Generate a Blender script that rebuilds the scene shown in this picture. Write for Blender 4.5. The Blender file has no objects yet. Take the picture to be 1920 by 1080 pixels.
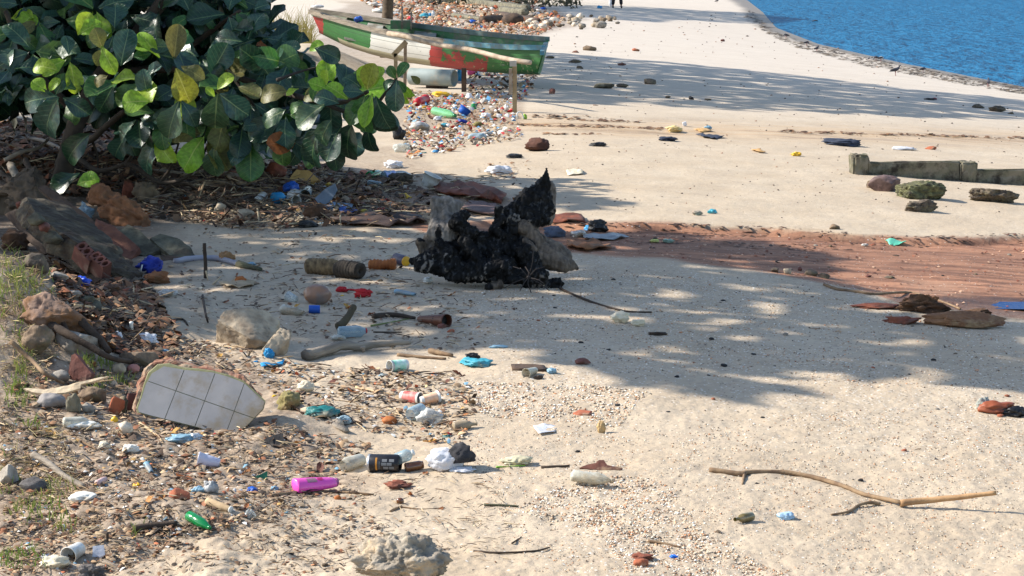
import bpy, bmesh, math, random
import numpy as np
from mathutils import Vector, Matrix, noise as mnoise
R = random.Random(7)
NR = np.random.RandomState(11)
SC = bpy.context.scene
COL = SC.collection
# ------------------------------------------------------------------ camera, sky, sun, exposure
F_PX, CAM_H = 3500.0, 1.8
PITCH = math.atan(606 / F_PX)
cam_d = bpy.data.cameras.new('camera')
cam_d.sensor_width = 36.0
cam_d.lens = F_PX * 36.0 / 1920.0
cam_d.clip_start = 0.1
cam_d.clip_end = 6000.0
cam = bpy.data.objects.new('camera', cam_d)
COL.objects.link(cam)
cam.location = (0, 0, CAM_H)
cam.rotation_euler = (math.pi / 2 - PITCH, 0, 0)
SC.camera = cam
SUN_EL = math.radians(36)
SUN_TRAVEL = Vector((0.985, -0.17, 0)).normalized()
SUN_DIR = Vector((SUN_TRAVEL.x * math.cos(SUN_EL), SUN_TRAVEL.y * math.cos(SUN_EL), -math.sin(SUN_EL)))
world = bpy.data.worlds.new('World')
SC.world = world
world.use_nodes = True
wn = world.node_tree.nodes
sky = wn.new('ShaderNodeTexSky')
sky.sky_type = 'NISHITA'
sky.sun_disc = False
sky.sun_elevation = SUN_EL
sky.sun_rotation = math.atan2(-SUN_TRAVEL.x, -SUN_TRAVEL.y)
sky.air_density = 1.0
sky.dust_density = 0.6
sky.ozone_density = 1.0
world.node_tree.links.new(sky.outputs[0], wn['Background'].inputs[0])
wn['Background'].inputs[1].default_value = 0.135
sun_d = bpy.data.lights.new('sun', 'SUN')
sun_d.energy = 4.6
sun_d.angle = math.radians(0.55)
sun_d.color = (1.0, 0.94, 0.85)
sun = bpy.data.objects.new('sun', sun_d)
COL.objects.link(sun)
sun.rotation_euler = SUN_DIR.to_track_quat('-Z', 'Y').to_euler()
sun.location = (-20, 12, 20)
SC.view_settings.view_transform = 'Standard'
SC.view_settings.look = 'None'
SC.view_settings.gamma = 1.0
SC.view_settings.use_curve_mapping = False
SC.view_settings.exposure = 0.98
SC.cycles.max_bounces = 7
SC.cycles.transparent_max_bounces = 12
SC.cycles.use_denoising = True

# ------------------------------------------------------------------ picture <-> place
CT, ST = math.cos(PITCH), math.sin(PITCH)
def ray(u, v):
    xc, yc = (u - 960) / F_PX, (540 - v) / F_PX
    return np.array([xc, CT + yc * ST, -ST + yc * CT])
def on(u, v, Y):
    d = ray(u, v); t = Y / d[1]
    return Vector((d[0] * t, Y, CAM_H + d[2] * t))
def proj(X, Y, Z):
    z = Z - CAM_H
    fw = Y * CT - z * ST
    up = Y * ST + z * CT
    return 960 + F_PX * X / fw, 540 - F_PX * up / fw, fw
def hsh(ix, iy, s):
    n = (ix.astype(np.int64) * 374761393 + iy.astype(np.int64) * 668265263 + s * 974634777) & 0x7fffffff
    n = ((n ^ (n >> 13)) * 1274126177) & 0x7fffffff
    return ((n ^ (n >> 16)) & 0xffffff) / float(0xffffff)
def vn(x, y, s=0):
    x = np.asarray(x, float); y = np.asarray(y, float)
    ix, iy = np.floor(x), np.floor(y)
    fx, fy = x - ix, y - iy
    fx = fx * fx * (3 - 2 * fx); fy = fy * fy * (3 - 2 * fy)
    a, b, c, d = hsh(ix, iy, s), hsh(ix + 1, iy, s), hsh(ix, iy + 1, s), hsh(ix + 1, iy + 1, s)
    return (a + (b - a) * fx) * (1 - fy) + (c + (d - c) * fx) * fy - 0.5
def fbm(x, y, s=0, o=3):
    r = 0; a = 1.0
    for i in range(o):
        r = r + a * vn(x, y, s + i * 17); x = x * 2.03 + 5.1; y = y * 2.03 + 3.7; a *= 0.5
    return r
def sstep(a, b, x):
    t = np.clip((x - a) / (b - a), 0, 1); return t * t * (3 - 2 * t)
SH_Y = [0, 30, 42, 52, 65, 82, 110, 143, 250, 600]
SH_X = [12.2, 11.9, 11.5, 10.9, 10.6, 11.5, 14.6, 17.9, 27, 60]
SEA_Z = -0.9
def gs(X, Y, cx, cy, rx, ry):
    return np.exp(-((X - cx) / rx) ** 2 - ((Y - cy) / ry) ** 2)
MOUNDS = []          # (cx, cy, rx, ry, h)
def smooth_ground(X, Y):
    X = np.asarray(X, float); Y = np.asarray(Y, float)
    sx = np.interp(Y, SH_Y, SH_X)
    t = np.clip((X - 0.5) / (sx - 0.5), 0, 2.2)
    z = SEA_Z * t ** 1.3
    z = z + 0.30 * sstep(0, 4.0, -X - 2.6) * sstep(11, 15, Y)
    for cx, cy, rx, ry, h in MOUNDS:
        z = z + h * gs(X, Y, cx, cy, rx, ry)
    return z
def ground(X, Y):
    X = np.asarray(X, float); Y = np.asarray(Y, float)
    z = smooth_ground(X, Y)
    far = 1 / (1 + (Y / 25.0) ** 2)
    u, v, _ = proj(X, Y, z)
    rough = 1 + 1.6 * sstep(760, 420, u) * sstep(380, 640, v)
    z = z + far * (0.026 * fbm(X * 1.7, Y * 1.7, 3, 2) + rough * (0.010 * fbm(X * 5.5, Y * 5.5, 9, 3)))
    # stream bed: a shallow cut with a sharp far bank
    up = np.interp(u, [640, 760, 900, 1030, 1200, 1440, 1560, 1700, 1920, 2200], [400, 415, 417, 416, 420, 427, 438, 447, 443, 440])
    lo = np.interp(u, [640, 760, 900, 1050, 1200, 1330, 1450, 1600, 1700, 1920, 2200], [404, 420, 440, 470, 484, 497, 512, 541, 574, 596, 620])
    j = 4 * vn(X * 3, Y * 1.0, 51)
    z = z - 0.042 * sstep(up + j, up + 2.5 + j, v) * (1 - sstep(lo - 30, lo, v)) * sstep(640, 900, u)
    # small erosion steps on the far sand
    for k, vv in enumerate((216, 228, 240)):
        line = vv + 0.018 * (u - 960) + 6 * vn(X * 0.8, Y * 0.2, 60 + k)
        z = z - 0.03 * sstep(line - 1, line + 2, v) * (1 - sstep(line + 2, line + 14, v)) * sstep(930, 990, u) * (1 - sstep(1250, 1500, u))
    return z
_T = np.concatenate([np.linspace(2.5, 14, 900), np.geomspace(14.01, 400, 1500)])
def at(u, v, lift=0.0):
    d = ray(u, v); d = d / d[1]
    X, Y, Z = d[0] * _T, _T, CAM_H + d[2] * _T
    s = Z - ground(X, Y)
    k = np.argmax(s < 0)
    if k == 0: k = len(_T) - 1
    a = s[k - 1] / (s[k - 1] - s[k] + 1e-12)
    y = _T[k - 1] + a * (_T[k] - _T[k - 1])
    p = Vector((d[0] * y, y, CAM_H + d[2] * y))
    p.z += lift
    return p
def at_many(U, V):
    out = np.zeros((len(U), 3))
    T = np.concatenate([np.linspace(2.5, 14, 160), np.geomspace(14.1, 300, 200)])
    for i in range(0, len(U), 4000):
        xc = (U[i:i+4000] - 960) / F_PX; yc = (540 - V[i:i+4000]) / F_PX
        dy = CT + yc * ST; dx = xc / dy; dz = (-ST + yc * CT) / dy
        X = dx[:, None] * T; Z = CAM_H + dz[:, None] * T
        s = Z - smooth_ground(X, np.broadcast_to(T, X.shape))
        k = np.argmax(s < 0, axis=1); k[k == 0] = len(T) - 1
        r = np.arange(len(k)); s0, s1 = s[r, k-1], s[r, k]
        a = s0 / (s0 - s1 + 1e-12); y = T[k-1] + a * (T[k] - T[k-1])
        out[i:i+4000, 0] = dx * y; out[i:i+4000, 1] = y
    out[:, 2] = ground(out[:, 0], out[:, 1])
    return out
def ppm(p):                                     # pixels of the photograph per metre at a point
    return F_PX / (p.y * CT - (p.z - CAM_H) * ST)
def gz(x, y): return float(ground(np.array([x]), np.array([y]))[0])
def inpoly(U, V, poly):
    n = len(poly); r = np.zeros(np.shape(U), bool)
    for i in range(n):
        x0, y0 = poly[i]; x1, y1 = poly[(i + 1) % n]
        if y0 == y1: continue
        c = ((y0 > V) != (y1 > V)) & (U < (x1 - x0) * (V - y0) / (y1 - y0) + x0)
        r ^= c
    return r
# mounds: the grassy bank at the lower left, the lump under the bow, the dirt heap by the tile slab
def _m(u, v, Y, rx, ry, h):
    p = on(u, v, Y); MOUNDS.append((p.x, Y, rx, ry, h))
_m(-40, 560, 8.3, 0.62, 1.1, 0.50)
_m(580, 80, 30.9, 1.0, 1.6, 0.5)
_m(520, 815, 7.05, 0.22, 0.30, 0.06)
_m(300, 960, 5.95, 0.35, 0.22, 0.05)
_m(60, 830, 6.8, 0.5, 0.5, 0.06)
_m(290, 330, 15.6, 1.1, 1.2, 0.20)

# ------------------------------------------------------------------ helpers
def lin(c):
    return tuple(((x / 255 + 0.055) / 1.055) ** 2.4 if x > 10 else x / 255 / 12.92 for x in c)
MATS = {}
def mat(name, c1, c2=None, scale=8.0, rough=0.7, bump=0.25, bscale=None, metal=0.0, spec=0.4, trans=0.0, detail=5.0, dirt=None, dirt_amt=0.45, coat=0.0, vcol=False, aniso=None, alpha=1.0):
    """Two-tone noise-mottled surface, with grime in patches and a fine relief; trans mixes in translucency."""
    if name in MATS: return MATS[name]
    m = bpy.data.materials.new(name); m.use_nodes = True
    nt = m.node_tree; N = nt.nodes; L = nt.links
    b = N['Principled BSDF']; out = N['Material Output']
    tc = N.new('ShaderNodeTexCoord')
    mp = N.new('ShaderNodeMapping'); L.new(tc.outputs['Object'], mp.inputs[0])
    if aniso: mp.inputs['Scale'].default_value = aniso
    no = N.new('ShaderNodeTexNoise'); no.inputs['Scale'].default_value = scale; no.inputs['Detail'].default_value = detail
    L.new(mp.outputs[0], no.inputs['Vector'])
    mix = N.new('ShaderNodeMix'); mix.data_type = 'RGBA'
    ramp = N.new('ShaderNodeMapRange'); ramp.inputs[1].default_value = 0.33; ramp.inputs[2].default_value = 0.67
    L.new(no.outputs[0], ramp.inputs[0]); L.new(ramp.outputs[0], mix.inputs[0])
    k1 = lin(c1); k2 = lin(c2 if c2 else tuple(max(0, x * 0.78) for x in c1))
    mix.inputs[6].default_value = (*k1, 1); mix.inputs[7].default_value = (*k2, 1)
    colout = mix.outputs[2]
    if vcol:
        at_ = N.new('ShaderNodeVertexColor'); at_.layer_name = 'Col'
        mm = N.new('ShaderNodeMix'); mm.data_type = 'RGBA'; mm.blend_type = 'MULTIPLY'; mm.inputs[0].default_value = 1.0
        L.new(at_.outputs[0], mm.inputs[6]); L.new(colout, mm.inputs[7]); colout = mm.outputs[2]
    if dirt:
        n2 = N.new('ShaderNodeTexNoise'); n2.inputs['Scale'].default_value = scale * 0.6; n2.inputs['Detail'].default_value = 8; n2.inputs['Roughness'].default_value = 0.7
        L.new(tc.outputs['Object'], n2.inputs['Vector'])
        r2 = N.new('ShaderNodeMapRange'); r2.inputs[1].default_value = 0.62 - dirt_amt * 0.35; r2.inputs[2].default_value = 0.72 - dirt_amt * 0.2
        L.new(n2.outputs[0], r2.inputs[0])
        m2 = N.new('ShaderNodeMix'); m2.data_type = 'RGBA'; m2.inputs[7].default_value = (*lin(dirt), 1)
        L.new(r2.outputs[0], m2.inputs[0]); L.new(colout, m2.inputs[6]); colout = m2.outputs[2]
    L.new(colout, b.inputs['Base Color'])
    b.inputs['Roughness'].default_value = rough; b.inputs['Metallic'].default_value = metal
    b.inputs['Specular IOR Level'].default_value = spec
    if coat: b.inputs['Coat Weight'].default_value = coat; b.inputs['Coat Roughness'].default_value = 0.15
    if bump:
        n3 = N.new('ShaderNodeTexNoise'); n3.inputs['Scale'].default_value = bscale or scale * 4; n3.inputs['Detail'].default_value = 6
        L.new(mp.outputs[0], n3.inputs['Vector'])
        bm = N.new('ShaderNodeBump'); bm.inputs['Strength'].default_value = min(1, bump); bm.inputs['Distance'].default_value = 0.35 / (bscale or scale * 4)
        L.new(n3.outputs[0], bm.inputs['Height']); L.new(bm.outputs[0], b.inputs['Normal'])
    last = b.outputs[0]
    if trans:
        tr = N.new('ShaderNodeBsdfTranslucent'); L.new(colout, tr.inputs[0])
        ms = N.new('ShaderNodeMixShader'); ms.inputs[0].default_value = trans
        L.new(last, ms.inputs[1]); L.new(tr.outputs[0], ms.inputs[2]); last = ms.outputs[0]
    if alpha < 1:
        ta = N.new('ShaderNodeBsdfTransparent')
        ta.inputs[0].default_value = (*[0.6 + 0.4 * x for x in k1], 1)
        fr = N.new('ShaderNodeLayerWeight'); fr.inputs[0].default_value = 0.35
        mr = N.new('ShaderNodeMapRange'); mr.inputs[3].default_value = alpha * 0.75; mr.inputs[4].default_value = min(1, alpha + 0.45)
        L.new(fr.outputs['Facing'], mr.inputs[0])
        ms = N.new('ShaderNodeMixShader'); L.new(mr.outputs[0], ms.inputs[0])
        L.new(ta.outputs[0], ms.inputs[1]); L.new(last, ms.inputs[2]); last = ms.outputs[0]
    L.new(last, out.inputs[0])
    MATS[name] = m
    return m
def new_obj(name, verts, faces, m=None, parent=None, base=None, smooth=True, cols=None, uvs=None):
    me = bpy.data.meshes.new(name)
    if base is not None:
        bx, by, bz = base
        verts = [(x - bx, y - by, z - bz) for x, y, z in verts]
    me.from_pydata([tuple(v) for v in verts], [], faces)
    if m is not None:
        for q in (m if isinstance(m, (list, tuple)) else [m]): me.materials.append(q)
    if smooth: me.polygons.foreach_set('use_smooth', [True] * len(me.polygons))
    if cols is not None:
        ca = me.color_attributes.new('Col', 'FLOAT_COLOR', 'POINT')
        ca.data.foreach_set('color', np.asarray([(*c[:3], 1) for c in cols], np.float32).ravel())
    if uvs is not None:
        uv = me.uv_layers.new(name='UVMap')
        li = np.zeros(len(me.loops), np.int32); me.loops.foreach_get('vertex_index', li)
        uv.data.foreach_set('uv', np.asarray(uvs, np.float32)[li].ravel())
    me.update()
    o = bpy.data.objects.new(name, me); COL.objects.link(o)
    if base is not None and parent is None: o.location = base
    if parent is not None: o.parent = parent
    return o
LAND = []            # (phrase, u, v) landmarks for the labels of small things
def tag(o, label, cat, group=None, kind=None, land=None):
    if label: o['label'] = label
    if cat: o['category'] = cat
    if group: o['group'] = group
    if kind: o['kind'] = kind
    if land:
        loc = o.location
        u, v, _ = proj(loc.x, loc.y, loc.z); LAND.append((land, float(u), float(v)))
    return o
def thing(name, label, cat, loc, group=None, land=None):
    o = bpy.data.objects.new(name, None); COL.objects.link(o)
    o.location = loc; o.empty_display_size = 0.05
    return tag(o, label, cat, group, None, land)
def rel(pts, base): return [(p[0] - base[0], p[1] - base[1], p[2] - base[2]) for p in pts]
def tube(pts, rad, n=7, cap=True, jit=0.0, seed=0):
    rr = random.Random(seed)
    pts = [Vector(p) for p in pts]; m = len(pts)
    if not hasattr(rad, '__len__'): rad = [rad] * m
    V = []; Fc = []; ref = Vector((0.3, 0.2, 1)).normalized()
    for i, p in enumerate(pts):
        t = (pts[min(i + 1, m - 1)] - pts[max(i - 1, 0)])
        t = t.normalized() if t.length > 1e-9 else Vector((1, 0, 0))
        a = ref - t * ref.dot(t)
        if a.length < 1e-3: a = Vector((1, 0, 0)) - t * t.x
        a.normalize(); b = t.cross(a); ref = a
        for k in range(n):
            an = 2 * math.pi * k / n; r = rad[i] * (1 + jit * rr.uniform(-1, 1))
            V.append(p + a * (r * math.cos(an)) + b * (r * math.sin(an)))
    for i in range(m - 1):
        for k in range(n):
            k2 = (k + 1) % n
            Fc.append((i * n + k, i * n + k2, (i + 1) * n + k2, (i + 1) * n + k))
    if cap:
        Fc.append(tuple(range(n - 1, -1, -1))); Fc.append(tuple((m - 1) * n + k for k in range(n)))
    return V, Fc
def spline(pts, per=6):
    pts = [Vector(p) for p in pts]; out = []
    for i in range(len(pts) - 1):
        p0, p1, p2, p3 = pts[max(i-1, 0)], pts[i], pts[i+1], pts[min(i+2, len(pts)-1)]
        for k in range(per):
            t = k / per
            out.append(0.5 * ((2*p1) + (p2-p0)*t + (2*p0-5*p1+4*p2-p3)*t*t + (3*p1-p0-3*p2+p3)*t**3))
    out.append(pts[-1]); return out
def frame(p0, p1, roll=0.0, up=(0, 0, 1)):
    """Matrix with local z running p0 -> p1, local x roughly sideways, local y roughly up."""
    z = (Vector(p1) - Vector(p0)); ln = z.length; z.normalize()
    u = Vector(up); x = u.cross(z)
    if x.length < 1e-4: x = Vector((1, 0, 0))
    x.normalize(); y = z.cross(x)
    m = Matrix((x, y, z)).transposed().to_4x4()
    m = Matrix.Translation(p0) @ m @ Matrix.Rotation(roll, 4, 'Z')
    return m, ln
def lathe(prof, n=18, sq=1.0, cap0=True, cap1=True):
    V = []; Fc = []
    for r, z in prof:
        for k in range(n):
            a = 2 * math.pi * k / n; V.append(Vector((r * math.cos(a), r * math.sin(a) * sq, z)))
    m = len(prof)
    for i in range(m - 1):
        for k in range(n):
            k2 = (k + 1) % n; Fc.append((i*n+k, i*n+k2, (i+1)*n+k2, (i+1)*n+k))
    if cap0: Fc.append(tuple(range(n - 1, -1, -1)))
    if cap1: Fc.append(tuple((m-1)*n + k for k in range(n)))
    return V, Fc
def box(sx, sy, sz, c=(0, 0, 0)):
    V = [Vector((c[0]+x*sx/2, c[1]+y*sy/2, c[2]+z*sz/2)) for x in (-1, 1) for y in (-1, 1) for z in (-1, 1)]
    return V, [(0,1,3,2), (4,6,7,5), (0,4,5,1), (2,3,7,6), (0,2,6,4), (1,5,7,3)]
def merge(*parts):
    V = []; Fc = []
    for v, f in parts:
        o = len(V); V += list(v); Fc += [tuple(i + o for i in q) for q in f]
    return V, Fc
def xf(vf, M): return [M @ Vector(v) for v in vf[0]], vf[1]
_ICO = {}
def ico(sub):
    if sub not in _ICO:
        bm = bmesh.new(); bmesh.ops.create_icosphere(bm, subdivisions=sub, radius=1)
        _ICO[sub] = ([v.co.copy() for v in bm.verts], [tuple(v.index for v in f.verts) for f in bm.faces]); bm.free()
    return _ICO[sub]
def rock_shape(seed, sub=4, cuts=5, rough=0.12, fine=0.04, pit=0.0, freq=1.6):
    V, Fc = ico(sub); rr = random.Random(seed); o = Vector((rr.uniform(-50, 50), rr.uniform(-50, 50), rr.uniform(-50, 50)))
    pl = []
    for i in range(cuts + (2 if cuts > 2 else 0)):
        n = Vector((rr.gauss(0, 1), rr.gauss(0, 1), rr.gauss(0, 0.8))).normalized(); pl.append((n, rr.uniform(0.45, 0.82)))
    out = []
    for v in V:
        p = v.copy()
        p *= 1 + rough * 2 * mnoise.fractal(v * freq + o, 1.0, 2.0, 3)
        for n, d in pl:
            h = p.dot(n)
            if h > d: p -= n * (h - d) * 0.97
        f = mnoise.fractal(v * 7 + o, 0.7, 2.1, 6 if sub > 5 else 4)
        p += v * fine * f
        if fine > .08: p += v * fine * .35 * mnoise.fractal(v * 21 + o, 0.8, 2.1, 2)
        if pit: p -= v * pit * max(0, mnoise.noise(v * 9 + o * 2)) ** 1.2
        out.append(p)
    return out, Fc
def prism(A, B):
    n = len(A); return A + B, [tuple(range(n)), tuple(range(2 * n - 1, n - 1, -1))] + [(i, i + n, (i + 1) % n + n, (i + 1) % n) for i in range(n)]
# ------------------------------------------------------------------ the ground
def poly_mask(u, v, poly, X, Y, ju=14, jv=6, s=0, f=2.0, soft=3.0):
    a = u + ju * 2 * fbm(X * f, Y * f * 0.6, 100 + s, 2); b = v + jv * 2 * fbm(X * f, Y * f * 0.6, 140 + s, 2)
    k = soft * np.array((-1, -.6, -.3, 0, .3, .6, 1))
    return sum(inpoly(a + q * 2, b + q, poly).astype(float) for q in k) / len(k)
def build_ground():
    ang = np.concatenate([np.radians(np.linspace(-88, -19, 40)), np.radians(np.linspace(-17.2, 17.2, 620)), np.radians(np.linspace(19, 88, 40))])
    vs = np.concatenate([np.array([6000, 4200, 3000, 2300, 1900, 1600, 1400, 1300]), np.arange(1240, -36, -2.1)])
    ds = CAM_H * F_PX / (vs + 66.0)
    ds = np.concatenate([ds, np.geomspace(ds[-1] * 1.15, 3000, 14)])
    D, A = np.meshgrid(ds, ang, indexing='ij')
    X = D * np.tan(np.clip(A, -1.25, 1.25)); Y = D * 1.0
    wide = np.abs(A) > math.radians(18); X = np.where(wide, np.sign(A) * (D + 3) * np.tan(np.minimum(np.abs(A), 1.35)), X)
    X = X.ravel(); Y = Y.ravel()
    Z = ground(X, Y)
    # grain-size relief near the camera
    near = 1 / (1 + (Y / 11.0) ** 3)
    u, v, _ = proj(X, Y, Z)
    left = sstep(820, 350, u) * sstep(400, 620, v)
    Z = Z + near * (0.007 + 0.014 * left) * fbm(X * 17, Y * 17, 23, 3)
    Z = Z + near * 0.004 * vn(X * 60, Y * 60, 29)
    nr, nc = D.shape
    i = np.arange(nr * nc).reshape(nr, nc)
    q = np.stack([i[:-1, :-1], i[:-1, 1:], i[1:, 1:], i[1:, :-1]], -1).reshape(-1, 4)
    me = bpy.data.meshes.new('ground')
    me.vertices.add(len(X)); me.vertices.foreach_set('co', np.stack([X, Y, Z], 1).astype(np.float32).ravel())
    me.loops.add(len(q) * 4); me.loops.foreach_set('vertex_index', q.astype(np.int32).ravel())
    me.polygons.add(len(q)); me.polygons.foreach_set('loop_start', np.arange(0, len(q) * 4, 4, dtype=np.int32))
    me.update(calc_edges=True); me.validate()
    me.polygons.foreach_set('use_smooth', np.ones(len(me.polygons), bool))
    # what the sand is made of: red silt, ochre silt, dirt, shell grit, wetness
    red = poly_mask(u, v, [(690, 408), (1030, 415), (1200, 419), (1440, 426), (1560, 439), (1690, 446), (1990, 440), (1990, 600), (1880, 590), (1700, 574), (1600, 541), (1450, 512), (1330, 497), (1200, 483), (1050, 470), (880, 452)], X, Y, 16, 5, 1)
    red2 = poly_mask(u, v, [(830, 352), (1000, 372), (1040, 392), (900, 408), (700, 395), (640, 380)], X, Y, 20, 6, 2) * 0.45
    och = poly_mask(u, v, [(930, 212), (1250, 226), (1500, 236), (1920, 246), (1990, 250), (1990, 272), (1500, 262), (1100, 250), (930, 240)], X, Y, 60, 6, 3, 0.7, 11)
    och2 = poly_mask(u, v, [(1040, 418), (1500, 428), (1720, 446), (1990, 446), (1990, 480), (1560, 460), (1200, 442), (1040, 440)], X, Y, 30, 5, 4) * 0.8
    dirt = poly_mask(u, v, [(-400, 230), (520, 270), (640, 300), (760, 280), (830, 330), (760, 420), (420, 415), (300, 400), (330, 520), (200, 600), (330, 640), (520, 690), (640, 780), (560, 830), (700, 880), (560, 930), (420, 1000), (200, 1080), (-400, 1200)], X, Y, 30, 14, 5, 2.0, 34)
    dirt2 = poly_mask(u, v, [(650, 0), (980, 0), (1100, 40), (1000, 70), (800, 60), (760, 160), (960, 190), (960, 225), (760, 260), (560, 120)], X, Y, 26, 6, 6, 0.6) * 0.8
    gr = poly_mask(u, v, [(830, 500), (1100, 480), (1500, 530), (1990, 600), (1990, 900), (1780, 860), (1500, 830), (1350, 790), (1180, 800), (1000, 720), (900, 650), (820, 580)], X, Y, 60, 20, 7, 1.1, 24)
    gr2 = poly_mask(u, v, [(1100, 880), (1300, 900), (1330, 980), (1500, 1100), (1080, 1100), (1000, 960)], X, Y, 70, 25, 8, 1.3, 24)
    gr3 = poly_mask(u, v, [(900, 690), (1100, 690), (1150, 760), (980, 800), (880, 760)], X, Y, 50, 16, 9, 1.3, 14)
    grav = np.clip(gr * (0.55 + 0.9 * fbm(X * 1.3, Y * 1.3, 77, 3)) + gr2 * 0.8 + gr3 * 0.6, 0, 1)
    sx = np.interp(Y, SH_Y, SH_X)
    wet = sstep(0.90, 0.955, X / sx + 0.02 * fbm(X * 0.7, Y * 0.25, 88, 2)) * (Y > 25)
    soil = poly_mask(u, v, [(-500, 228), (240, 244), (360, 330), (310, 420), (250, 545), (140, 570), (60, 490), (-500, 480)], X, Y, 24, 12, 12, 2.0, 22)
    pool = poly_mask(u, v, [(1640, 566), (1700, 553), (1990, 560), (1990, 602), (1800, 592)], X, Y, 10, 4, 10)
    A4 = np.stack([np.clip(red + red2, 0, 1), np.clip(och + och2, 0, 1), np.clip(dirt + dirt2, 0, 1), grav], 1)
    B4 = np.stack([np.clip(wet + pool * 0.9 + .28 * red * (fbm(X * .5, Y * 1.2, 91, 2) > -.1), 0, 1), sstep(16, 40, Y), soil, np.ones_like(X)], 1)
    for nm, arr in (('silt', A4), ('damp', B4)):
        ca = me.color_attributes.new(nm, 'FLOAT_COLOR', 'POINT'); ca.data.foreach_set('color', arr.astype(np.float32).ravel())
    m = bpy.data.materials.new('sand'); m.use_nodes = True
    nt = m.node_tree; N = nt.nodes; L = nt.links; b = N['Principled BSDF']
    geo = N.new('ShaderNodeNewGeometry'); P = geo.outputs['Position']
    def noise(sc, det=4, rg=0.6, vec=P):
        n = N.new('ShaderNodeTexNoise'); n.inputs['Scale'].default_value = sc; n.inputs['Detail'].default_value = det; n.inputs['Roughness'].default_value = rg
        L.new(vec, n.inputs['Vector']); return n.outputs[0]
    def rng(s, a, bb, c=0, d=1):
        n = N.new('ShaderNodeMapRange'); n.inputs[1].default_value = a; n.inputs[2].default_value = bb; n.inputs[3].default_value = c; n.inputs[4].default_value = d
        L.new(s, n.inputs[0]); return n.outputs[0]
    def mix(f, a, bb):
        n = N.new('ShaderNodeMix'); n.data_type = 'RGBA'
        if isinstance(f, float): n.inputs[0].default_value = f
        else: L.new(f, n.inputs[0])
        for s, k in ((a, 6), (bb, 7)):
            if isinstance(s, tuple): n.inputs[k].default_value = (*s, 1)
            else: L.new(s, n.inputs[k])
        return n.outputs[2]
    def mul(a, bb):
        n = N.new('ShaderNodeMath'); n.operation = 'MULTIPLY'
        for s, k in ((a, 0), (bb, 1)):
            if isinstance(s, (int, float)): n.inputs[k].default_value = s
            else: L.new(s, n.inputs[k])
        return n.outputs[0]
    va = N.new('ShaderNodeVertexColor'); va.layer_name = 'silt'; sa = N.new('ShaderNodeSeparateColor'); L.new(va.outputs[0], sa.inputs[0])
    vb = N.new('ShaderNodeVertexColor'); vb.layer_name = 'damp'; sb = N.new('ShaderNodeSeparateColor'); L.new(vb.outputs[0], sb.inputs[0])
    red_, och_, dirt_, grav_ = sa.outputs[0], sa.outputs[1], sa.outputs[2], va.outputs[1]
    wet_, far_ = sb.outputs[0], sb.outputs[1]
    st = N.new('ShaderNodeMapping'); st.inputs['Scale'].default_value = (1.0, 3.2, 1.0); L.new(P, st.inputs[0])
    c = mix(rng(noise(1.6, 5), .35, .65), (0.41, 0.322, 0.222), (0.47, 0.382, 0.275))
    c = mix(rng(noise(26, 3), .5, .8), c, (0.33, 0.265, 0.20))
    c = mix(mul(rng(noise(5, 6, .7), .52, .75), .45), c, (0.30, 0.235, 0.175))
    c = mix(mul(far_, .75), c, mix(rng(noise(1.1, 4, .6, st.outputs[0]), .35, .7), (0.535, 0.475, 0.405), (0.46, 0.40, 0.335)))
    s3 = N.new('ShaderNodeMapping'); s3.inputs['Scale'].default_value = (.22, 3.0, 1.0); L.new(P, s3.inputs[0])
    c = mix(mul(och_, rng(noise(2.0, 6, .7, s3.outputs[0]), .3, .6)), c, mix(rng(noise(1.4, 6, .7, s3.outputs[0]), .52, .62), (0.40, 0.275, 0.16), (0.20, 0.125, 0.075)))
    c = mix(mul(dirt_, rng(noise(4.5, 6, .7), .32, .62, .35, .95)), c, mix(rng(noise(22, 4), .4, .6), (0.17, 0.118, 0.08), (0.33, 0.25, 0.18)))
    s2 = N.new('ShaderNodeMapping'); s2.inputs['Scale'].default_value = (.45, 4.2, 1.0); L.new(P, s2.inputs[0])
    rc = mix(rng(noise(3.2, 7, .72, s2.outputs[0]), .38, .60), (0.15, 0.066, 0.04), (0.38, 0.185, 0.105))
    c = mix(mul(red_, rng(noise(1.7, 4), .2, .45, .75, .97)), c, rc)
    c = mix(mul(sb.outputs[2], rng(noise(5.5, 6, .7), .25, .6, .55, .97)), c, mix(rng(noise(24, 4), .4, .6), (0.06, 0.042, 0.03), (0.15, 0.11, 0.08)))  # dark brown soil, its colour deepened to carry the left bank's shade
    # grit: pale and dark specks, thicker on the shell patches
    vo = N.new('ShaderNodeTexVoronoi'); vo.inputs['Scale'].default_value = 95; L.new(P, vo.inputs['Vector'])
    so = N.new('ShaderNodeSeparateColor'); L.new(vo.outputs['Color'], so.inputs[0])
    thr = rng(grav_, 0, 1, .975, .70)
    gt = N.new('ShaderNodeMath'); gt.operation = 'GREATER_THAN'; L.new(so.outputs[0], gt.inputs[0]); L.new(thr, gt.inputs[1])
    core = N.new('ShaderNodeMath'); core.operation = 'LESS_THAN'; L.new(vo.outputs['Distance'], core.inputs[0]); core.inputs[1].default_value = .5
    speck = mul(gt.outputs[0], core.outputs[0])
    sc_ = N.new('ShaderNodeValToRGB'); e = sc_.color_ramp.elements; sc_.color_ramp.interpolation = 'CONSTANT'
    e[0].color = (0.09, 0.075, 0.06, 1); e[1].position = .2; e[1].color = (0.30, 0.17, 0.10, 1)
    for pos, cc in ((.34, (0.62, 0.56, 0.47, 1)), (.62, (0.46, 0.39, 0.31, 1)), (.85, (0.68, 0.64, 0.58, 1))):
        q_ = e.new(pos); q_.color = cc
    L.new(so.outputs[1], sc_.inputs[0])
    c = mix(mul(speck, .8), c, sc_.outputs[0])
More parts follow.
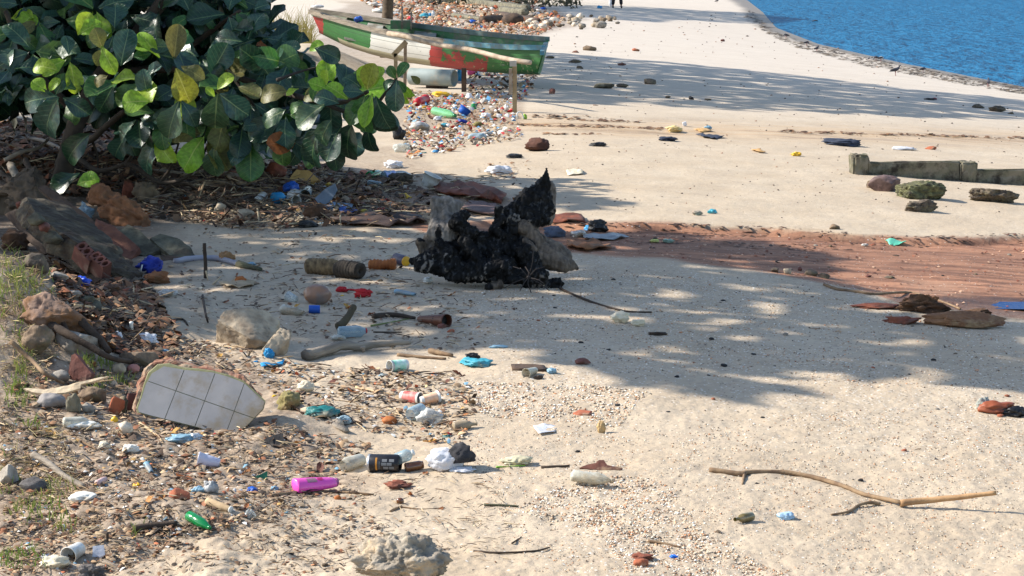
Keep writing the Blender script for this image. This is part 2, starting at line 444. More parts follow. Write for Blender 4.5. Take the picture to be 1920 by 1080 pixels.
    wm = N.new('ShaderNodeMix'); wm.data_type = 'RGBA'; wm.blend_type = 'MULTIPLY'; L.new(wet_, wm.inputs[0]); L.new(c, wm.inputs[6]); wm.inputs[7].default_value = (.36, .35, .34, 1); c = wm.outputs[2]
    L.new(c, b.inputs['Base Color'])
    L.new(rng(wet_, 0, 1, .92, .55), b.inputs['Roughness'])
    b.inputs['Specular IOR Level'].default_value = .25
    hs = N.new('ShaderNodeMath'); hs.operation = 'ADD'
    L.new(noise(38, 6, .65), hs.inputs[0]); L.new(mul(speck, .35), hs.inputs[1])
    bp = N.new('ShaderNodeBump'); bp.inputs['Strength'].default_value = .55; bp.inputs['Distance'].default_value = .012
    L.new(hs.outputs[0], bp.inputs['Height']); L.new(bp.outputs[0], b.inputs['Normal'])
    me.materials.append(m)
    o = bpy.data.objects.new('ground', me); COL.objects.link(o)
    tag(o, 'pale shell sand of the littered beach with a red silt stream across it', 'sand', kind='structure')
build_ground()

# ------------------------------------------------------------------ the sea
def build_sea():
    ds = np.concatenate([np.geomspace(24, 260, 420), np.geomspace(280, 4500, 16)])
    an = np.radians(np.concatenate([np.linspace(-4, 18, 330), np.linspace(20, 80, 24)]))
    D, A = np.meshgrid(ds, an, indexing='ij')
    X = (D * np.tan(A)).ravel(); Y = D.ravel()
    amp = 0.022 / (1 + (Y / 160) ** 2)
    sx = np.interp(Y, SH_Y, SH_X); amp = amp * sstep(0, 5, X - sx + .5)
    w = fbm(X * 0.9, Y * 0.55, 5, 2) + 0.6 * vn(X * 3.1, Y * 1.6, 8)
    Z = SEA_Z + amp * w * 1.3
    nr, nc = D.shape; i = np.arange(nr * nc).reshape(nr, nc)
    q = np.stack([i[:-1, :-1], i[:-1, 1:], i[1:, 1:], i[1:, :-1]], -1).reshape(-1, 4)
    me = bpy.data.meshes.new('sea'); me.vertices.add(len(X)); me.vertices.foreach_set('co', np.stack([X, Y, Z], 1).astype(np.float32).ravel())
    me.loops.add(len(q) * 4); me.loops.foreach_set('vertex_index', q.astype(np.int32).ravel())
    me.polygons.add(len(q)); me.polygons.foreach_set('loop_start', np.arange(0, len(q) * 4, 4, dtype=np.int32))
    me.update(calc_edges=True); me.polygons.foreach_set('use_smooth', np.ones(len(q), bool))
    m = bpy.data.materials.new('sea_water'); m.use_nodes = True
    nt = m.node_tree; N = nt.nodes; L = nt.links; b = N['Principled BSDF']
    geo = N.new('ShaderNodeNewGeometry')
    mp = N.new('ShaderNodeMapping'); mp.inputs['Scale'].default_value = (1, .45, 1); L.new(geo.outputs['Position'], mp.inputs[0])
    n1 = N.new('ShaderNodeTexNoise'); n1.inputs['Scale'].default_value = 1.15; n1.inputs['Detail'].default_value = 5; n1.inputs['Roughness'].default_value = .62; L.new(mp.outputs[0], n1.inputs['Vector'])
    n2 = N.new('ShaderNodeTexNoise'); n2.inputs['Scale'].default_value = .22; n2.inputs['Detail'].default_value = 3; L.new(mp.outputs[0], n2.inputs['Vector'])
    mx = N.new('ShaderNodeMix'); mx.data_type = 'RGBA'; mx.inputs[6].default_value = (.008, .080, .175, 1); mx.inputs[7].default_value = (.014, .125, .25, 1)
    L.new(n2.outputs[0], mx.inputs[0]); L.new(mx.outputs[2], b.inputs['Base Color'])
    b.inputs['Roughness'].default_value = .2; b.inputs['IOR'].default_value = 1.33; b.inputs['Specular IOR Level'].default_value = .07
    bp = N.new('ShaderNodeBump'); bp.inputs['Strength'].default_value = 1.0; bp.inputs['Distance'].default_value = .9
    L.new(n1.outputs[0], bp.inputs['Height']); L.new(bp.outputs[0], b.inputs['Normal'])
    df = N.new('ShaderNodeBsdfDiffuse'); L.new(mx.outputs[2], df.inputs[0]); L.new(bp.outputs[0], df.inputs['Normal'])
    gl = N.new('ShaderNodeBsdfGlossy'); gl.inputs['Roughness'].default_value = .18; L.new(bp.outputs[0], gl.inputs['Normal'])
    fn = N.new('ShaderNodeFresnel'); fn.inputs['IOR'].default_value = 1.33; L.new(bp.outputs[0], fn.inputs['Normal'])
    mn = N.new('ShaderNodeMath'); mn.operation = 'MULTIPLY'; L.new(fn.outputs[0], mn.inputs[0]); mn.inputs[1].default_value = .20
    sh = N.new('ShaderNodeMixShader'); L.new(mn.outputs[0], sh.inputs[0]); L.new(df.outputs[0], sh.inputs[1]); L.new(gl.outputs[0], sh.inputs[2]); L.new(sh.outputs[0], N['Material Output'].inputs[0])
    me.materials.append(m)
    o = bpy.data.objects.new('sea', me); COL.objects.link(o)
    tag(o, 'rippled blue sea along the far edge of the beach', 'sea', kind='structure')
    # the little pool left in the stream bed
    pts = [on(u, v, 1) for u, v in ()]
    ring = [at(u, v) for u, v in ((1735, 557), (1770, 556), (1830, 561), (1890, 566), (1960, 570), (2020, 576), (2020, 588), (1940, 585), (1880, 580), (1820, 573), (1770, 564))]
    z = sum(p.z for p in ring) / len(ring) - .002
    bm_v = [(p.x, p.y, z) for p in ring]
    pm = bpy.data.materials.new('pool_water'); pm.use_nodes = True; pb = pm.node_tree.nodes['Principled BSDF']
    pb.inputs['Base Color'].default_value = (.014, .05, .15, 1); pb.inputs['Roughness'].default_value = .12; pb.inputs['Specular IOR Level'].default_value = .1; pb.inputs['IOR'].default_value = 1.06
    pn = pm.node_tree.nodes.new('ShaderNodeTexNoise'); pn.inputs['Scale'].default_value = 14
    pbp = pm.node_tree.nodes.new('ShaderNodeBump'); pbp.inputs['Strength'].default_value = .25; pbp.inputs['Distance'].default_value = .02
    pm.node_tree.links.new(pn.outputs[0], pbp.inputs['Height']); pm.node_tree.links.new(pbp.outputs[0], pb.inputs['Normal'])
    c = sum((Vector(v) for v in bm_v), Vector()) / len(bm_v)
    vv = bm_v + [tuple(c)]; n = len(bm_v)
    po = new_obj('water_pool', vv, [(i_, (i_ + 1) % n, n) for i_ in range(n)], pm)
    tag(po, 'small blue puddle left in the red stream bed', 'water', kind='structure')
build_sea()

# ------------------------------------------------------------------ trees beyond the frame and the shade they throw
CROWN = mat('tree_leaf', (62, 92, 44), (88, 112, 50), scale=3, rough=.5, bump=0, trans=.25)
BARK = mat('bark', (92, 78, 62), (60, 50, 40), scale=14, rough=.9, bump=.6, bscale=40)
_by = at(118, 352).y
def fleck(u, v, dy):
    p = on(u, v, _by + dy); k = (p.z - gz(p.x, p.y)) / math.tan(SUN_EL); return (p.x + SUN_TRAVEL.x * k, p.y + SUN_TRAVEL.y * k)
FLECK = np.array([fleck(*q) for q in ((212, 112, -.9), (185, 75, -.9), (350, 165, -1), (252, 190, -1), (420, 152, -1), (85, 165, -1), (82, 118, -.9), (164, 340, -.6), (160, 40, -.5), (332, 75, -.7), (425, 95, -.5), (100, 230, -1.1), (310, 235, -1.05), *[(R.uniform(0, 560), R.uniform(20, 260), R.uniform(-1, -.4)) for _ in range(34)])])
def crown_over(polys, h0, h1, per_m2, leaf, seed):
    """Leaf faces of a crown that stands up-sun of a shaded patch of sand."""
    rr = np.random.RandomState(seed); out = []
    for poly in polys:
        P = np.array([list(at(u, v))[:2] for u, v in poly])
        lo, hi = P.min(0), P.max(0); area = np.prod(hi - lo)
        n = int(area * per_m2); xy = lo + rr.rand(n, 2) * (hi - lo)
        k = inpoly(xy[:, 0] + .16 * fbm(xy[:, 0] * 2.2, xy[:, 1] * 2.2, seed, 2), xy[:, 1] + .45 * fbm(xy[:, 0] * 2.2 + 9, xy[:, 1] * 2.2, seed + 5, 2), [tuple(p) for p in P])
        k &= fbm(xy[:, 0] * .9, xy[:, 1] * 1.3, seed + 31, 2) > -.62
        out.append(xy[k])
    xy = np.concatenate(out); n = len(xy)
    h = h0 + (h1 - h0) * rr.rand(n)
    if len(FLECK):                                     # gaps in the crown: the sun reaches single leaves of the shrub
        d = np.min(np.linalg.norm(xy[:, None, :] - FLECK[None], axis=2), axis=1); k_ = d > .17; xy, h, n = xy[k_], h[k_], int(k_.sum())
    z = ground(xy[:, 0], xy[:, 1])
    k = h / math.tan(SUN_EL)
    C = np.stack([xy[:, 0] - SUN_TRAVEL.x * k, xy[:, 1] - SUN_TRAVEL.y * k, z + h], 1)
    a = rr.normal(size=(n, 3)); a[:, 2] *= .6; a /= np.linalg.norm(a, axis=1)[:, None]
    b = rr.normal(size=(n, 3)); b -= a * (a * b).sum(1)[:, None]; b /= np.linalg.norm(b, axis=1)[:, None]
    s = leaf * (0.7 + .6 * rr.rand(n))[:, None]
    V = np.stack([C - a * s, C + b * s * .48, C + a * s, C - b * s * .48], 1).reshape(-1, 3)
    Fc = np.arange(n * 4).reshape(-1, 4)
    return V, Fc, C
def shade_tree(label, trunk_xy, polys, h0, h1, per, leaf, seed, r0=.22):
    V, Fc, C = crown_over(polys, h0, h1, per, leaf, seed)
    x, y = trunk_xy; base = Vector((x, y, gz(x, y) - .05))
    t = thing('broadleaf_tree', label, 'tree', base, 'shade trees at the edge of the beach')
    cen = Vector(C.mean(0))
    top = base + Vector((0, 0, h0 * .75))
    tv, tf = tube(spline([base, base + Vector((.1, .05, h0 * .4)), top]), [r0 * (1 - .35 * i / 12) for i in range(13)], 9, jit=.06)
    new_obj('trunk', rel(tv, base), tf, BARK, t)
    rr = random.Random(seed); parts = []
    for i in range(9):
        e = Vector(C[rr.randrange(len(C))]); mid = top.lerp(e, .5) + Vector((0, 0, .3))
        parts.append(tube(spline([top - Vector((0, 0, .2)), mid, e], 4), [r0 * .45 * (1 - .85 * k / 8) for k in range(9)], 6))
    lv, lf = merge(*parts); new_obj('limbs', rel(lv, base), lf, BARK, t)
    o = new_obj('crown', V - np.array(base), Fc.tolist(), CROWN, t, smooth=False); o['kind'] = 'stuff'
    return t
SHADE1 = [[(520, 665), (760, 640), (900, 640), (1000, 682), (1150, 690), (1145, 712), (1230, 740), (1420, 752), (1520, 700), (1700, 690), (1760, 705), (1990, 748), (1990, 610), (1850, 590), (1720, 585), (1640, 560), (1580, 525), (1540, 480), (1430, 455), (1250, 440), (1040, 434), (900, 432), (700, 436), (560, 500), (480, 560)]]
SHADE2 = [[(-60, 240), (300, 100), (560, 110), (640, 190), (620, 300), (720, 336), (960, 352), (1060, 366), (1150, 378), (1180, 392), (960, 390), (690, 392), (680, 436), (620, 470), (560, 520), (520, 600), (330, 620), (-60, 470)]]
SHADE3 = [[(985, 98), (1100, 104), (1300, 122), (1480, 140), (1700, 166), (1990, 196), (1990, 226), (1700, 218), (1480, 208), (1330, 206), (1240, 196), (1100, 198), (985, 190), (900, 170), (860, 130)]]
SHADE4 = [[(1080, 10), (1200, 13), (1300, 19), (1410, 24), (1520, 44), (1400, 44), (1260, 36), (1230, 42), (1140, 36), (1010, 30), (1000, 12)]]
shade_tree('tall spreading tree left of the stump whose crown shades the middle sand', (-6.6, 10.9), SHADE1, 4.2, 5.2, 78, .2, 21)
shade_tree('tall dark tree standing over the big leaved shrub', (-9.2, 15.2), SHADE2, 4.4, 6.0, 62, .22, 22, .3)
shade_tree('mossy trunked tree behind the bow of the green boat', tuple(on(722, 24, 37.0))[:2], SHADE3, 5.5, 7.5, 26, .3, 23, .12)
shade_tree('distant tree whose crown shades the far beach by the person', (-14.0, 100.0), SHADE4, 7.5, 11, 9, .5, 24, .4)
# ------------------------------------------------------------------ the big leaved shrub
def leaf_mat(name, blade, vein, edge=None, trans=.25, gloss=.42, blotch=None):
    m = bpy.data.materials.new(name); m.use_nodes = True
    nt = m.node_tree; N = nt.nodes; L = nt.links; b = N['Principled BSDF']; out = N['Material Output']
    uv = N.new('ShaderNodeUVMap'); sp = N.new('ShaderNodeSeparateXYZ'); L.new(uv.outputs[0], sp.inputs[0])
    def M_(op, a, bb=None):
        n = N.new('ShaderNodeMath'); n.operation = op
        for k, s in ((0, a), (1, bb)):
            if s is None: continue
            if isinstance(s, (int, float)): n.inputs[k].default_value = s
            else: L.new(s, n.inputs[k])
        return n.outputs[0]
    au = M_('ABSOLUTE', M_('SUBTRACT', sp.outputs[0], .5))                 # distance from the midrib, 0..0.5
    mid = M_('LESS_THAN', au, M_('SUBTRACT', .030, M_('MULTIPLY', sp.outputs[1], .022)))
    w = M_('FRACT', M_('SUBTRACT', M_('MULTIPLY', sp.outputs[1], 8.5), M_('MULTIPLY', au, 5.0)))
    side = M_('LESS_THAN', M_('ABSOLUTE', M_('SUBTRACT', w, .5)), .05)
    vm = M_('MULTIPLY', M_('MAXIMUM', mid, M_('MULTIPLY', side, .42)), .72)
    tc = N.new('ShaderNodeTexCoord'); oi = N.new('ShaderNodeObjectInfo')
    ad = N.new('ShaderNodeVectorMath'); ad.operation = 'ADD'
    cb = N.new('ShaderNodeCombineXYZ'); L.new(M_('MULTIPLY', oi.outputs['Random'], 40), cb.inputs[0]); L.new(tc.outputs['Object'], ad.inputs[0]); L.new(cb.outputs[0], ad.inputs[1])
    no = N.new('ShaderNodeTexNoise'); no.inputs['Scale'].default_value = 11; no.inputs['Detail'].default_value = 5; L.new(ad.outputs[0], no.inputs['Vector'])
    hv = N.new('ShaderNodeHueSaturation'); hv.inputs['Color'].default_value = (*lin(blade), 1)
    r_ = N.new('ShaderNodeMapRange'); r_.inputs[1].default_value = .3; r_.inputs[2].default_value = .7; r_.inputs[3].default_value = .65; r_.inputs[4].default_value = 1.3; L.new(no.outputs[0], r_.inputs[0]); L.new(r_.outputs[0], hv.inputs['Value'])
    hr = N.new('ShaderNodeMapRange'); hr.inputs[3].default_value = .475; hr.inputs[4].default_value = .52; L.new(oi.outputs['Random'], hr.inputs[0]); L.new(hr.outputs[0], hv.inputs['Hue'])
    c = hv.outputs[0]
    def mix(f, a, rgb):
        n = N.new('ShaderNodeMix'); n.data_type = 'RGBA'; L.new(f, n.inputs[0]); L.new(a, n.inputs[6]); n.inputs[7].default_value = (*lin(rgb), 1); return n.outputs[2]
    c = mix(vm, c, vein)
    if blotch:
        n2 = N.new('ShaderNodeTexNoise'); n2.inputs['Scale'].default_value = 16; n2.inputs['Detail'].default_value = 7; n2.inputs['Roughness'].default_value = .7; L.new(ad.outputs[0], n2.inputs['Vector'])
        r2 = N.new('ShaderNodeMapRange'); r2.inputs[1].default_value = .56; r2.inputs[2].default_value = .64; L.new(n2.outputs[0], r2.inputs[0]); c = mix(r2.outputs[0], c, blotch)
    if edge:
        f = M_('ADD', M_('MULTIPLY', sp.outputs[1], .62), M_('ADD', M_('MULTIPLY', au, .55), M_('MULTIPLY', no.outputs[0], .34)))
        r3 = N.new('ShaderNodeMapRange'); r3.inputs[1].default_value = .93; r3.inputs[2].default_value = 1.0; L.new(f, r3.inputs[0]); c = mix(r3.outputs[0], c, edge)
    L.new(c, b.inputs['Base Color']); b.inputs['Roughness'].default_value = gloss; b.inputs['Specular IOR Level'].default_value = .5
    bp = N.new('ShaderNodeBump'); bp.inputs['Strength'].default_value = .5; bp.inputs['Distance'].default_value = .006; L.new(M_('SUBTRACT', no.outputs[0], vm), bp.inputs['Height']); L.new(bp.outputs[0], b.inputs['Normal'])
    tr = N.new('ShaderNodeBsdfTranslucent'); L.new(c, tr.inputs[0]); ms = N.new('ShaderNodeMixShader'); ms.inputs[0].default_value = trans
    L.new(b.outputs[0], ms.inputs[1]); L.new(tr.outputs[0], ms.inputs[2]); L.new(ms.outputs[0], out.inputs[0])
    return m
LM = {
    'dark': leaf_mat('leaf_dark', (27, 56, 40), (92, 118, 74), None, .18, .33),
    'blue': leaf_mat('leaf_blue_green', (42, 74, 58), (118, 140, 100), None, .22, .3),
    'mid': leaf_mat('leaf_mid_green', (62, 102, 46), (134, 156, 84), None, .32, .4),
    'burnt': leaf_mat('leaf_brown_edged', (50, 80, 50), (120, 134, 84), (150, 84, 44), .2, .42),
    'olive': leaf_mat('leaf_olive', (104, 104, 50), (150, 140, 80), None, .32, .5, (96, 78, 46)),
    'yellow': leaf_mat('leaf_yellow', (150, 150, 48), (190, 184, 92), (140, 96, 40), .4, .5, (120, 104, 40)),
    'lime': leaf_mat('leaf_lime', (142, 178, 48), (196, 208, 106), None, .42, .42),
    'rust': leaf_mat('leaf_rust', (140, 70, 38), (170, 110, 70), None, .3, .6),
}
def leaf_shape(bend, fold, wave, seed, wid=.33, nr=7):
    """Obovate blade of unit length along +y, face up +z, 6 across."""
    rr = random.Random(seed); V = []; UV = []; Fc = []
    cols = (-1, -.5, 0, .5, 1)
    ts = [0, .2, .42, .62, .78, .9, .97, 1.0] if nr >= 6 else [k / nr for k in range(nr + 1)]
    nr = len(ts) - 1
    for i, t in enumerate(ts):
        if t > .62: w = wid * max(.16, math.sqrt(max(0, 1 - ((t - .62) / .385) ** 2)))
        else: w = wid * (.05 + .95 * math.sin(math.pi / 2 * t / .62) ** 1.25)
        for cx in cols:
            x = cx * w; y = t; z = fold * abs(x) - bend * t * t + wave * math.sin(t * 9 + cx * 2 + seed) * abs(cx) * .1
            V.append((x + rr.uniform(-.006, .006), y - bend * .35 * t * t * t, z)); UV.append((.5 + cx * .5 * max(.12, w / wid), t))
    for i in range(nr):
        for k in range(4):
            Fc.append((i*5+k, i*5+k+1, i*5+k+6, i*5+k+5))
    return V, Fc, UV
LEAF_MESH = {}
for k, mt in LM.items():
    for q, (bd, fo, wv) in enumerate(((.22, .35, .5), (.5, .25, .8), (.05, .5, .5), (.36, -.12, 1.0))):
        V, Fc, UV = leaf_shape(bd, fo, wv, q * 3 + 1, .31 + .03 * (q % 3))
        ob = new_obj('leaf', V, Fc, mt, uvs=UV); LEAF_MESH[(k, q)] = ob.data; bpy.data.objects.remove(ob)
TOCAM = Vector((0.05, -1, .25)).normalized()
def leaf_matrix(base, tip, normal, length=None, width=1.0):
    y = (tip - base); ln = length or y.length; y.normalize()
    z = normal - y * normal.dot(y)
    if z.length < 1e-3: z = Vector((0, -1, 0)) - y * -y.y
    z.normalize(); x = y.cross(z)
    m = Matrix((x, y, z)).transposed().to_4x4()
    return Matrix.Translation(base) @ m @ Matrix.Diagonal((ln * width, ln, ln, 1))
def build_shrub():
    base = at(118, 352); by = base.y
    t = thing('shrub', 'big shrub with large glossy round leaves in front of the green boat', 'shrub', base, None, 'the large leaved shrub')
    root = Matrix.Translation(-base)
    def br(name, pts, r0, r1):
        P = spline([on(u, v, by + dy) for u, v, dy in pts], 5); n = len(P)
        v, f = tube(P, [r0 + (r1 - r0) * i / (n - 1) for i in range(n)], 8, jit=.08, seed=len(name))
        return new_obj(name, rel(v, base), f, SBARK, t)
    SBARK = mat('shrub_bark', (66, 56, 46), (44, 38, 32), scale=16, rough=.9, bump=.6, bscale=60)
    br('trunk', [(106, 372, 0), (118, 330, 0), (132, 270, 0), (150, 215, .1), (190, 140, .2), (260, 60, .3), (330, -30, .3)], .085, .05)
    for pts, r in (([(150, 215, .1), (90, 160, 0), (40, 90, 0), (10, 20, 0)], .04), ([(136, 268, 0), (170, 262, -.1), (200, 236, -.2), (240, 205, -.3), (300, 180, -.4), (360, 178, -.5), (405, 172, -.6)], .03),
                   ([(128, 300, 0), (150, 300, -.1), (185, 320, -.2), (235, 306, -.3), (250, 280, -.3), (256, 225, -.3)], .026), ([(236, 306, -.3), (262, 318, -.35), (300, 342, -.4), (345, 335, -.5), (372, 305, -.5), (390, 270, -.5)], .022),
                   ([(300, 342, -.4), (318, 318, -.4), (330, 285, -.4), (345, 230, -.4)], .014), ([(190, 140, .4), (300, 130, .4), (420, 140, .2), (520, 170, -.3), (600, 190, -1.0), (650, 190, -1.2), (690, 172, -1.3)], .035),
                   ([(600, 190, -1.1), (680, 215, -1.2), (730, 165, -1.3), (744, 146, -1.3)], .018), ([(520, 150, -.8), (560, 135, -.6), (600, 125, -.5)], .014), ([(300, 130, .4), (380, 70, .3), (450, 20, .1)], .03),
                   ([(420, 120, -.5), (470, 190, -.6), (500, 230, -.7), (520, 260, -.7)], .016), ([(172, 262, 0), (182, 290, 0), (184, 330, 0)], .012), ([(404, 172, -.6), (418, 166, -.62)], .006)):
        br('branch', pts, r, r * .4)
    rr = random.Random(5); count = [0]
    def leaf(kind, b, tip, nrm, width=1.0, q=None):
        q = rr.randrange(4) if q is None else q
        o = bpy.data.objects.new('leaf', LEAF_MESH[(kind, q)]); COL.objects.link(o); o.parent = t
        o.matrix_basis = root @ leaf_matrix(b, tip, nrm, None, width); count[0] += 1
        return o
    # single leaves that can be told apart: kind, base px, tip px, depth offset, width, shape
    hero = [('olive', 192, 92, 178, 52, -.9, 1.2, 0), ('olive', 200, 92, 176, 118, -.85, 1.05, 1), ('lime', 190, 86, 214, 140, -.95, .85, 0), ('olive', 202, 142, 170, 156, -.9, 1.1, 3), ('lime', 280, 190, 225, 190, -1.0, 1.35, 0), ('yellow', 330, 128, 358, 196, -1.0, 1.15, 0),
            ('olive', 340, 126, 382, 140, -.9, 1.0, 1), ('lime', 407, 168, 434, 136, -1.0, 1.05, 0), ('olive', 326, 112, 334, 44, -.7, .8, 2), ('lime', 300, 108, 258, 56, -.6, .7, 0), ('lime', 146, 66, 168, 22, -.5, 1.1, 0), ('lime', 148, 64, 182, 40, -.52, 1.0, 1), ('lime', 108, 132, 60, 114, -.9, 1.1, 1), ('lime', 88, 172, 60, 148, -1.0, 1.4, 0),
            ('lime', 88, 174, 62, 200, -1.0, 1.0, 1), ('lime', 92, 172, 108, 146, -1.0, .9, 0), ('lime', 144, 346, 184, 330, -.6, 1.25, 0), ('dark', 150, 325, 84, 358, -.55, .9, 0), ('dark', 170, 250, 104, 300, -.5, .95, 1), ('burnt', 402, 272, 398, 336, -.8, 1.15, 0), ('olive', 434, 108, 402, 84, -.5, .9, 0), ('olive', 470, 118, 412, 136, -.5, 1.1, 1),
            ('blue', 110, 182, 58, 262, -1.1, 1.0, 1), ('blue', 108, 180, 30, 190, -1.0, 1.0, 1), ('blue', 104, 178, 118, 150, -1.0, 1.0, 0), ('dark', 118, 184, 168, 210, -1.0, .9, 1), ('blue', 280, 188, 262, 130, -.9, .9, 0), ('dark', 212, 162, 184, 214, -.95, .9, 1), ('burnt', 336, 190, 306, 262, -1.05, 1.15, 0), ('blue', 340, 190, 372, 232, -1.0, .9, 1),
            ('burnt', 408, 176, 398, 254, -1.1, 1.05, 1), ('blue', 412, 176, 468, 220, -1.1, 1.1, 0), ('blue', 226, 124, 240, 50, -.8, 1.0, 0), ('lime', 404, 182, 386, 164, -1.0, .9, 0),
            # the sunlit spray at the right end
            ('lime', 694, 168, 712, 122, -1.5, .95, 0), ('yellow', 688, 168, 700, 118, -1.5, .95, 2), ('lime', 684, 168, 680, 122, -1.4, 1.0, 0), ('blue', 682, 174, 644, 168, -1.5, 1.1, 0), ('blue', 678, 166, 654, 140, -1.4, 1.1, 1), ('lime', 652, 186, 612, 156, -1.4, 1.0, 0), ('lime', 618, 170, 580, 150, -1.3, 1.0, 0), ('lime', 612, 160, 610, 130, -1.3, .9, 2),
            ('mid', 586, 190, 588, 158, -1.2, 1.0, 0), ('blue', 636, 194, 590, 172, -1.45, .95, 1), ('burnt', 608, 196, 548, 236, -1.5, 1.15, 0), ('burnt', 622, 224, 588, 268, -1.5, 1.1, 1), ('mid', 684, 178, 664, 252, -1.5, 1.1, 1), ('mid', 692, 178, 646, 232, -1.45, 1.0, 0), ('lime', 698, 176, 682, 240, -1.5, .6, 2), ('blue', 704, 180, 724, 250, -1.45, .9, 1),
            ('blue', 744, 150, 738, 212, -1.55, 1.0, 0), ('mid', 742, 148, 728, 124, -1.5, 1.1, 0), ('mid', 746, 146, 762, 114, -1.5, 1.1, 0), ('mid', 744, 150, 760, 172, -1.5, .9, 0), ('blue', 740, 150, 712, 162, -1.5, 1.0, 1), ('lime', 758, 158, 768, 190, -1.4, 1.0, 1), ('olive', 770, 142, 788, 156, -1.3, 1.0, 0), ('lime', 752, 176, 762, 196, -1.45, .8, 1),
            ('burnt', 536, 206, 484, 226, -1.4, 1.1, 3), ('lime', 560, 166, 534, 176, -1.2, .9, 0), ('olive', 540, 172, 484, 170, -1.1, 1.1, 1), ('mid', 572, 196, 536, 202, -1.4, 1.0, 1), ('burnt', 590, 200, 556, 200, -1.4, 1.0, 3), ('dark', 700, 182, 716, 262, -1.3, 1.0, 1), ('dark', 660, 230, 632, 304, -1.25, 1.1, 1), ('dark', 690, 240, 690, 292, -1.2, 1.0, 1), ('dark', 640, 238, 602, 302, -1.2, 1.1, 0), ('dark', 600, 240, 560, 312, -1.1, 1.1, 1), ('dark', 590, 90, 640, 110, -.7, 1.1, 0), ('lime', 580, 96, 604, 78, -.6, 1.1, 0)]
    rays = [on((h[1] + h[3]) / 2, (h[2] + h[4]) / 2, by + h[5]) for h in hero if h[0] in ('lime', 'yellow') or h[1] > 570]
    def sunlit(p, r=.15):
        for q in rays:
            w_ = p - q; t_ = -w_.dot(SUN_DIR)
            if t_ > .05 and (w_ + SUN_DIR * t_).length < r: return True
        return False
    for k, u0, v0, u1, v1, dy, w, q in hero:
        nrm = (TOCAM + Vector((rr.uniform(-.35, .35), 0, rr.uniform(-.1, .4)))).normalized()
        if u0 > 540: nrm = Vector((-.35 + rr.uniform(-.3, .3), -.85, .45 + rr.uniform(-.1, .2))).normalized()
        leaf(k, on(u0, v0, by + dy), on(u1, v1, by + dy - rr.uniform(0, .08)), nrm, w, q)
    # rosettes of leaves at the branch ends
    ros = [(30, 60, 0), (70, 40, .1), (20, 130, -.5), (18, 170, -.5), (60, 95, -.3), (130, 110, -.5), (120, 40, .1), (240, 30, .2), (300, 20, .2), (215, 60, -.2), (150, 170, -.6), (230, 150, -.7), (270, 150, -.8), (330, 90, -.5), (378, 110, -.5), (290, 100, -.4), (360, 30, .1), (428, 26, .1), (470, 20, .2), (486, 72, 0), (512, 100, -.3), (462, 80, -.2), (440, 160, -.7), (470, 190, -.7), (500, 130, -.5), (540, 120, -.5), (590, 165, -.6), (620, 175, -.7), (500, 235, -.8), (455, 235, -.7), (420, 215, -.7), (350, 215, -.7), (300, 215, -.7), (260, 220, -.6), (530, 255, -.8), (570, 235, -.9), (340, 160, -.8), (250, 80, -.3), (180, 20, 0), (385, 250, -.7), (300, 255, -.6), (240, 250, -.5), (470, 262, -.7), (430, 60, 0), (390, 150, -.6), (535, 215, -.8), (560, 270, -.8), (640, 180, -.9), (655, 190, -.8), (620, 250, -1.0), (690, 220, -1.1), (535, 105, .1), (40, 10, .2), (100, 80, -.2)]
    for (u, v, dy) in ros:
        c = on(u, v, by + dy); tilt = Vector((rr.uniform(-.5, .5), -rr.uniform(.2, .9), rr.uniform(.1, .8))).normalized()
        a0 = rr.uniform(0, 6.3); n = 4
        sx = tilt.cross(Vector((0, 0, 1))).normalized(); sy = tilt.cross(sx)
        low = v > 190
        for i in range(n):
            a = a0 + 2 * math.pi * i / n + rr.uniform(-.3, .3); d = sx * math.cos(a) + sy * math.sin(a)
            d = (d + tilt * rr.uniform(.05, .6) + Vector((0, 0, -.35 if not low else -.6))).normalized()
            ln = rr.uniform(.17, .34)
            kd = rr.choices(['dark', 'blue', 'mid', 'burnt', 'olive', 'lime', 'rust'], [32, 28, 18, 7, 5, 9, 1.0])[0]
            if count[0] < 298 and not sunlit(c + d * ln * .5, .13):
                leaf(kd, c + d * .03, c + d * ln, (tilt * .7 + TOCAM * .5 + Vector((rr.uniform(-.4, .4), rr.uniform(-.4, .4), rr.uniform(-.2, .5)))).normalized(), rr.uniform(.9, 1.15))
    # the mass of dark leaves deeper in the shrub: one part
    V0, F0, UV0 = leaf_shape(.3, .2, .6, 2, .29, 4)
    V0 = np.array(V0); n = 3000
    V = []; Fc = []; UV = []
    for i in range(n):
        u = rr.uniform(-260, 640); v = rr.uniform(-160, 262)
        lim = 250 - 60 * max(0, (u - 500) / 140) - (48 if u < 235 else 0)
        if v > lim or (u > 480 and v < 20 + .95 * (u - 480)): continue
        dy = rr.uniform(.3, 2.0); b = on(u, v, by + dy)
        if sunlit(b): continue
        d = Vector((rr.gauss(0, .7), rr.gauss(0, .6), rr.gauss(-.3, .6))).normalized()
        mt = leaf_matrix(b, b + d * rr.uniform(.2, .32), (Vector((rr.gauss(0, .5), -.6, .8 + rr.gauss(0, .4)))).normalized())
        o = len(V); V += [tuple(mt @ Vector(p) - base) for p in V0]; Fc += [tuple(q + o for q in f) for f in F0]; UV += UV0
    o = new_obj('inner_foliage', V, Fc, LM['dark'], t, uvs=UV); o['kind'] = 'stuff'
build_shrub()

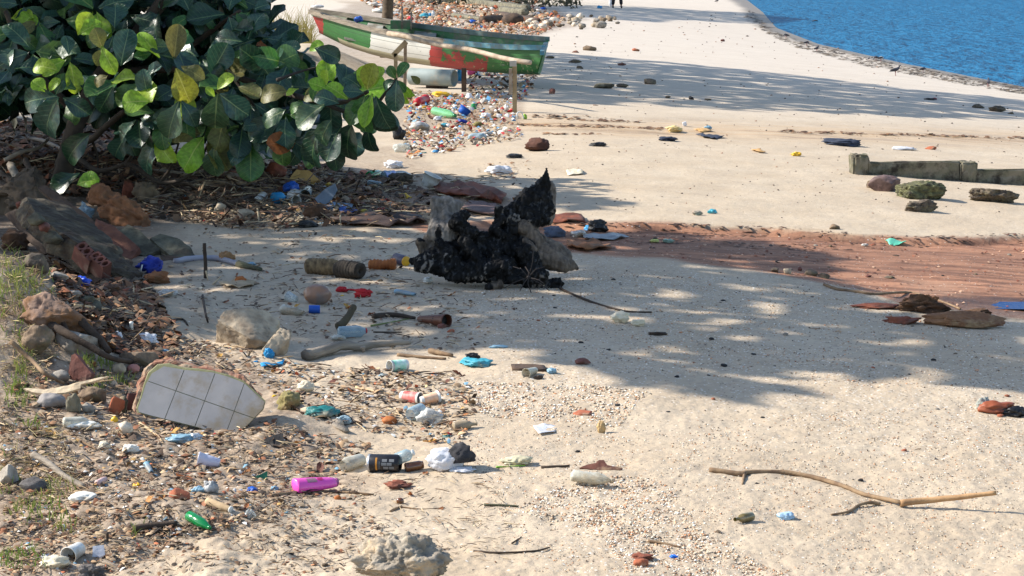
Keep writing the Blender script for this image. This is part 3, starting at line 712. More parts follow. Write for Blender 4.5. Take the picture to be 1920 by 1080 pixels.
# ------------------------------------------------------------------ the green boat on its trestles
def boat_paint():
    m = bpy.data.materials.new('boat_paint'); m.use_nodes = True
    nt = m.node_tree; N = nt.nodes; L = nt.links; b = N['Principled BSDF']
    uv = N.new('ShaderNodeUVMap'); sp = N.new('ShaderNodeSeparateXYZ'); L.new(uv.outputs[0], sp.inputs[0])
    def M_(op, a, bb=None):
        n = N.new('ShaderNodeMath'); n.operation = op
        for k, s in ((0, a), (1, bb)):
            if s is None: continue
            if isinstance(s, (int, float)): n.inputs[k].default_value = s
            else: L.new(s, n.inputs[k])
        return n.outputs[0]
    def noise(sc, d=4, vec=None):
        n = N.new('ShaderNodeTexNoise'); n.inputs['Scale'].default_value = sc; n.inputs['Detail'].default_value = d; n.inputs['Roughness'].default_value = .65
        L.new(vec or tc.outputs['Object'], n.inputs['Vector']); return n.outputs[0]
    tc = N.new('ShaderNodeTexCoord')
    jag = M_('MULTIPLY', M_('SUBTRACT', noise(9), .5), .03)
    t = M_('ADD', sp.outputs[0], jag); s = sp.outputs[1]
    def mix(f, a, rgb):
        n = N.new('ShaderNodeMix'); n.data_type = 'RGBA'; L.new(f, n.inputs[0])
        if isinstance(a, tuple): n.inputs[6].default_value = (*a, 1)
        else: L.new(a, n.inputs[6])
        n.inputs[7].default_value = (*rgb, 1); return n.outputs[2]
    def band(a, bb, x): return M_('MULTIPLY', M_('GREATER_THAN', x, a), M_('LESS_THAN', x, bb))
    g1, g2, red, wh = (.018, .125, .026), (.034, .165, .032), (.33, .028, .024), (.58, .57, .53)
    c = mix(noise(3, 3), g1, g2)
    c = mix(M_('LESS_THAN', M_('ADD', t, M_('MULTIPLY', s, .03)), .052), c, red)
    c = mix(band(.262, .522, t), c, wh)
    rn = M_('ADD', noise(7, 5), M_('MULTIPLY', M_('SUBTRACT', s, .5), .42))
    rz = M_('MULTIPLY', band(.522, .775, t), M_('MAXIMUM', M_('GREATER_THAN', rn, .535), M_('LESS_THAN', t, .575)))
    c = mix(rz, c, red)
    chip = M_('GREATER_THAN', noise(26, 6), .665)
    c = mix(chip, c, (.07, .09, .06))
    sm = M_('MULTIPLY', M_('LESS_THAN', M_('ABSOLUTE', M_('SUBTRACT', M_('FRACT', M_('ADD', M_('MULTIPLY', s, 3.0), .5)), .5)), .035), .6)
    c = mix(sm, c, (.03, .035, .025))
    pale = M_('MULTIPLY', M_('GREATER_THAN', s, .84), M_('MULTIPLY', band(.1, .53, t), 1.0))
    c = mix(pale, c, (.36, .33, .22))
    worn = M_('MULTIPLY', M_('GREATER_THAN', M_('ADD', noise(14, 6), M_('MULTIPLY', t, .22)), .80), M_('GREATER_THAN', s, .45))
    c = mix(worn, c, (.30, .31, .16))
    st = M_('MULTIPLY', noise(5, 8), .55)
    dm = N.new('ShaderNodeMix'); dm.data_type = 'RGBA'; dm.blend_type = 'MULTIPLY'; L.new(st, dm.inputs[0]); L.new(c, dm.inputs[6]); dm.inputs[7].default_value = (.62, .58, .5, 1)
    L.new(dm.outputs[2], b.inputs['Base Color']); b.inputs['Roughness'].default_value = .55
    bp = N.new('ShaderNodeBump'); bp.inputs['Strength'].default_value = .4; bp.inputs['Distance'].default_value = .01; L.new(noise(40, 5), bp.inputs['Height']); L.new(bp.outputs[0], b.inputs['Normal'])
    return m
WOODG = mat('weathered_wood', (150, 138, 122), (108, 98, 86), scale=6, rough=.85, bump=.5, bscale=22, aniso=(1, 1, 6))
WOODP = mat('pale_driftwood', (176, 160, 140), (132, 114, 94), scale=7, rough=.85, bump=.5, bscale=30)
WOODD = mat('dark_wet_wood', (86, 66, 50), (52, 40, 32), scale=9, rough=.85, bump=.6, bscale=30)
WOODR = mat('red_brown_wood', (122, 78, 58), (84, 50, 38), scale=9, rough=.85, bump=.6, bscale=30)
PLANKY = mat('yellow_timber', (172, 150, 112), (130, 110, 80), scale=7, rough=.8, bump=.4, bscale=30)
GREENP = mat('worn_green_paint', (36, 96, 52), (58, 112, 66), scale=6, rough=.6, bump=.3, dirt=(96, 92, 76))
BLUEP = mat('worn_blue_paint', (70, 124, 140), (104, 148, 156), scale=8, rough=.6, bump=.3, dirt=(120, 118, 104))
GREYP = mat('worn_grey_paint', (168, 168, 160), (128, 128, 122), scale=6, rough=.7, bump=.3, dirt=(96, 86, 70))
def build_boat():
    T = np.linspace(0, 1, 44)
    ni = lambda pts, k: np.interp(T, np.array([p[0] for p in pts]), np.array([p[k] for p in pts]))
    near = [(0, 583, 23), (.13, 640, 41), (.27, 700, 57), (.41, 760, 68), (.57, 830, 78), (.73, 900, 86), (.87, 960, 90), (1, 1020, 91)]
    far = [(0, 584, 20), (.13, 648, 29), (.27, 706, 38), (.41, 764, 47), (.57, 834, 56), (.73, 902, 64), (.87, 962, 70), (1, 1027, 75)]
    low = [(0, 598, 56), (.13, 646, 82), (.27, 696, 98), (.41, 756, 112), (.57, 824, 122), (.73, 894, 130), (.87, 954, 134), (1, 1006, 136)]
    dc = 30.9 - 3.3 * T; hb = .52 * np.clip(np.sin(np.pi * np.minimum(.5, .03 + T * .72)) ** .8, 0.04, 1) * (1 - .18 * T ** 4)
    A, B, C_, D_, K = [], [], [], [], []
    for i, t in enumerate(T):
        a = on(ni(near, 1)[i], ni(near, 2)[i], dc[i] - hb[i]); b = on(ni(far, 1)[i], ni(far, 2)[i], dc[i] + hb[i])
        c = on(ni(low, 1)[i], ni(low, 2)[i], dc[i] - hb[i] * .62)
        d = Vector((c.x + (b.x - a.x), dc[i] + hb[i] * .62, c.z + .02)); k = (c + d) / 2 - Vector((0, 0, .06))
        A.append(a); B.append(b); C_.append(c); D_.append(d); K.append(k)
    base = Vector((K[22].x, K[22].y, gz(K[22].x, K[22].y)))
    t_ = thing('rowing_boat', 'old wooden rowing boat painted green white and red resting on trestles', 'boat', base, None, 'the green boat')
    paint = boat_paint()
    # outer skin
    V = []; UV = []; Fc = []; ns = 8
    prof = []
    for i in range(len(T)):
        a, b, c, d, k = A[i], B[i], C_[i], D_[i], K[i]
        bul = (a - b).normalized() * (.05 * hb[i] / .5)
        row = [a.lerp(c, s / ns) + bul * math.sin(math.pi * s / ns) for s in range(ns + 1)] + [k] + [d.lerp(b, s / ns) - bul * math.sin(math.pi * s / ns) for s in range(ns + 1)]
        sv = [s / ns for s in range(ns + 1)] + [1.1] + [1 - s / ns for s in range(ns + 1)]
        prof.append(row); V += row; UV += [(T[i], s) for s in sv]
    m = len(prof[0])
    for i in range(len(T) - 1):
        for k in range(m - 1): Fc.append((i*m+k, i*m+k+1, (i+1)*m+k+1, (i+1)*m+k))
    new_obj('hull', rel(V, base), Fc, paint, t_, uvs=UV)
    # inner skin
    V2 = []; UV2 = []
    for i in range(len(T)):
        cen = (A[i] + B[i] + C_[i] + D_[i]) / 4
        for q, p in enumerate(prof[i]):
            f = .93
            V2.append(cen + (p - cen) * f + Vector((0, 0, .0)))
    o = new_obj('lining', rel(V2, base), [tuple(reversed(f)) for f in Fc], GREENP, t_)
    # transom
    a, b, c, d, k = A[-1], B[-1], C_[-1], D_[-1], K[-1]
    back = Vector((.05, 0, 0)); q = [a, c, k, d, b]
    TV = [p - back * .5 for p in q] + [p + back * .4 for p in q]
    n = 5
    new_obj('transom', rel(TV, base), [tuple(range(n)), tuple(range(2*n-1, n-1, -1))] + [(i, i + n, (i+1) % n + n, (i+1) % n) for i in range(n)], paint, t_, smooth=False, uvs=[(.93, .2), (.95, .9), (.95, 1), (.95, .9), (.93, .2)] * 2)
    # gunwale rails, each of two painted lengths
    def rail(P, i0, i1, mt, w=.045, h=.035):
        V = []; Fc = []
        for i in range(i0, i1 + 1):
            p = P[i] + Vector((0, 0, .012)); tdir = (P[min(i+1, len(P)-1)] - P[max(i-1, 0)]).normalized(); sd = tdir.cross(Vector((0, 0, 1))).normalized()
            for x, z in ((-1, -1), (1, -1), (1, 1), (-1, 1)): V.append(p + sd * (w * x) + Vector((0, 0, h * z)))
        for i in range(i1 - i0):
            for k in range(4): Fc.append((i*4+k, i*4+(k+1) % 4, (i+1)*4+(k+1) % 4, (i+1)*4+k))
        Fc += [(3, 2, 1, 0), tuple((i1 - i0) * 4 + k for k in range(4))]
        new_obj('gunwale', rel(V, base), Fc, mt, t_, smooth=False)
    rail(A, 0, 25, WOODG); rail(A, 25, 43, BLUEP); rail(B, 0, 18, WOODG); rail(B, 18, 43, mat('grey_blue_rail', (96, 116, 112), (74, 92, 90), scale=9, dirt=(110, 104, 90)))
    a, b = A[-1], B[-1]
    v, f = box(.06, 1, .07); mt_, ln = frame(a, b); bx = box(.06, .06, ln); new_obj('stern_rail', rel(xf(bx, mt_)[0], base), bx[1], BLUEP, t_, smooth=False)
    # thwarts, bow deck, floor boards
    def thwart(t0, t1, drop, mt, name='thwart'):
        i0, i1 = int(t0 * 43), int(t1 * 43)
        q = [A[i0].lerp(B[i0], .06), A[i1].lerp(B[i1], .06), A[i1].lerp(B[i1], .94), A[i0].lerp(B[i0], .94)]
        q = [p - Vector((0, 0, drop)) for p in q]; low_ = [p - Vector((0, 0, .035)) for p in q]
        new_obj(name, rel(q + low_, base), [(0, 1, 2, 3), (7, 6, 5, 4), (0, 4, 5, 1), (1, 5, 6, 2), (2, 6, 7, 3), (3, 7, 4, 0)], mt, t_, smooth=False)
    thwart(.02, .15, .02, mat('faded_green_deck', (120, 140, 120), (96, 116, 98), scale=6, dirt=(140, 126, 104)), 'bow_deck'); thwart(.25, .32, .05, GREYP); thwart(.46, .55, .06, GREYP); thwart(.84, .97, .12, mat('pale_blue_seat', (150, 172, 176), (110, 140, 150), scale=7, dirt=(120, 110, 96)), 'stern_seat')
    thwart(.16, .86, .24, mat('boat_floor', (104, 108, 96), (70, 74, 66), scale=5, dirt=(70, 56, 44)), 'floor_board')
    for (u, v0, v1) in ((754, 54, 12), (771, 56, 22)):
        p = on(u, v0, dc[20] + .2); q = on(u, v1, dc[20] + .2); tv, tf = tube([p, q], .016, 6); new_obj('thole_pin', rel(tv, base), tf, WOODG, t_)
    # green box on the thwart
    bb = on(752, 46, 29.7); o = new_obj('fish_box', *xf(box(.32, .28, .13), Matrix.Translation(bb)), GREENP, None, base=bb, smooth=False)
    tag(o, 'small green wooden box sitting in the middle of the boat', 'box')
    # pole laid across the post
    p0, p1 = on(728, 63, 26.9), on(994, 118, 23.7)
    P = [p0.lerp(p1, i / 10) + Vector((0, 0, .012 * math.sin(i * 1.3))) for i in range(11)]
    v, f = tube(P, [.036 - .0005 * i for i in range(11)], 9, jit=.05); mid = p0.lerp(p1, .5)
    o = new_obj('wooden_pole', v, f, WOODP, base=mid); tag(o, 'long bare wooden pole laid along the side of the green boat', 'pole')
    # the forked post under the pole end
    g = at(962, 211)
    t2 = thing('support_post', 'narrow timber post of two battens carrying the end of the pole', 'post', g, 'posts holding up the boat', 'the timber post')
    top = on(960, 122, g.y); h = top.z - g.z
    new_obj('upright', rel(xf(box(.055, .06, h), Matrix.Translation(g + Vector((.02, 0, h / 2))))[0], g), box(1, 1, 1)[1], PLANKY, t2, smooth=False)
    new_obj('batten', rel(xf(box(.04, .05, h * .55), Matrix.Translation(g + Vector((-.032, -.02, h * .66))))[0], g), box(1, 1, 1)[1], WOODP, t2, smooth=False)
    new_obj('cap_block', rel(xf(box(.085, .08, .07), Matrix.Translation(g + Vector((0, -.003, h + .02))))[0], g), box(1, 1, 1)[1], mat('white_block', (200, 194, 180), rough=.7), t2, smooth=False)
    g = at(870, 172); hh = on(870, 128, g.y).z - g.z
    o = new_obj('support_post', *xf(box(.07, .09, hh), Matrix.Translation(g + Vector((0, 0, hh / 2)))), WOODD, base=g, smooth=False)
    tag(o, 'short dark timber post under the red patch of the boat', 'post', 'posts holding up the boat')
    # A-frame trestle at the middle of the boat
    g = at(746, 190); yy = 26.3
    t3 = thing('trestle', 'pale timber trestle propped against the white side of the boat', 'trestle', g, None, 'the pale trestle')
    def bar(name, a, b, w, d, mt): 
        mt_, ln = frame(a, b); bx = xf(box(w, d, ln, (0, 0, ln / 2)), mt_); new_obj(name, rel(bx[0], g), bx[1], mt, t3, smooth=False)
    bar('brace', on(737, 104, yy), on(762, 78, yy), .07, .07, PLANKY)
    bar('leg', on(742, 185, yy), on(742, 100, yy), .07, .05, PLANKY); bar('leg', on(759, 175, yy + .5), on(760, 82, yy + .02), .045, .05, WOODG)
    # grey drum lying under the boat
    pa, pb = on(770, 143, 27.9), on(852, 147, 27.6)
    mt_, ln = frame(pa, pb); r = .125
    V1, F1 = xf(lathe([(r * .96, 0), (r, .01), (r, ln - .01), (r * .99, ln), (r * .86, ln), (r * .86, ln - .25)], 24), mt_)
    gg = Vector((pa.x + .3, pa.y, gz(pa.x + .3, pa.y)))
    o = new_obj('plastic_pipe', V1, F1, mat('pale_pipe', (140, 150, 148), (120, 130, 126), scale=4, rough=.7, bump=.1, dirt=(150, 140, 124), dirt_amt=.25), base=gg); tag(o, 'pale grey plastic pipe lying under the green boat', 'pipe', land='the pale pipe')
build_boat()

# ------------------------------------------------------------------ the charred stump
def remesh(parts, voxel):
    V, Fc = merge(*parts); o = new_obj('tmp', V, Fc)
    md = o.modifiers.new('r', 'REMESH'); md.mode = 'VOXEL'; md.voxel_size = voxel; md.adaptivity = 0
    dg = bpy.context.evaluated_depsgraph_get(); e = o.evaluated_get(dg); me = bpy.data.meshes.new_from_object(e)
    n = len(me.vertices); co = np.zeros(n * 3); me.vertices.foreach_get('co', co); no = np.zeros(n * 3); me.vertex_normals.foreach_get('vector', no)
    Fc = [tuple(p.vertices) for p in me.polygons]
    bpy.data.objects.remove(o); bpy.data.meshes.remove(me)
    return co.reshape(-1, 3), no.reshape(-1, 3), Fc
def capsule(p0, r0, p1, r1, n=12, k=6):
    P = []; Rr = []; d = (p1 - p0).normalized()
    for i in range(4): a = math.pi / 2 * (1 - i / 4); P.append(p0 - d * r0 * math.sin(a)); Rr.append(max(.002, r0 * math.cos(a)))
    for i in range(k + 1): P.append(p0.lerp(p1, i / k)); Rr.append(r0 + (r1 - r0) * i / k)
    for i in range(1, 5): a = math.pi / 2 * i / 4; P.append(p1 + d * r1 * math.sin(a)); Rr.append(max(.002, r1 * math.cos(a)))
    return tube(P, Rr, n)
def build_stump():
    g = at(920, 540); Y0 = g.y + .12; s = ppm(Vector((g.x, Y0, g.z + .2)))
    spec = [(818, 380, .10, 13, 818, 440, .0, 18, 0), (836, 378, .12, 14, 838, 440, .0, 24, 0), (856, 384, .14, 11, 838, 420, .06, 16, 0), (830, 440, 0, 22, 846, 455, 0, 20, .7), (868, 404, -.04, 13, 860, 418, -.04, 17, 1), (858, 420, -.05, 16, 884, 436, -.06, 14, 1),
            (850, 468, .02, 34, 905, 472, .05, 38, 1), (890, 452, .0, 18, 925, 452, .02, 18, 1), (900, 470, .04, 34, 985, 468, .06, 38, 1), (788, 456, -.03, 9, 800, 480, 0, 12, .45), (800, 448, .02, 8, 812, 470, 0, 14, .2), (776, 490, -.08, 8, 836, 476, -.06, 24, 1), (790, 500, -.1, 11, 850, 500, -.08, 26, 1),
            (850, 512, -.12, 12, 900, 505, -.1, 26, 1), (836, 522, -.12, 5, 870, 515, -.12, 14, 1), (880, 510, -.12, 16, 945, 505, -.12, 26, 1), (822, 452, -.08, 9, 838, 486, -.12, 9, .75), (935, 392, .02, 6, 940, 412, .02, 9, 1), (938, 412, .02, 10, 926, 430, .0, 11, 1), (926, 432, .0, 11, 946, 446, .0, 16, 1),
            (958, 396, .05, 12, 962, 430, .04, 18, 1), (972, 386, .07, 15, 1000, 408, .08, 22, 1), (986, 372, .09, 13, 1012, 400, .10, 20, 1), (1003, 360, .10, 12, 1020, 388, .11, 16, 1), (1013, 347, .11, 9, 1024, 372, .12, 13, 1), (1019, 338, .11, 6, 1026, 316, .12, 1.8, 1), (1024, 345, .12, 7, 1026, 395, .12, 14, 1), (1010, 345, .11, 3, 1004, 352, .11, 3, 1), (986, 362, .1, 3, 980, 372, .1, 3, 1), (1031, 346, .15, 8, 1034, 380, .155, 10, 0), (1034, 372, .155, 10, 1027, 414, .14, 11, 0), (1000, 412, .06, 20, 1016, 408, .08, 18, 1),
            (985, 430, .03, 18, 1008, 452, .03, 20, .4), (1000, 440, .05, 18, 1010, 470, .02, 20, .3), (1012, 468, .02, 22, 1040, 484, .0, 22, .25), (1036, 476, .03, 20, 1058, 492, .02, 16, .2), (1050, 488, 0, 16, 1074, 500, 0, 8, .2), (1015, 486, -.02, 20, 1056, 494, -.02, 17, .25), (1026, 464, .03, 18, 1060, 480, .02, 15, .22), (1072, 494, 0, 8, 1082, 504, 0, 4, .3), (985, 470, -.08, 18, 1000, 500, -.1, 20, 1),
            (950, 522, -.14, 14, 1010, 516, -.13, 20, 1), (985, 536, -.14, 8, 1045, 532, -.12, 10, .9), (930, 470, -.10, 11, 928, 500, -.13, 9, .9), (985, 452, -.07, 8, 998, 468, -.09, 9, .42), (870, 452, -.08, 12, 905, 500, -.12, 12, 1), (1030, 540, -.1, 7, 1052, 548, -.1, 4, .7), (916, 538, -.18, 8, 936, 536, -.18, 10, .48)]
    parts = []; cen = []
    for u0, v0, o0, r0, u1, v1, o1, r1, tone in spec:
        p0, p1 = on(u0, v0, Y0 + o0), on(u1, v1, Y0 + o1); parts.append(capsule(p0, r0 / s, p1, r1 / s)); cen.append((np.array(p0), np.array(p1), r0 / s, r1 / s, tone))
    fin = [(921, 432), (935, 400), (950, 384), (965, 373), (986, 356), (1008, 340), (1018, 326), (1025, 314), (1029, 334), (1037, 350), (1037, 388), (1030, 418), (1000, 426), (960, 438)]
    parts.append(prism([on(u, v, Y0 + .02 + .10 * (u - 920) / 110) for u, v in fin], [on(u, v, Y0 + .13 + .06 * (u - 920) / 110) for u, v in fin]))
    side = [(1029, 336), (1039, 346), (1043, 362), (1042, 384), (1034, 416), (1027, 424)]
    parts.append(prism([on(u, v, Y0 + .125) for u, v in side], [on(u, v, Y0 + .2) for u, v in side]))
    co, no, Fc = remesh(parts, .007)
    cen += [(np.array(on(1036, 346, Y0 + .16)), np.array(on(1037, 384, Y0 + .16)), .035, .035, 0), (np.array(on(1037, 384, Y0 + .16)), np.array(on(1030, 418, Y0 + .16)), .035, .03, 0)]
    d1 = np.array([mnoise.fractal(Vector(p) * 9, 1, 2, 4) for p in co]); d2 = np.array([mnoise.noise(Vector((p[0] * 60, p[1] * 60, p[2] * 26))) for p in co]); d3 = np.array([mnoise.ridged_multi_fractal(Vector((p[0] * 22, p[1] * 22, p[2] * 11)), 1, 2, 3, 1, 2) for p in co])
    d5 = np.array([abs(mnoise.noise(Vector((p[0] * 17, p[1] * 17, p[2] * 10)))) for p in co]); d5 = np.clip(.45 - d5 * 3, 0, 1)
    d4 = np.array([mnoise.noise(Vector((p[0] * 130 + p[2] * 40, p[1] * 130, p[2] * 50))) for p in co])
    best = np.full(len(co), 9.); tone = np.zeros(len(co))
    for p0, p1, r0, r1, tn in cen:
        ax = p1 - p0; t = np.clip(((co - p0) @ ax) / (ax @ ax), 0, 1); d = np.linalg.norm(co - (p0 + t[:, None] * ax), axis=1) - (r0 + (r1 - r0) * t)
        d = d + d1 * .007; k = d < best; best[k] = d[k]; tone[k] = tn
    char = tone > .6
    co = co + no * (np.where(char, .020, .013) * d1 + np.where(char, .009, .003) * d2 - np.where(char, .010, .007) * (d3 - .9) + np.where(char, .008, .002) * d4 - np.where(char, .022, .010) * np.maximum(0, d5 - .1))[:, None]
    col = np.zeros((len(co), 3)); f = np.clip(tone + d1 * .12, 0, 1)[:, None]
    gry, brn, blk = np.array([.21, .18, .15]), np.array([.13, .10, .075]), np.array([.006, .0056, .0055])
    col = np.where(f < .3, gry + (brn - gry) * f / .3, np.where(f < .5, brn, blk))
    ash = ((d3 > 1.45) & char)[:, None]; col = np.where(ash, np.array([.045, .045, .047]), col); col = col * (1 + .35 * d2)[:, None]
    grain = np.array([mnoise.fractal(Vector((p[0] * 75, p[1] * 75, p[2] * 11)), 1, 2, 3) for p in co])
    wood = (f < .5)
    col = np.where(wood, col * np.clip(1 + .55 * grain + .35 * d1 - .5 * d5, .25, 1.6)[:, None], col)
    col = np.where(~wood, col + np.clip(grain - .15, 0, 1)[:, None] * np.array([.035, .033, .031]), col)
    ashy = ((d1 > .42) & (d2 > 0) & (d4 > -.2))[:, None] & char[:, None]; col = np.where(ashy, np.array([.16, .14, .12]) * (1 + .4 * d2)[:, None], col)
    m = mat('charred_wood', (255, 255, 255), (200, 200, 200), scale=20, rough=.62, bump=.9, bscale=90, vcol=True, spec=.14)
    o = new_obj('charred_stump', co, Fc, m, base=g, cols=np.clip(col, 0, 1))
    tag(o, 'large burnt tree stump with blackened spikes in the middle of the sand', 'stump', land='the charred stump')
    # bent spokes of an old umbrella tangled at its foot
    hub = on(991, 520, g.y - .16); t = thing('wire_frame', 'broken umbrella frame of thin dark spokes at the foot of the burnt stump', 'umbrella frame', hub, None, 'the broken wire frame')
    met = mat('dull_wire', (58, 48, 44), (40, 34, 30), rough=.8, bump=0)
    for u, v, dy in ((962, 500, 0), (946, 540, -.05), (1000, 470, .02), (1022, 500, 0), (1020, 532, -.1), (996, 550, -.08), (975, 545, -.1), (1030, 545, -.04), (985, 500, .03)):
        e = on(u, v, hub.y + dy); e.z = max(e.z, gz(e.x, e.y) + .005); md = hub.lerp(e, .5) + Vector((0, 0, .008)); v_, f_ = tube([hub, md + Vector((R.gauss(0, .008), 0, R.gauss(0, .008))), e], .0026, 5); new_obj('spoke', rel(v_, hub), f_, met, t)
    bl = rock_shape(4, 2, 2, .1); new_obj('hub', [tuple(p * .012) for p in bl[0]], bl[1], met, t)
build_stump()
# ------------------------------------------------------------------ builders for stones, timber and litter
def ax(u, v, r, vg=None): return on(u, v, at(u, (v + .9 * r) if vg is None else vg).y)
def stick(name, label, pts, r, mt, cat='stick', group=None, land=None, r1=None, n=6, parent_list=None, jit=.12):
    P = []
    for p in pts:
        if len(p) == 2: q = at(p[0], p[1]); q.z += r / ppm(q) * .7
        else: q = on(p[0], p[1], at(p[0], p[2]).y)
        P.append(q)
    s = ppm(P[0]); Q = spline(P, 5) if len(P) > 2 else [P[0].lerp(P[1], i / 4) for i in range(5)]
    m = len(Q); r1 = r * .5 if r1 is None else r1
    sd = int(abs(pts[0][0] * 7 + pts[0][1]))
    v, f = tube(Q, [(r + (r1 - r) * i / (m - 1)) / s for i in range(m)], n, jit=jit, seed=sd)
    mid = Q[m // 2]; base = Vector((mid.x, mid.y, gz(mid.x, mid.y)))
    o = new_obj(name, v, f, mt, base=base)
    return tag(o, label, cat, group, None, land)
def lump(name, label, cat, u, vb, w, h, mt, seed=1, sub=4, cuts=5, rough=.12, fine=.04, pit=0, depth=.75, rot=0, group=None, land=None, sink=.25, smooth=True, freq=1.6, shape=None, lean=0):
    g0 = at(u, vb); s = ppm(g0); rx = w / 2 / s; ry = rx * depth
    sn = (vb + 66) / F_PX
    zt = max(h / s - 1.2 * ry * sn, .25 * h / s)
    rz = zt / (2 - 2 * sink)
    g = Vector((g0.x, g0.y + ry * .8, 0)); g.z = gz(g.x, g.y)
    V, Fc = shape if shape else rock_shape(seed, sub, cuts, rough, fine, pit, freq)
    mx = [max(abs(p[i]) for p in V) for i in range(3)]
    rm = Matrix.Rotation(rot, 3, 'Z')
    out = []
    for p in V:
        q = rm @ Vector((p.x / mx[0], p.y / mx[1], p.z / mx[2]))
        out.append(Vector((q.x * rx + lean * q.z * rx, q.y * ry, q.z * rz + rz * (1 - 2 * sink))) )
    o = new_obj(name, [tuple(p) for p in out], Fc, mt, smooth=smooth); o.location = g
    return tag(o, label, cat, group, None, land)
def crumple_shape(seed, sub=4, amp=.34, freq=2.4, crease=.16):
    V, Fc = ico(sub); rr = random.Random(seed); o = Vector((rr.uniform(-50, 50), rr.uniform(-50, 50), rr.uniform(-50, 50))); out = []
    for v in V:
        a = mnoise.fractal(v * 1.3 + o, 1, 2, 2); c = abs(mnoise.noise(v * freq + o * 1.7)); c2 = abs(mnoise.noise(v * freq * 2.3 + o))
        out.append(v * (1 + amp * a * 1.2 - crease * (1 - c * 3.5) * .6 - crease * .5 * (1 - c2 * 3.5)))
    return out, Fc
def crumple(name, label, cat, u, vb, w, h, mt, seed=1, depth=.7, sub=4, amp=.34, group=None, land=None, sink=.2, crease=.16, rot=0):
    return lump(name, label, cat, u, vb, w, h, mt, shape=crumple_shape(seed, sub, amp, 2.4, crease), depth=depth, group=group, land=land, sink=sink, rot=rot)
def sheet(name, label, cat, poly, mt, lift=.006, wr=.012, th=.002, group=None, land=None, freq=14, cuts=3, edge=0.0):
    P = [at(u, v) for u, v in poly]; c = sum(P, Vector()) / len(P)
    base = Vector((c.x, c.y, gz(c.x, c.y)))
    bm = bmesh.new(); vs = [bm.verts.new(p - base) for p in P]; cv = bm.verts.new(c - base)
    for i in range(len(vs)): bm.faces.new((vs[i], vs[(i + 1) % len(vs)], cv))
    bmesh.ops.subdivide_edges(bm, edges=bm.edges[:], cuts=cuts, use_grid_fill=True)
    bmesh.ops.triangulate(bm, faces=bm.faces[:])
    s = len(label) * 3.7
    X = np.array([v.co.x + base.x for v in bm.verts]); Y = np.array([v.co.y + base.y for v in bm.verts]); Zg = ground(X, Y) - base.z
    for i, v in enumerate(bm.verts):
        v.co.z = Zg[i] + lift + wr * max(-.4, mnoise.fractal(Vector((X[i], Y[i], s)) * freq, 1, 2, 3) + .15)
    bmesh.ops.recalc_face_normals(bm, faces=bm.faces[:])
    r = bmesh.ops.solidify(bm, geom=bm.faces[:], thickness=th)
    me = bpy.data.meshes.new(name); bm.to_mesh(me); bm.free(); me.materials.append(mt)
    me.polygons.foreach_set('use_smooth', [True] * len(me.polygons))
    o = bpy.data.objects.new(name, me); COL.objects.link(o); o.location = base
    return tag(o, label, cat, group, None, land)
def slab_shape(poly, ref, tilt_n, th):
    """Outline seen in the picture laid on a leaning plane through ref with normal tilt_n, then given thickness behind it."""
    n = Vector(tilt_n).normalized(); F_ = []
    for u, v in poly:
        d = Vector(ray(u, v)); o = Vector((0, 0, CAM_H)); t = (ref - o).dot(n) / d.dot(n); F_.append(o + d * t)
    return F_, [p - n * th for p in F_], n
def slab(name, label, cat, poly, ref, n, th, mt, group=None, land=None, rough=.006, cuts=4):
    A, B, nn = slab_shape(poly, ref, n, th); V, Fc = prism(A, B)
    c = sum(V, Vector()) / len(V); base = Vector((c.x, c.y, gz(c.x, c.y)))
    bm = bmesh.new(); vs = [bm.verts.new(p - base) for p in V]
    for f in Fc: bm.faces.new([vs[i] for i in f])
    bmesh.ops.recalc_face_normals(bm, faces=bm.faces[:])
    bmesh.ops.triangulate(bm, faces=[f for f in bm.faces if len(f.verts) > 4])
    bmesh.ops.subdivide_edges(bm, edges=bm.edges[:], cuts=cuts, use_grid_fill=True)
    bm.normal_update()
    for v in bm.verts:
        w = v.co + base; d = v.normal; v.co = v.co + d * rough * mnoise.fractal(w * 22, 1, 2, 4)
    me = bpy.data.meshes.new(name); bm.to_mesh(me); bm.free(); me.materials.append(mt)
    o = bpy.data.objects.new(name, me); COL.objects.link(o); o.location = base
    return tag(o, label, cat, group, None, land)
PET = [(.7, 0), (.95, .025), (1, .09), (.94, .17), (1, .25), (.94, .33), (1, .41), (.96, .5), (1, .6), (.92, .7), (.66, .8), (.4, .88), (.33, .91), (.33, .95)]
GLASSB = [(.9, 0), (1, .03), (1, .55), (.85, .66), (.45, .76), (.38, .8), (.36, .95), (.44, .96), (.44, 1)]
JAR = [(.92, 0), (1, .04), (1, .8), (.86, .88), (.8, .9), (.8, .97)]
TUBE = [(.85, 0), (1, .02), (1, .1), (.96, .3), (.9, .6), (.72, .88), (.6, .95), (.42, .97)]
JUG = [(.8, 0), (1, .04), (1, .62), (.9, .76), (.55, .9), (.4, .94), (.4, .97)]
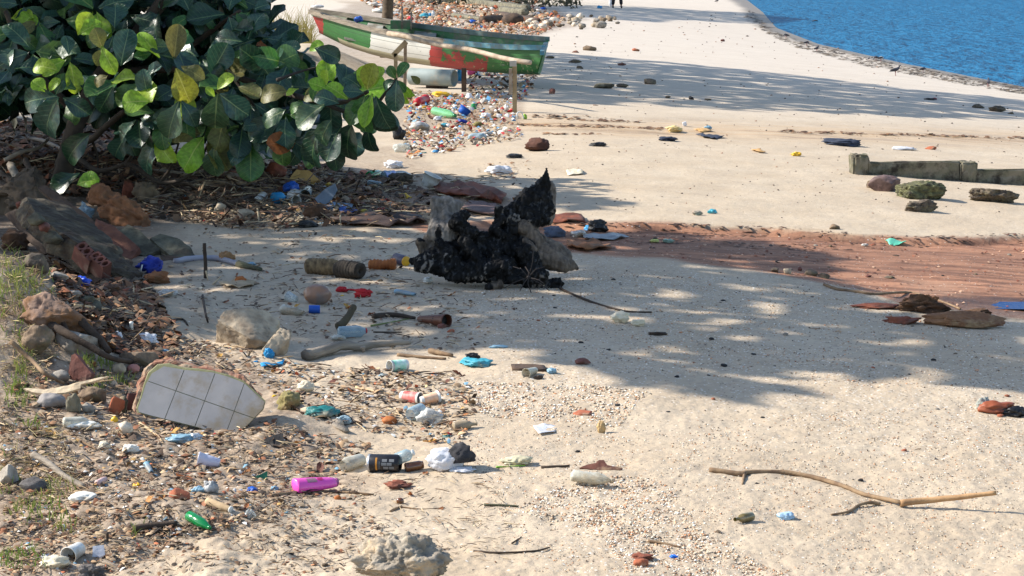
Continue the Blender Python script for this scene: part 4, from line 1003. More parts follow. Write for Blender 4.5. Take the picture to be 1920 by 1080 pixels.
def bottle(name, label, cat, p0, p1, r, mt, cap=None, prof=PET, sq=1.0, band=None, vg=None, group=None, land=None, roll=0, crush=0.0, n=20, capr=.42, band_rng=(.35, .62)):
    a = ax(*p0, r, vg); b = ax(*p1, r, vg); s = ppm(a); R_ = r / s
    M_, ln = frame(a, b, roll); base = Vector((a.x, a.y, gz(a.x, a.y)))
    t = thing(name, label, cat, base, group, land)
    V, Fc = lathe([(q * R_, z * ln) for q, z in prof], n, sq, True, cap is not None)
    if crush:
        sd = len(label); V = [Vector((p.x * (1 + crush * mnoise.noise(Vector((p.x, p.y, p.z)) * (2.2 / R_) + Vector((sd, 0, 0)))), p.y * (1 + crush * 1.6 * mnoise.noise(Vector((p.z, p.x, p.y)) * (1.6 / R_) + Vector((sd, 3, 0)))), p.z)) for p in V]
    V, Fc = xf((V, Fc), M_); new_obj('body', rel(V, base), Fc, mt, t)
    if cap is not None:
        z0 = prof[-1][1] - .02; vv, ff = xf(lathe([(capr * R_, z0 * ln), (capr * R_ * 1.02, ln * .985), (capr * R_ * .9, ln)], 12), M_)
        new_obj('cap', rel(vv, base), ff, cap, t)
    if band is not None:
        q = np.interp(band_rng, [z for _, z in prof], [x for x, _ in prof]).max()
        vv, ff = xf(lathe([(q * R_ * 1.025, band_rng[0] * ln), (q * R_ * 1.03, (band_rng[0] + band_rng[1]) / 2 * ln), (q * R_ * 1.025, band_rng[1] * ln)], n, sq, False, False), M_)
        new_obj('wrapper', rel(vv, base), ff, band, t)
    return t
def cup(name, label, cat, p0, p1, r0, r1, mt, vg=None, band=None, group=None, land=None, inner=None, n=20, lip=True):
    a = ax(*p0, r0, vg); b = ax(*p1, r1, vg); s = ppm(a); M_, ln = frame(a, b); base = Vector((a.x, a.y, gz(a.x, a.y)))
    A, B = r0 / s, r1 / s; th = .035 * B
    pr = [(A * .9, 0), (A, .03 * ln), (A + (B - A) * .5, .5 * ln), (B * .985, .95 * ln)] + ([(B * 1.05, .96 * ln), (B * 1.05, ln)] if lip else [(B, ln)]) + [(B - th, ln), (B - th * 1.5, .93 * ln), (A - th, .06 * ln)]
    t = thing(name, label, cat, base, group, land)
    V, Fc = xf(lathe(pr, n), M_); new_obj('body', rel(V, base), Fc, mt, t)
    if band is not None:
        z = (.16, .86); q = [A + (B - A) * k for k in z]
        vv, ff = xf(lathe([(q[0] * 1.015, z[0] * ln), (q[1] * 1.015, z[1] * ln)], n, 1, False, False), M_); new_obj('wrapper', rel(vv, base), ff, band, t)
    if inner is not None:
        vv, ff = xf(lathe([(B * .2, .86 * ln), (B * .86, .84 * ln), (B * .8, .6 * ln)], 14), M_); new_obj('sand_fill', rel(vv, base), ff, inner, t)
    return t
# ------------------------------------------------------------------ materials of the litter
CLEAR = mat('clear_plastic', (214, 220, 218), (190, 196, 190), rough=.18, bump=.15, spec=.6, alpha=.34, dirt=(150, 130, 106), dirt_amt=.2)
CLEARB = mat('bluish_clear_plastic', (170, 192, 200), (140, 166, 178), rough=.2, bump=.15, spec=.6, alpha=.5, dirt=(150, 130, 106), dirt_amt=.2)
FOGGY = mat('foggy_plastic', (206, 204, 190), (178, 174, 156), rough=.35, bump=.3, spec=.5, alpha=.72, dirt=(150, 130, 100), dirt_amt=.4)
WHITEP = mat('white_plastic', (214, 214, 208), (186, 186, 180), scale=10, rough=.42, bump=.1, dirt=(150, 132, 110), dirt_amt=.2)
WBAG = mat('white_bag', (226, 226, 228), (206, 206, 210), scale=10, rough=.5, bump=.3, trans=.25)
WBAG2 = mat('grubby_white_bag', (204, 202, 198), (170, 164, 154), scale=14, rough=.55, bump=.3, trans=.2, dirt=(150, 130, 104))
FOAM = mat('foam', (222, 220, 210), (196, 190, 176), scale=20, rough=.8, bump=.4, bscale=120, dirt=(160, 140, 114), dirt_amt=.25)
PINK = mat('pink_plastic', (226, 84, 176), (214, 70, 160), scale=6, rough=.32, bump=.05, coat=.3, dirt=(190, 130, 150), dirt_amt=.08)
PINKL = mat('dull_pink_print', (150, 110, 120), (120, 84, 100), rough=.45, bump=0)
GREENG = mat('green_bottle_plastic', (20, 150, 78), (12, 120, 60), rough=.15, bump=.1, spec=.6, trans=.25, coat=.4)
GREENT = mat('pale_green_plastic', (120, 182, 130), (96, 160, 108), rough=.2, bump=.1, spec=.6, alpha=.75)
BLACKC = mat('black_can', (38, 38, 42), (24, 24, 28), scale=12, rough=.38, bump=.08, metal=.2, dirt=(96, 84, 72), dirt_amt=.12)
SILVER = mat('silver_rim', (190, 192, 196), (150, 152, 156), rough=.35, metal=.8, bump=0)
GOLD = mat('gold_print', (190, 132, 44), (170, 112, 36), rough=.4, bump=0)
GREYPR = mat('grey_print', (120, 122, 124), (96, 98, 100), rough=.45, bump=0)
BLUE = mat('blue_plastic', (24, 86, 176), (16, 62, 140), rough=.4, bump=.2, dirt=(110, 104, 100), dirt_amt=.12)
BLUED = mat('deep_blue_cloth', (22, 48, 150), (12, 28, 104), scale=9, rough=.6, bump=.4)
SKYB = mat('sky_blue_plastic', (40, 150, 200), (28, 120, 176), rough=.45, bump=.2, trans=.15, dirt=(150, 140, 126), dirt_amt=.15)
TURQ = mat('turquoise_bag', (56, 158, 178), (96, 184, 196), scale=12, rough=.5, bump=.3, trans=.25, dirt=(150, 140, 118), dirt_amt=.2)
PALEB = mat('pale_blue_plastic', (138, 172, 188), (110, 148, 168), scale=10, rough=.5, bump=.3, trans=.15, dirt=(150, 138, 120), dirt_amt=.25)
TEALP = mat('teal_plastic', (30, 116, 112), (20, 88, 90), rough=.5, bump=.3, dirt=(140, 122, 98), dirt_amt=.35)
REDC = mat('red_cloth', (196, 34, 40), (160, 22, 30), scale=12, rough=.7, bump=.4, trans=.15)
REDP = mat('red_plastic', (190, 30, 40), (160, 24, 34), rough=.4, bump=.1, dirt=(150, 110, 90), dirt_amt=.12)
YEL = mat('yellow_plastic', (220, 178, 36), (196, 150, 30), rough=.45, bump=.1, dirt=(150, 120, 70), dirt_amt=.15)
ORNG = mat('orange_husk', (176, 104, 46), (136, 74, 34), scale=14, rough=.75, bump=.5)
TERRA = mat('terracotta', (162, 92, 62), (130, 72, 50), scale=14, rough=.9, bump=.4, dirt=(160, 136, 110), dirt_amt=.25)
TERRA2 = mat('dull_red_tile', (118, 72, 60), (86, 54, 46), scale=14, rough=.85, bump=.4, dirt=(130, 104, 88), dirt_amt=.2)
BLACKP = mat('black_bag', (26, 26, 28), (14, 14, 16), scale=14, rough=.5, bump=.5, dirt=(90, 84, 76), dirt_amt=.15)
CHARC = mat('charcoal', (36, 34, 34), (20, 19, 19), scale=30, rough=.85, bump=.6, dirt=(90, 82, 74), dirt_amt=.15)
BROWNG = mat('brown_glass', (104, 62, 28), (82, 46, 20), rough=.16, bump=.05, spec=.6, coat=.3, dirt=(140, 116, 90), dirt_amt=.2)
OLIVEG = mat('olive_glass', (112, 98, 50), (92, 78, 38), rough=.2, bump=.05, spec=.6, dirt=(170, 150, 120), dirt_amt=.3)
CONC = mat('concrete', (158, 150, 138), (116, 108, 98), scale=22, rough=.92, bump=.6, bscale=50, dirt=(112, 98, 84), dirt_amt=.35)
CONCL = mat('pale_concrete', (176, 160, 136), (132, 116, 96), scale=18, rough=.94, bump=.7, bscale=46, dirt=(120, 106, 88), dirt_amt=.3)
MOSSC = mat('mossy_concrete', (124, 116, 100), (98, 96, 76), scale=11, rough=.95, bump=.7, bscale=40, dirt=(52, 46, 38), dirt_amt=.45)
MOSSG = mat('green_grey_plaster', (104, 100, 82), (64, 62, 50), scale=14, rough=.95, bump=.6, bscale=44, dirt=(62, 56, 46), dirt_amt=.4)
ROCKD = mat('dark_shore_rock', (104, 92, 78), (56, 48, 42), scale=26, rough=.92, bump=.9, bscale=40, dirt=(108, 98, 74), dirt_amt=.35)
ROCKM = mat('mossy_shore_rock', (96, 96, 64), (46, 42, 36), scale=26, rough=.92, bump=.9, bscale=36, dirt=(112, 112, 78), dirt_amt=.35)
ROCKP = mat('purple_brown_rock', (112, 90, 84), (80, 62, 58), scale=22, rough=.7, bump=.5, bscale=40)
ROCKB = mat('brown_rock', (130, 110, 88), (88, 72, 58), scale=24, rough=.92, bump=.7, bscale=44, dirt=(88, 84, 60), dirt_amt=.3)
FIBRE = mat('husk_fibre', (146, 98, 64), (104, 68, 44), scale=10, rough=.95, bump=.9, bscale=60, aniso=(1, 1, 1), dirt=(92, 70, 48), dirt_amt=.35)
FIBRED = mat('dark_fibre', (92, 66, 46), (60, 42, 30), scale=12, rough=.95, bump=.9, bscale=60)
BARKR = mat('red_bark', (128, 70, 46), (94, 48, 34), scale=10, rough=.8, bump=.6, bscale=40, dirt=(80, 56, 42), dirt_amt=.3)
STICKM = mat('stick_bark', (140, 116, 88), (104, 82, 62), scale=22, rough=.9, bump=.5, bscale=80)
STICKD = mat('dark_stick', (72, 58, 46), (48, 38, 30), scale=22, rough=.9, bump=.5, bscale=80)
STICKP = mat('pale_stick', (196, 172, 136), (168, 142, 108), scale=22, rough=.85, bump=.3, bscale=80)
PALM = mat('dry_palm_sheath', (206, 186, 156), (176, 152, 120), scale=8, rough=.8, bump=.4, bscale=60)
LEATHER = mat('orange_leather', (146, 76, 44), (104, 52, 32), scale=8, rough=.5, bump=.3, bscale=40)
BROWNP = mat('brown_plastic', (104, 58, 36), (82, 44, 28), scale=8, rough=.5, bump=.3)
PAPER = mat('crumpled_paper', (226, 218, 196), (204, 190, 160), scale=10, rough=.8, bump=.3, trans=.2)
CARD = mat('yellow_board', (198, 158, 92), (176, 134, 72), scale=9, rough=.85, bump=.3, dirt=(140, 112, 76), dirt_amt=.3)
SHELLM = mat('pale_shell', (214, 200, 178), (186, 164, 138), scale=22, rough=.5, bump=.3)
# ------------------------------------------------------------------ fallen masonry at the left
def build_masonry():
    # the long leaning piece of wall with hollow bricks showing in its broken side
    g = at(262, 532); A_ = [(48, 366, 11.7), (112, 376, 11.9), (182, 424, 11.4), (232, 472, 10.95), (266, 512, 10.7), (258, 532, 10.62), (205, 502, 10.6), (128, 444, 10.75), (66, 398, 11.1)]
    top = [on(u, v, y * g.y / 10.62) for u, v, y in A_]
    nrm = (top[1] - top[0]).cross(top[4] - top[0]).normalized(); nrm = nrm if nrm.z > 0 else -nrm
    down = [p - nrm * .12 + Vector((-.03, -.01, 0)) for p in top]
    base = Vector((g.x - .35, g.y + .3, gz(g.x - .35, g.y + .3)))
    t = thing('wall_fragment', 'long fallen piece of mossy plastered wall leaning out of the bank', 'wall fragment', base, None, 'the fallen wall fragment')
    bm = bmesh.new(); V, Fc = prism(top, down); vs = [bm.verts.new(p - base) for p in V]
    for f in Fc: bm.faces.new([vs[i] for i in f])
    bmesh.ops.recalc_face_normals(bm, faces=bm.faces[:]); bmesh.ops.triangulate(bm, faces=[f for f in bm.faces if len(f.verts) > 4])
    bmesh.ops.subdivide_edges(bm, edges=bm.edges[:], cuts=9, use_grid_fill=True); bm.normal_update()
    for v in bm.verts: v.co += v.normal * (.024 * mnoise.fractal((v.co + base) * 9, .8, 2, 5) - .03 * max(0, mnoise.noise((v.co + base) * 7)))
    me = bpy.data.meshes.new('plaster'); bm.to_mesh(me); bm.free(); me.materials.append(mat('old_plaster', (96, 86, 68), (52, 48, 38), scale=12, rough=.95, bump=1, bscale=34, dirt=(54, 42, 32), dirt_amt=.6))
    o = bpy.data.objects.new('plaster', me); COL.objects.link(o); o.parent = t
    # hollow bricks with real holes
    def hollow(u0, v0, u1, v1, w, y):
        a, b = on(u0, v0, y), on(u1, v1, y - .05); M_, ln = frame(a, b, .4); parts = []
        ring = [(math.cos(2 * math.pi * k / 10), math.sin(2 * math.pi * k / 10)) for k in range(10)]
        nh = 3; pw = w; cell = ln / nh; V = []; F_ = []
        for c in range(nh):
            z0 = c * cell
            for side in (1, -1):
                sq = []
                for k in range(10):
                    cx, cy = ring[k]; m = max(abs(cx), abs(cy)); sq.append((cx / m * pw / 2, cy / m * cell / 2 + z0 + cell / 2))
                ho = [(cx * pw * .33, cy * cell * .34 + z0 + cell / 2) for cx, cy in ring]
                o0 = len(V); V += [Vector((x, side * .06, z)) for x, z in sq] + [Vector((x, side * .06, z)) for x, z in ho] + [Vector((x * .9, side * .06 - side * .055, z)) for x, z in ho]
                for k in range(10):
                    k2 = (k + 1) % 10; F_ += [(o0+k, o0+k2, o0+10+k2, o0+10+k), (o0+10+k, o0+10+k2, o0+20+k2, o0+20+k)]
                F_.append(tuple(o0 + 20 + k for k in range(10)))
        o0 = len(V); h = pw / 2
        V += [Vector((x, y_, z)) for x in (-h, h) for y_ in (-.06, .06) for z in (0, ln)]
        F_ += [(o0, o0+2, o0+3, o0+1), (o0+4, o0+5, o0+7, o0+6), (o0, o0+4, o0+6, o0+2), (o0+1, o0+3, o0+7, o0+5)]
        V, F_ = xf((V, F_), M_); new_obj('hollow_brick', rel(V, base), F_, TERRA2, t, smooth=False)
    y = 10.55 * g.y / 10.62
    hollow(146, 468, 174, 498, .07, y + .10); hollow(174, 488, 200, 511, .065, y + .06)
    lump_ = rock_shape(31, 3, 4, .15, .06)
    for u, v, w, h, mt in ((84, 424, 22, 22, TERRA2), (100, 446, 40, 26, MOSSG), (70, 412, 36, 26, MOSSG), (188, 508, 14, 16, MOSSG)):
        p = on(u, v, y + .2); s = ppm(p); new_obj('plaster_lump', [tuple(Vector((q.x * w / 2 / s, q.y * .06, q.z * h / 2 / s)) + p - base) for q in lump_[0]], lump_[1], mt, t)
    # loose boards and slabs leaning beside it
    def sl(name, label, poly, gu, gv, n, th, mt, cat='slab', land=None, rough=.006): slab(name, label, cat, poly, at(gu, gv), n, th, mt, None, land, rough)
    sl('brown_board', 'flat reddish brown board between the fallen wall and a grey slab', [(180, 410), (214, 424), (262, 466), (246, 486), (226, 480), (176, 432)], 246, 487, (-.15, -.55, 1), .03, WOODR, 'board')
    sl('stone_slab', 'grey green stone slab with square end beside the brown board', [(222, 436), (238, 420), (262, 432), (300, 468), (272, 480), (252, 474)], 280, 482, (-.1, -.6, 1), .05, MOSSG)
    sl('broken_slab', 'thin cracked green slab with rusty end lying on the sand', [(280, 446), (300, 438), (332, 446), (356, 462), (368, 482), (350, 484), (318, 478)], 350, 485, (0, -.45, 1), .035, MOSSG)
    sl('low_board', 'dark flat board under the end of the broken green slab', [(300, 478), (345, 482), (352, 490), (306, 490)], 340, 491, (0, -.3, 1), .02, WOODD, 'board')
    # the slab of wall with grey glazed tiles
    ref = at(340, 806); n = Vector((-.12, -.93, .60)).normalized()
    outline = [(256, 766), (264, 745), (270, 722), (278, 700), (296, 684), (318, 682), (345, 690), (372, 692), (400, 696), (430, 704), (458, 715), (482, 737), (498, 752), (494, 768), (480, 782), (462, 800), (440, 814), (430, 818), (400, 812), (370, 802), (345, 796), (314, 788), (280, 780), (258, 774)]
    A, B, nn = slab_shape(outline, ref, n, .075); back = Vector((-.30, .95, .02)); B = [p + back * .012 for p in A]; base2 = Vector((ref.x, ref.y + .02, gz(ref.x, ref.y)))
    t2 = thing('tiled_wall_slab', 'broken slab of brick wall faced with pale grey glazed tiles', 'tiled slab', base2, None, 'the tiled wall slab')
    GROUT = mat('mossy_grout', (126, 124, 92), (100, 102, 72), scale=20, rough=.95, bump=.4)
    GLAZE = mat('grey_glazed_tile', (130, 128, 127), (114, 113, 113), scale=9, rough=.35, bump=.06, spec=.45, dirt=(108, 98, 80), dirt_amt=.42)
    V, Fc = prism(A, B); bm = bmesh.new(); vs = [bm.verts.new(p - base2) for p in V]
    for f in Fc: bm.faces.new([vs[i] for i in f])
    bmesh.ops.recalc_face_normals(bm, faces=bm.faces[:]); me = bpy.data.meshes.new('mortar_bed'); bm.to_mesh(me); bm.free(); me.materials.append(GROUT)
    o = bpy.data.objects.new('mortar_bed', me); COL.objects.link(o); o.parent = t2
    C2, D2, _ = slab_shape([(250, 772), (258, 744), (264, 722), (272, 696), (292, 680), (322, 676), (350, 686), (430, 699), (458, 708), (490, 742), (488, 764), (440, 808), (340, 790), (256, 778)], ref - n * .004, n, .06); C2 = [p + back * .011 for p in C2]; D2 = [p + back * .04 for p in C2]
    V, Fc = prism(C2, D2); bm = bmesh.new(); vs = [bm.verts.new(p - base2) for p in V]
    for f in Fc: bm.faces.new([vs[i] for i in f])
    bmesh.ops.recalc_face_normals(bm, faces=bm.faces[:]); bmesh.ops.triangulate(bm, faces=[f for f in bm.faces if len(f.verts) > 4]); bmesh.ops.subdivide_edges(bm, edges=bm.edges[:], cuts=5, use_grid_fill=True); bm.normal_update()
    for v in bm.verts: v.co += v.normal * .012 * mnoise.fractal((v.co + base2) * 26, 1, 2, 4)
    me = bpy.data.meshes.new('brick_backing'); bm.to_mesh(me); bm.free(); me.materials.append(mat('brick_edge', (150, 104, 82), (112, 74, 58), scale=22, rough=.95, bump=1, bscale=60, dirt=(150, 134, 112), dirt_amt=.5))
    o = bpy.data.objects.new('brick_backing', me); COL.objects.link(o); o.parent = t2
    # tiles: the outline cut along the joints
    def clip(poly, a, b, keep):
        out = []
        def sd(p): return ((b[0]-a[0]) * (p[1]-a[1]) - (b[1]-a[1]) * (p[0]-a[0])) * keep
        for i in range(len(poly)):
            p, q = poly[i], poly[(i + 1) % len(poly)]; s0, s1 = sd(p), sd(q)
            if s0 >= 0: out.append(p)
            if s0 * s1 < 0: k = s0 / (s0 - s1); out.append((p[0] + (q[0]-p[0]) * k, p[1] + (q[1]-p[1]) * k))
        return out
    face = [(258, 766), (266, 742), (273, 720), (284, 700), (307, 686), (345, 693), (372, 695), (400, 698), (430, 706), (457, 717), (481, 739), (497, 753), (493, 768), (479, 782), (461, 800), (439, 814), (428, 817), (400, 811), (370, 801), (345, 795), (314, 787), (280, 779), (260, 773)]
    rows = [((282, 716), (473, 783))]
    colsL = [((345, 694), (311, 780)), ((403, 700), (369, 790)), ((458, 719), (424, 812)), ((512, 735), (478, 826))]
    def shrink(p, k=1.1):
        cx = sum(q[0] for q in p) / len(p); cy = sum(q[1] for q in p) / len(p); out = []
        for q in p:
            dx, dy = q[0]-cx, q[1]-cy; L = math.hypot(dx, dy) + 1e-6; out.append((q[0] - dx / L * k, q[1] - dy / L * k))
        return out
    rr = random.Random(3)
    for side in (1, -1):
        half = clip(face, rows[0][0], rows[0][1], side); rest = half
        for i in range(len(colsL) + 1):
            cell = rest
            if i < len(colsL): cell = clip(rest, colsL[i][0], colsL[i][1], 1); rest2 = clip(rest, colsL[i][0], colsL[i][1], -1)
            else: rest2 = []
            if len(cell) >= 3:
                a_, b_, _ = slab_shape(shrink(cell, .85), ref + n * (.003 + rr.uniform(0, .0012)), n, .004)
                v_, f_ = prism(a_, b_); new_obj('tile', rel(v_, base2), f_, GLAZE, t2, smooth=False)
            rest = rest2
            if len(rest) < 3: break
build_masonry()

# ------------------------------------------------------------------ rocks and lumps of concrete
lump('concrete_lump', 'rough pale concrete lump half buried at the bottom edge of the beach', 'concrete lump', 752, 1128, 196, 148, mat('pebbly_concrete', (160, 149, 132), (116, 107, 95), scale=16, rough=.95, bump=1, bscale=70, dirt=(178, 156, 126), dirt_amt=.35), 12, 6, 4, .20, .09, .03, .8, land='the pebbly concrete lump', sink=.12)
lump('boulder', 'large pale sandy boulder with a flat sloping face', 'rock', 462, 652, 140, 92, CONCL, 24, 5, 6, .12, .04, .03, .8, land='the pale boulder', sink=.2, lean=-.15)
lump('boulder', 'smaller brown rock with a broken hollow beside the big pale boulder', 'rock', 520, 668, 62, 58, CONCL, 28, 4, 6, .18, .07, .1, .7, sink=.2)
# the old concrete beam with its posts, on the right
def build_beam():
    t = None
    S = [('post', 1598, 1628, 291, 327), ('rail', 1626, 1802, 305, 328), ('post', 1800, 1828, 305, 341), ('rail', 1826, 2010, 318, 341)]
    g = at(1628, 327); base = Vector(g)
    t = thing('concrete_beam', 'long mossy concrete kerb beam with two square posts lying on the sand', 'concrete beam', base, None, 'the concrete beam')
    a, b = at(1612, 327), at(1830, 342); d = (b - a); d.z = 0; d.normalize(); sd = Vector((-d.y, d.x, 0))
    for k, u0, u1, v0, v1 in S:
        p0 = at(u0, v1); s = ppm(p0); h = (v1 - v0) / s; w = (u1 - u0) / s / max(.3, abs(d.x))
        c0 = a + d * ((at(u0, 327 + (u0 - 1612) * .07) - a).dot(d)); c0.z = gz(c0.x, c0.y) - .03; w = .16 if k == 'post' else (at(u1, 327 + (u1 - 1612) * .07) - at(u0, 327 + (u0 - 1612) * .07)).dot(d) - .0
        th = .17 if k == 'post' else .10
        M_ = Matrix((d, sd, Vector((0, 0, 1)))).transposed().to_4x4(); M_ = Matrix.Translation(c0) @ M_
        bx = box(w, th, h + .18, (w / 2, th / 2 - (.035 if k == 'post' else 0), (h + .03) / 2 - .075))
        bm = bmesh.new(); vs = [bm.verts.new(M_ @ v - base) for v in bx[0]]
        for f in bx[1]: bm.faces.new([vs[i] for i in f])
        bmesh.ops.recalc_face_normals(bm, faces=bm.faces[:]); bmesh.ops.bevel(bm, geom=bm.edges[:], offset=.018 if k == 'post' else .012, segments=2, affect='EDGES'); bmesh.ops.subdivide_edges(bm, edges=bm.edges[:], cuts=4, use_grid_fill=True); bm.normal_update()
        for v in bm.verts: v.co += v.normal * .02 * mnoise.fractal((v.co + base) * 14, 1, 2, 4)
        me = bpy.data.meshes.new(k); bm.to_mesh(me); bm.free(); me.materials.append(MOSSC)
        o = bpy.data.objects.new(k, me); COL.objects.link(o); o.parent = t
build_beam()
lump('rock', 'smooth purplish brown rock between the concrete beam and the mossy rock', 'rock', 1662, 360, 64, 34, ROCKP, 41, 4, 4, .1, .02, 0, .8, group=None, land='the smooth purple rock')
lump('rock', 'dark craggy rock capped with green moss in front of the concrete beam', 'rock', 1732, 374, 92, 42, ROCKM, 42, 5, 3, .2, .09, .16, .7, land='the mossy rock')
lump('rock', 'flat knobbly brown rock just in front of the mossy rock', 'rock', 1728, 399, 74, 28, ROCKD, 43, 5, 3, .2, .1, .1, .7)
lump('rock', 'long pitted dark rock at the end of the concrete beam', 'rock', 1866, 380, 104, 40, ROCKD, 44, 5, 3, .18, .1, .14, .6, land='the long dark rock')
lump('rock', 'small tan stone leaning against the smooth purple rock', 'rock', 1634, 353, 26, 18, ROCKB, 45, 3)
lump('rock', 'black weedy rock lying in the far shade near the water', 'rock', 1838, 203, 30, 9, ROCKD, 46, 4, 3, .2, .1); lump('rock', 'larger black rock lying in the far shade near the water', 'rock', 1872, 210, 36, 13, ROCKD, 47, 4, 3, .2, .1); lump('rock', 'little dark stone behind the two black rocks in far shade', 'rock', 1896, 214, 12, 5, ROCKD, 48, 3)
lump('driftwood_block', 'chunky brown block of driftwood alone on the sunlit sand', 'driftwood', 1009, 284, 52, 28, mat('brown_block', (92, 58, 44), (58, 38, 32), scale=9, rough=.9, bump=.8, bscale=50), 51, 4, 6, .15, .08, .05, .7, land='the brown driftwood block')
for i, (u, v, w, h, mt) in enumerate(((1133, 166, 40, 12, MOSSC), (1166, 164, 28, 9, ROCKD), (1218, 158, 28, 11, ROCKD), (1034, 176, 15, 12, TERRA2), (1105, 95, 28, 12, ROCKB), (1192, 96, 16, 6, TERRA), (1078, 118, 26, 7, ROCKD), (1088, 129, 14, 6, ROCKD), (1165, 123, 20, 5, WOODR), (1030, 110, 20, 6, ROCKD), (1356, 78, 10, 5, TERRA2), (1079, 99, 16, 5, WOODR), (1296, 187, 12, 8, CHARC), (1252, 184, 12, 5, ROCKB), (1328, 188, 14, 4, ROCKB))):
    lump('stone', ('flat dark slab of stone in the far shade', 'low dark stone beside the flat slab in the far shade', 'dark pointed stone in the far shade', 'red brick end on the shaded grit near the timber post', 'grey wedge of rock on the sunlit sand beyond the boat', 'orange broken brick on the sunlit sand beyond the boat', 'flat dark stone at the sunny edge of the far shade', 'small black stone in the far shade beyond the boat', 'thin reddish wood block at the far edge of shade', 'low stone close beside the stern of the boat', 'lone red stone on the far bright sand', 'little brown block of wood behind the boat stern', 'black lump with a spike in the far shade', 'small tan lump near the front of the far shade', 'flat tan scrap near the front of the far shade')[i], 'stone', u, v, w, h, mt, 60 + i, 3, 5, .15, .05)
# left bank: roots, stones, bricks
lump('tree_root', 'gnarled grey root mass at the head of the fallen wall fragment', 'root', 38, 408, 130, 116, mat('grey_root', (96, 82, 66), (62, 52, 42), scale=9, rough=.95, bump=.9, bscale=30), 71, 5, 3, .28, .1, .05, .9, sink=.15)
lump('rock', 'reddish brown boulder half sunk in the grassy bank', 'rock', 88, 636, 150, 96, mat('bank_rock', (132, 108, 92), (104, 84, 72), scale=16, rough=.95, bump=.8, bscale=50, dirt=(112, 78, 46), dirt_amt=.45), 72, 5, 5, .14, .05, .03, .9, sink=.3)
lump('rock', 'dark rounded rock under the grass at the foot of the bank', 'rock', 66, 668, 66, 56, ROCKB, 73, 4, 4, .14, .05)
lump('rock', 'grey stone behind the dark root at the bank foot', 'rock', 140, 668, 82, 54, CONC, 74, 4, 5, .14, .05); lump('rock', 'shaded grey stone tucked under the dark root end', 'rock', 258, 690, 76, 44, ROCKB, 75, 4, 4, .14, .05)
lump('rock', 'flat topped tan stone under the tip of the palm sheath', 'rock', 172, 756, 62, 38, ROCKB, 76, 4, 5, .12, .05); lump('rock', 'smooth grey cobble under the middle of the palm sheath', 'rock', 94, 768, 56, 32, mat('grey_cobble', (140, 134, 130), (118, 112, 108), rough=.8, bump=.3), 77, 4, 2, .08, .01)
lump('rock', 'upright mossy stone beside the grey cobble', 'rock', 138, 778, 32, 44, MOSSC, 78, 4, 5, .14, .05); lump('rock', 'square grey stone at the foot of the tan stone', 'rock', 166, 774, 26, 24, CONC, 79, 3, 6, .1, .04)
lump('rock', 'dark shadowed rock inside the hollow under the wall fragment', 'rock', 68, 512, 60, 44, ROCKD, 80, 4, 4, .14, .05); lump('rock', 'pale chip of stone at the mouth of the dark hollow', 'rock', 108, 528, 40, 26, CONC, 81, 3, 5, .14, .05)
slab('red_tile', 'flat dark red floor tile standing on edge in the bank', 'tile', [(134, 666), (140, 662), (172, 700), (168, 716), (128, 718)], at(150, 718), (-.3, -1, .25), .025, TERRA2)
lump('brick', 'orange broken brick standing on its end beside the tiled slab', 'brick', 216, 778, 34, 46, TERRA, 83, 3, 7, .06, .03, lean=.35, sink=.1); lump('brick', 'pink lump of brick among the stones above the tiled slab', 'brick', 250, 704, 28, 22, mat('pink_brick', (178, 124, 112), (150, 100, 88), rough=.95, bump=.5), 84, 3, 6, .08, .04); lump('brick', 'tan chunk of brick next to the pink lump', 'brick', 222, 704, 26, 24, CONCL, 85, 3, 6, .08, .04); lump('brick', 'grooved dark red brick stub at the edge of the tiled slab', 'brick', 244, 772, 26, 40, TERRA2, 86, 3, 7, .06, .03, lean=.25, sink=.1)
lump('rock', 'mossy stub of mortar between the two broken bricks', 'rock', 232, 776, 14, 36, MOSSG, 87, 3, 4, .1, .05, lean=.4); lump('rock', 'small grey stone on the bank slope near the grass', 'rock', 112, 716, 42, 26, CONC, 88, 3, 4)
lump('brick', 'flat red brick half buried in the sandy heap at lower left', 'brick', 336, 938, 46, 26, TERRA, 89, 3, 6, .05, .03); lump('rock', 'charred grey log stub in the lower left grass', 'log', 62, 924, 62, 36, mat('charred_log', (92, 88, 86), (62, 58, 56), scale=9, rough=.9, bump=.8, bscale=40, aniso=(1, 1, 5)), 90, 4, 3, .08, .04); lump('ash_lump', 'crumbly grey ash clod at the bottom left corner', 'clod', 166, 1082, 62, 36, mat('ash', (104, 98, 94), (70, 66, 64), scale=26, rough=.95, bump=1, bscale=90), 91, 5, 2, .2, .14, .1)
lump('rock', 'grey lump of stone beside the log stub in the grass', 'rock', 16, 914, 44, 46, CONC, 92, 4)
def husk_mass():
    g = at(232, 424); P = []
    for u0, v0, o0, r0, u1, v1, o1, r1 in ((182, 366, .35, 17, 222, 388, .2, 22), (222, 388, .2, 22, 262, 412, .05, 18), (255, 405, .05, 14, 280, 425, 0, 8), (200, 398, .15, 16, 240, 412, .05, 14), (240, 420, .0, 8, 262, 432, -.02, 6), (172, 372, .4, 10, 190, 360, .4, 10)):
        a, b = on(u0, v0, g.y + o0), on(u1, v1, g.y + o1); s = ppm(a); P.append(capsule(a, r0 / s, b, r1 / s))
    co, no, Fc = remesh(P, .009); ax_ = (on(280, 425, g.y) - on(182, 366, g.y + .35)).normalized()
    n_ = []
    for p in co:
        q = Vector(p); al = q.dot(ax_); r_ = q - ax_ * al; n_.append(mnoise.fractal(r_ * 34 + ax_ * al * 6, 1, 2, 3) * .026 + mnoise.fractal(q * 11, 1, 2, 3) * .035)
    co = co + no * np.array(n_)[:, None]
    o = new_obj('husk_mass', co, Fc, FIBRE, base=g); tag(o, 'long fibrous orange brown husk mass under the shrub', 'husk', None, None, 'the orange husk mass')
husk_mass()
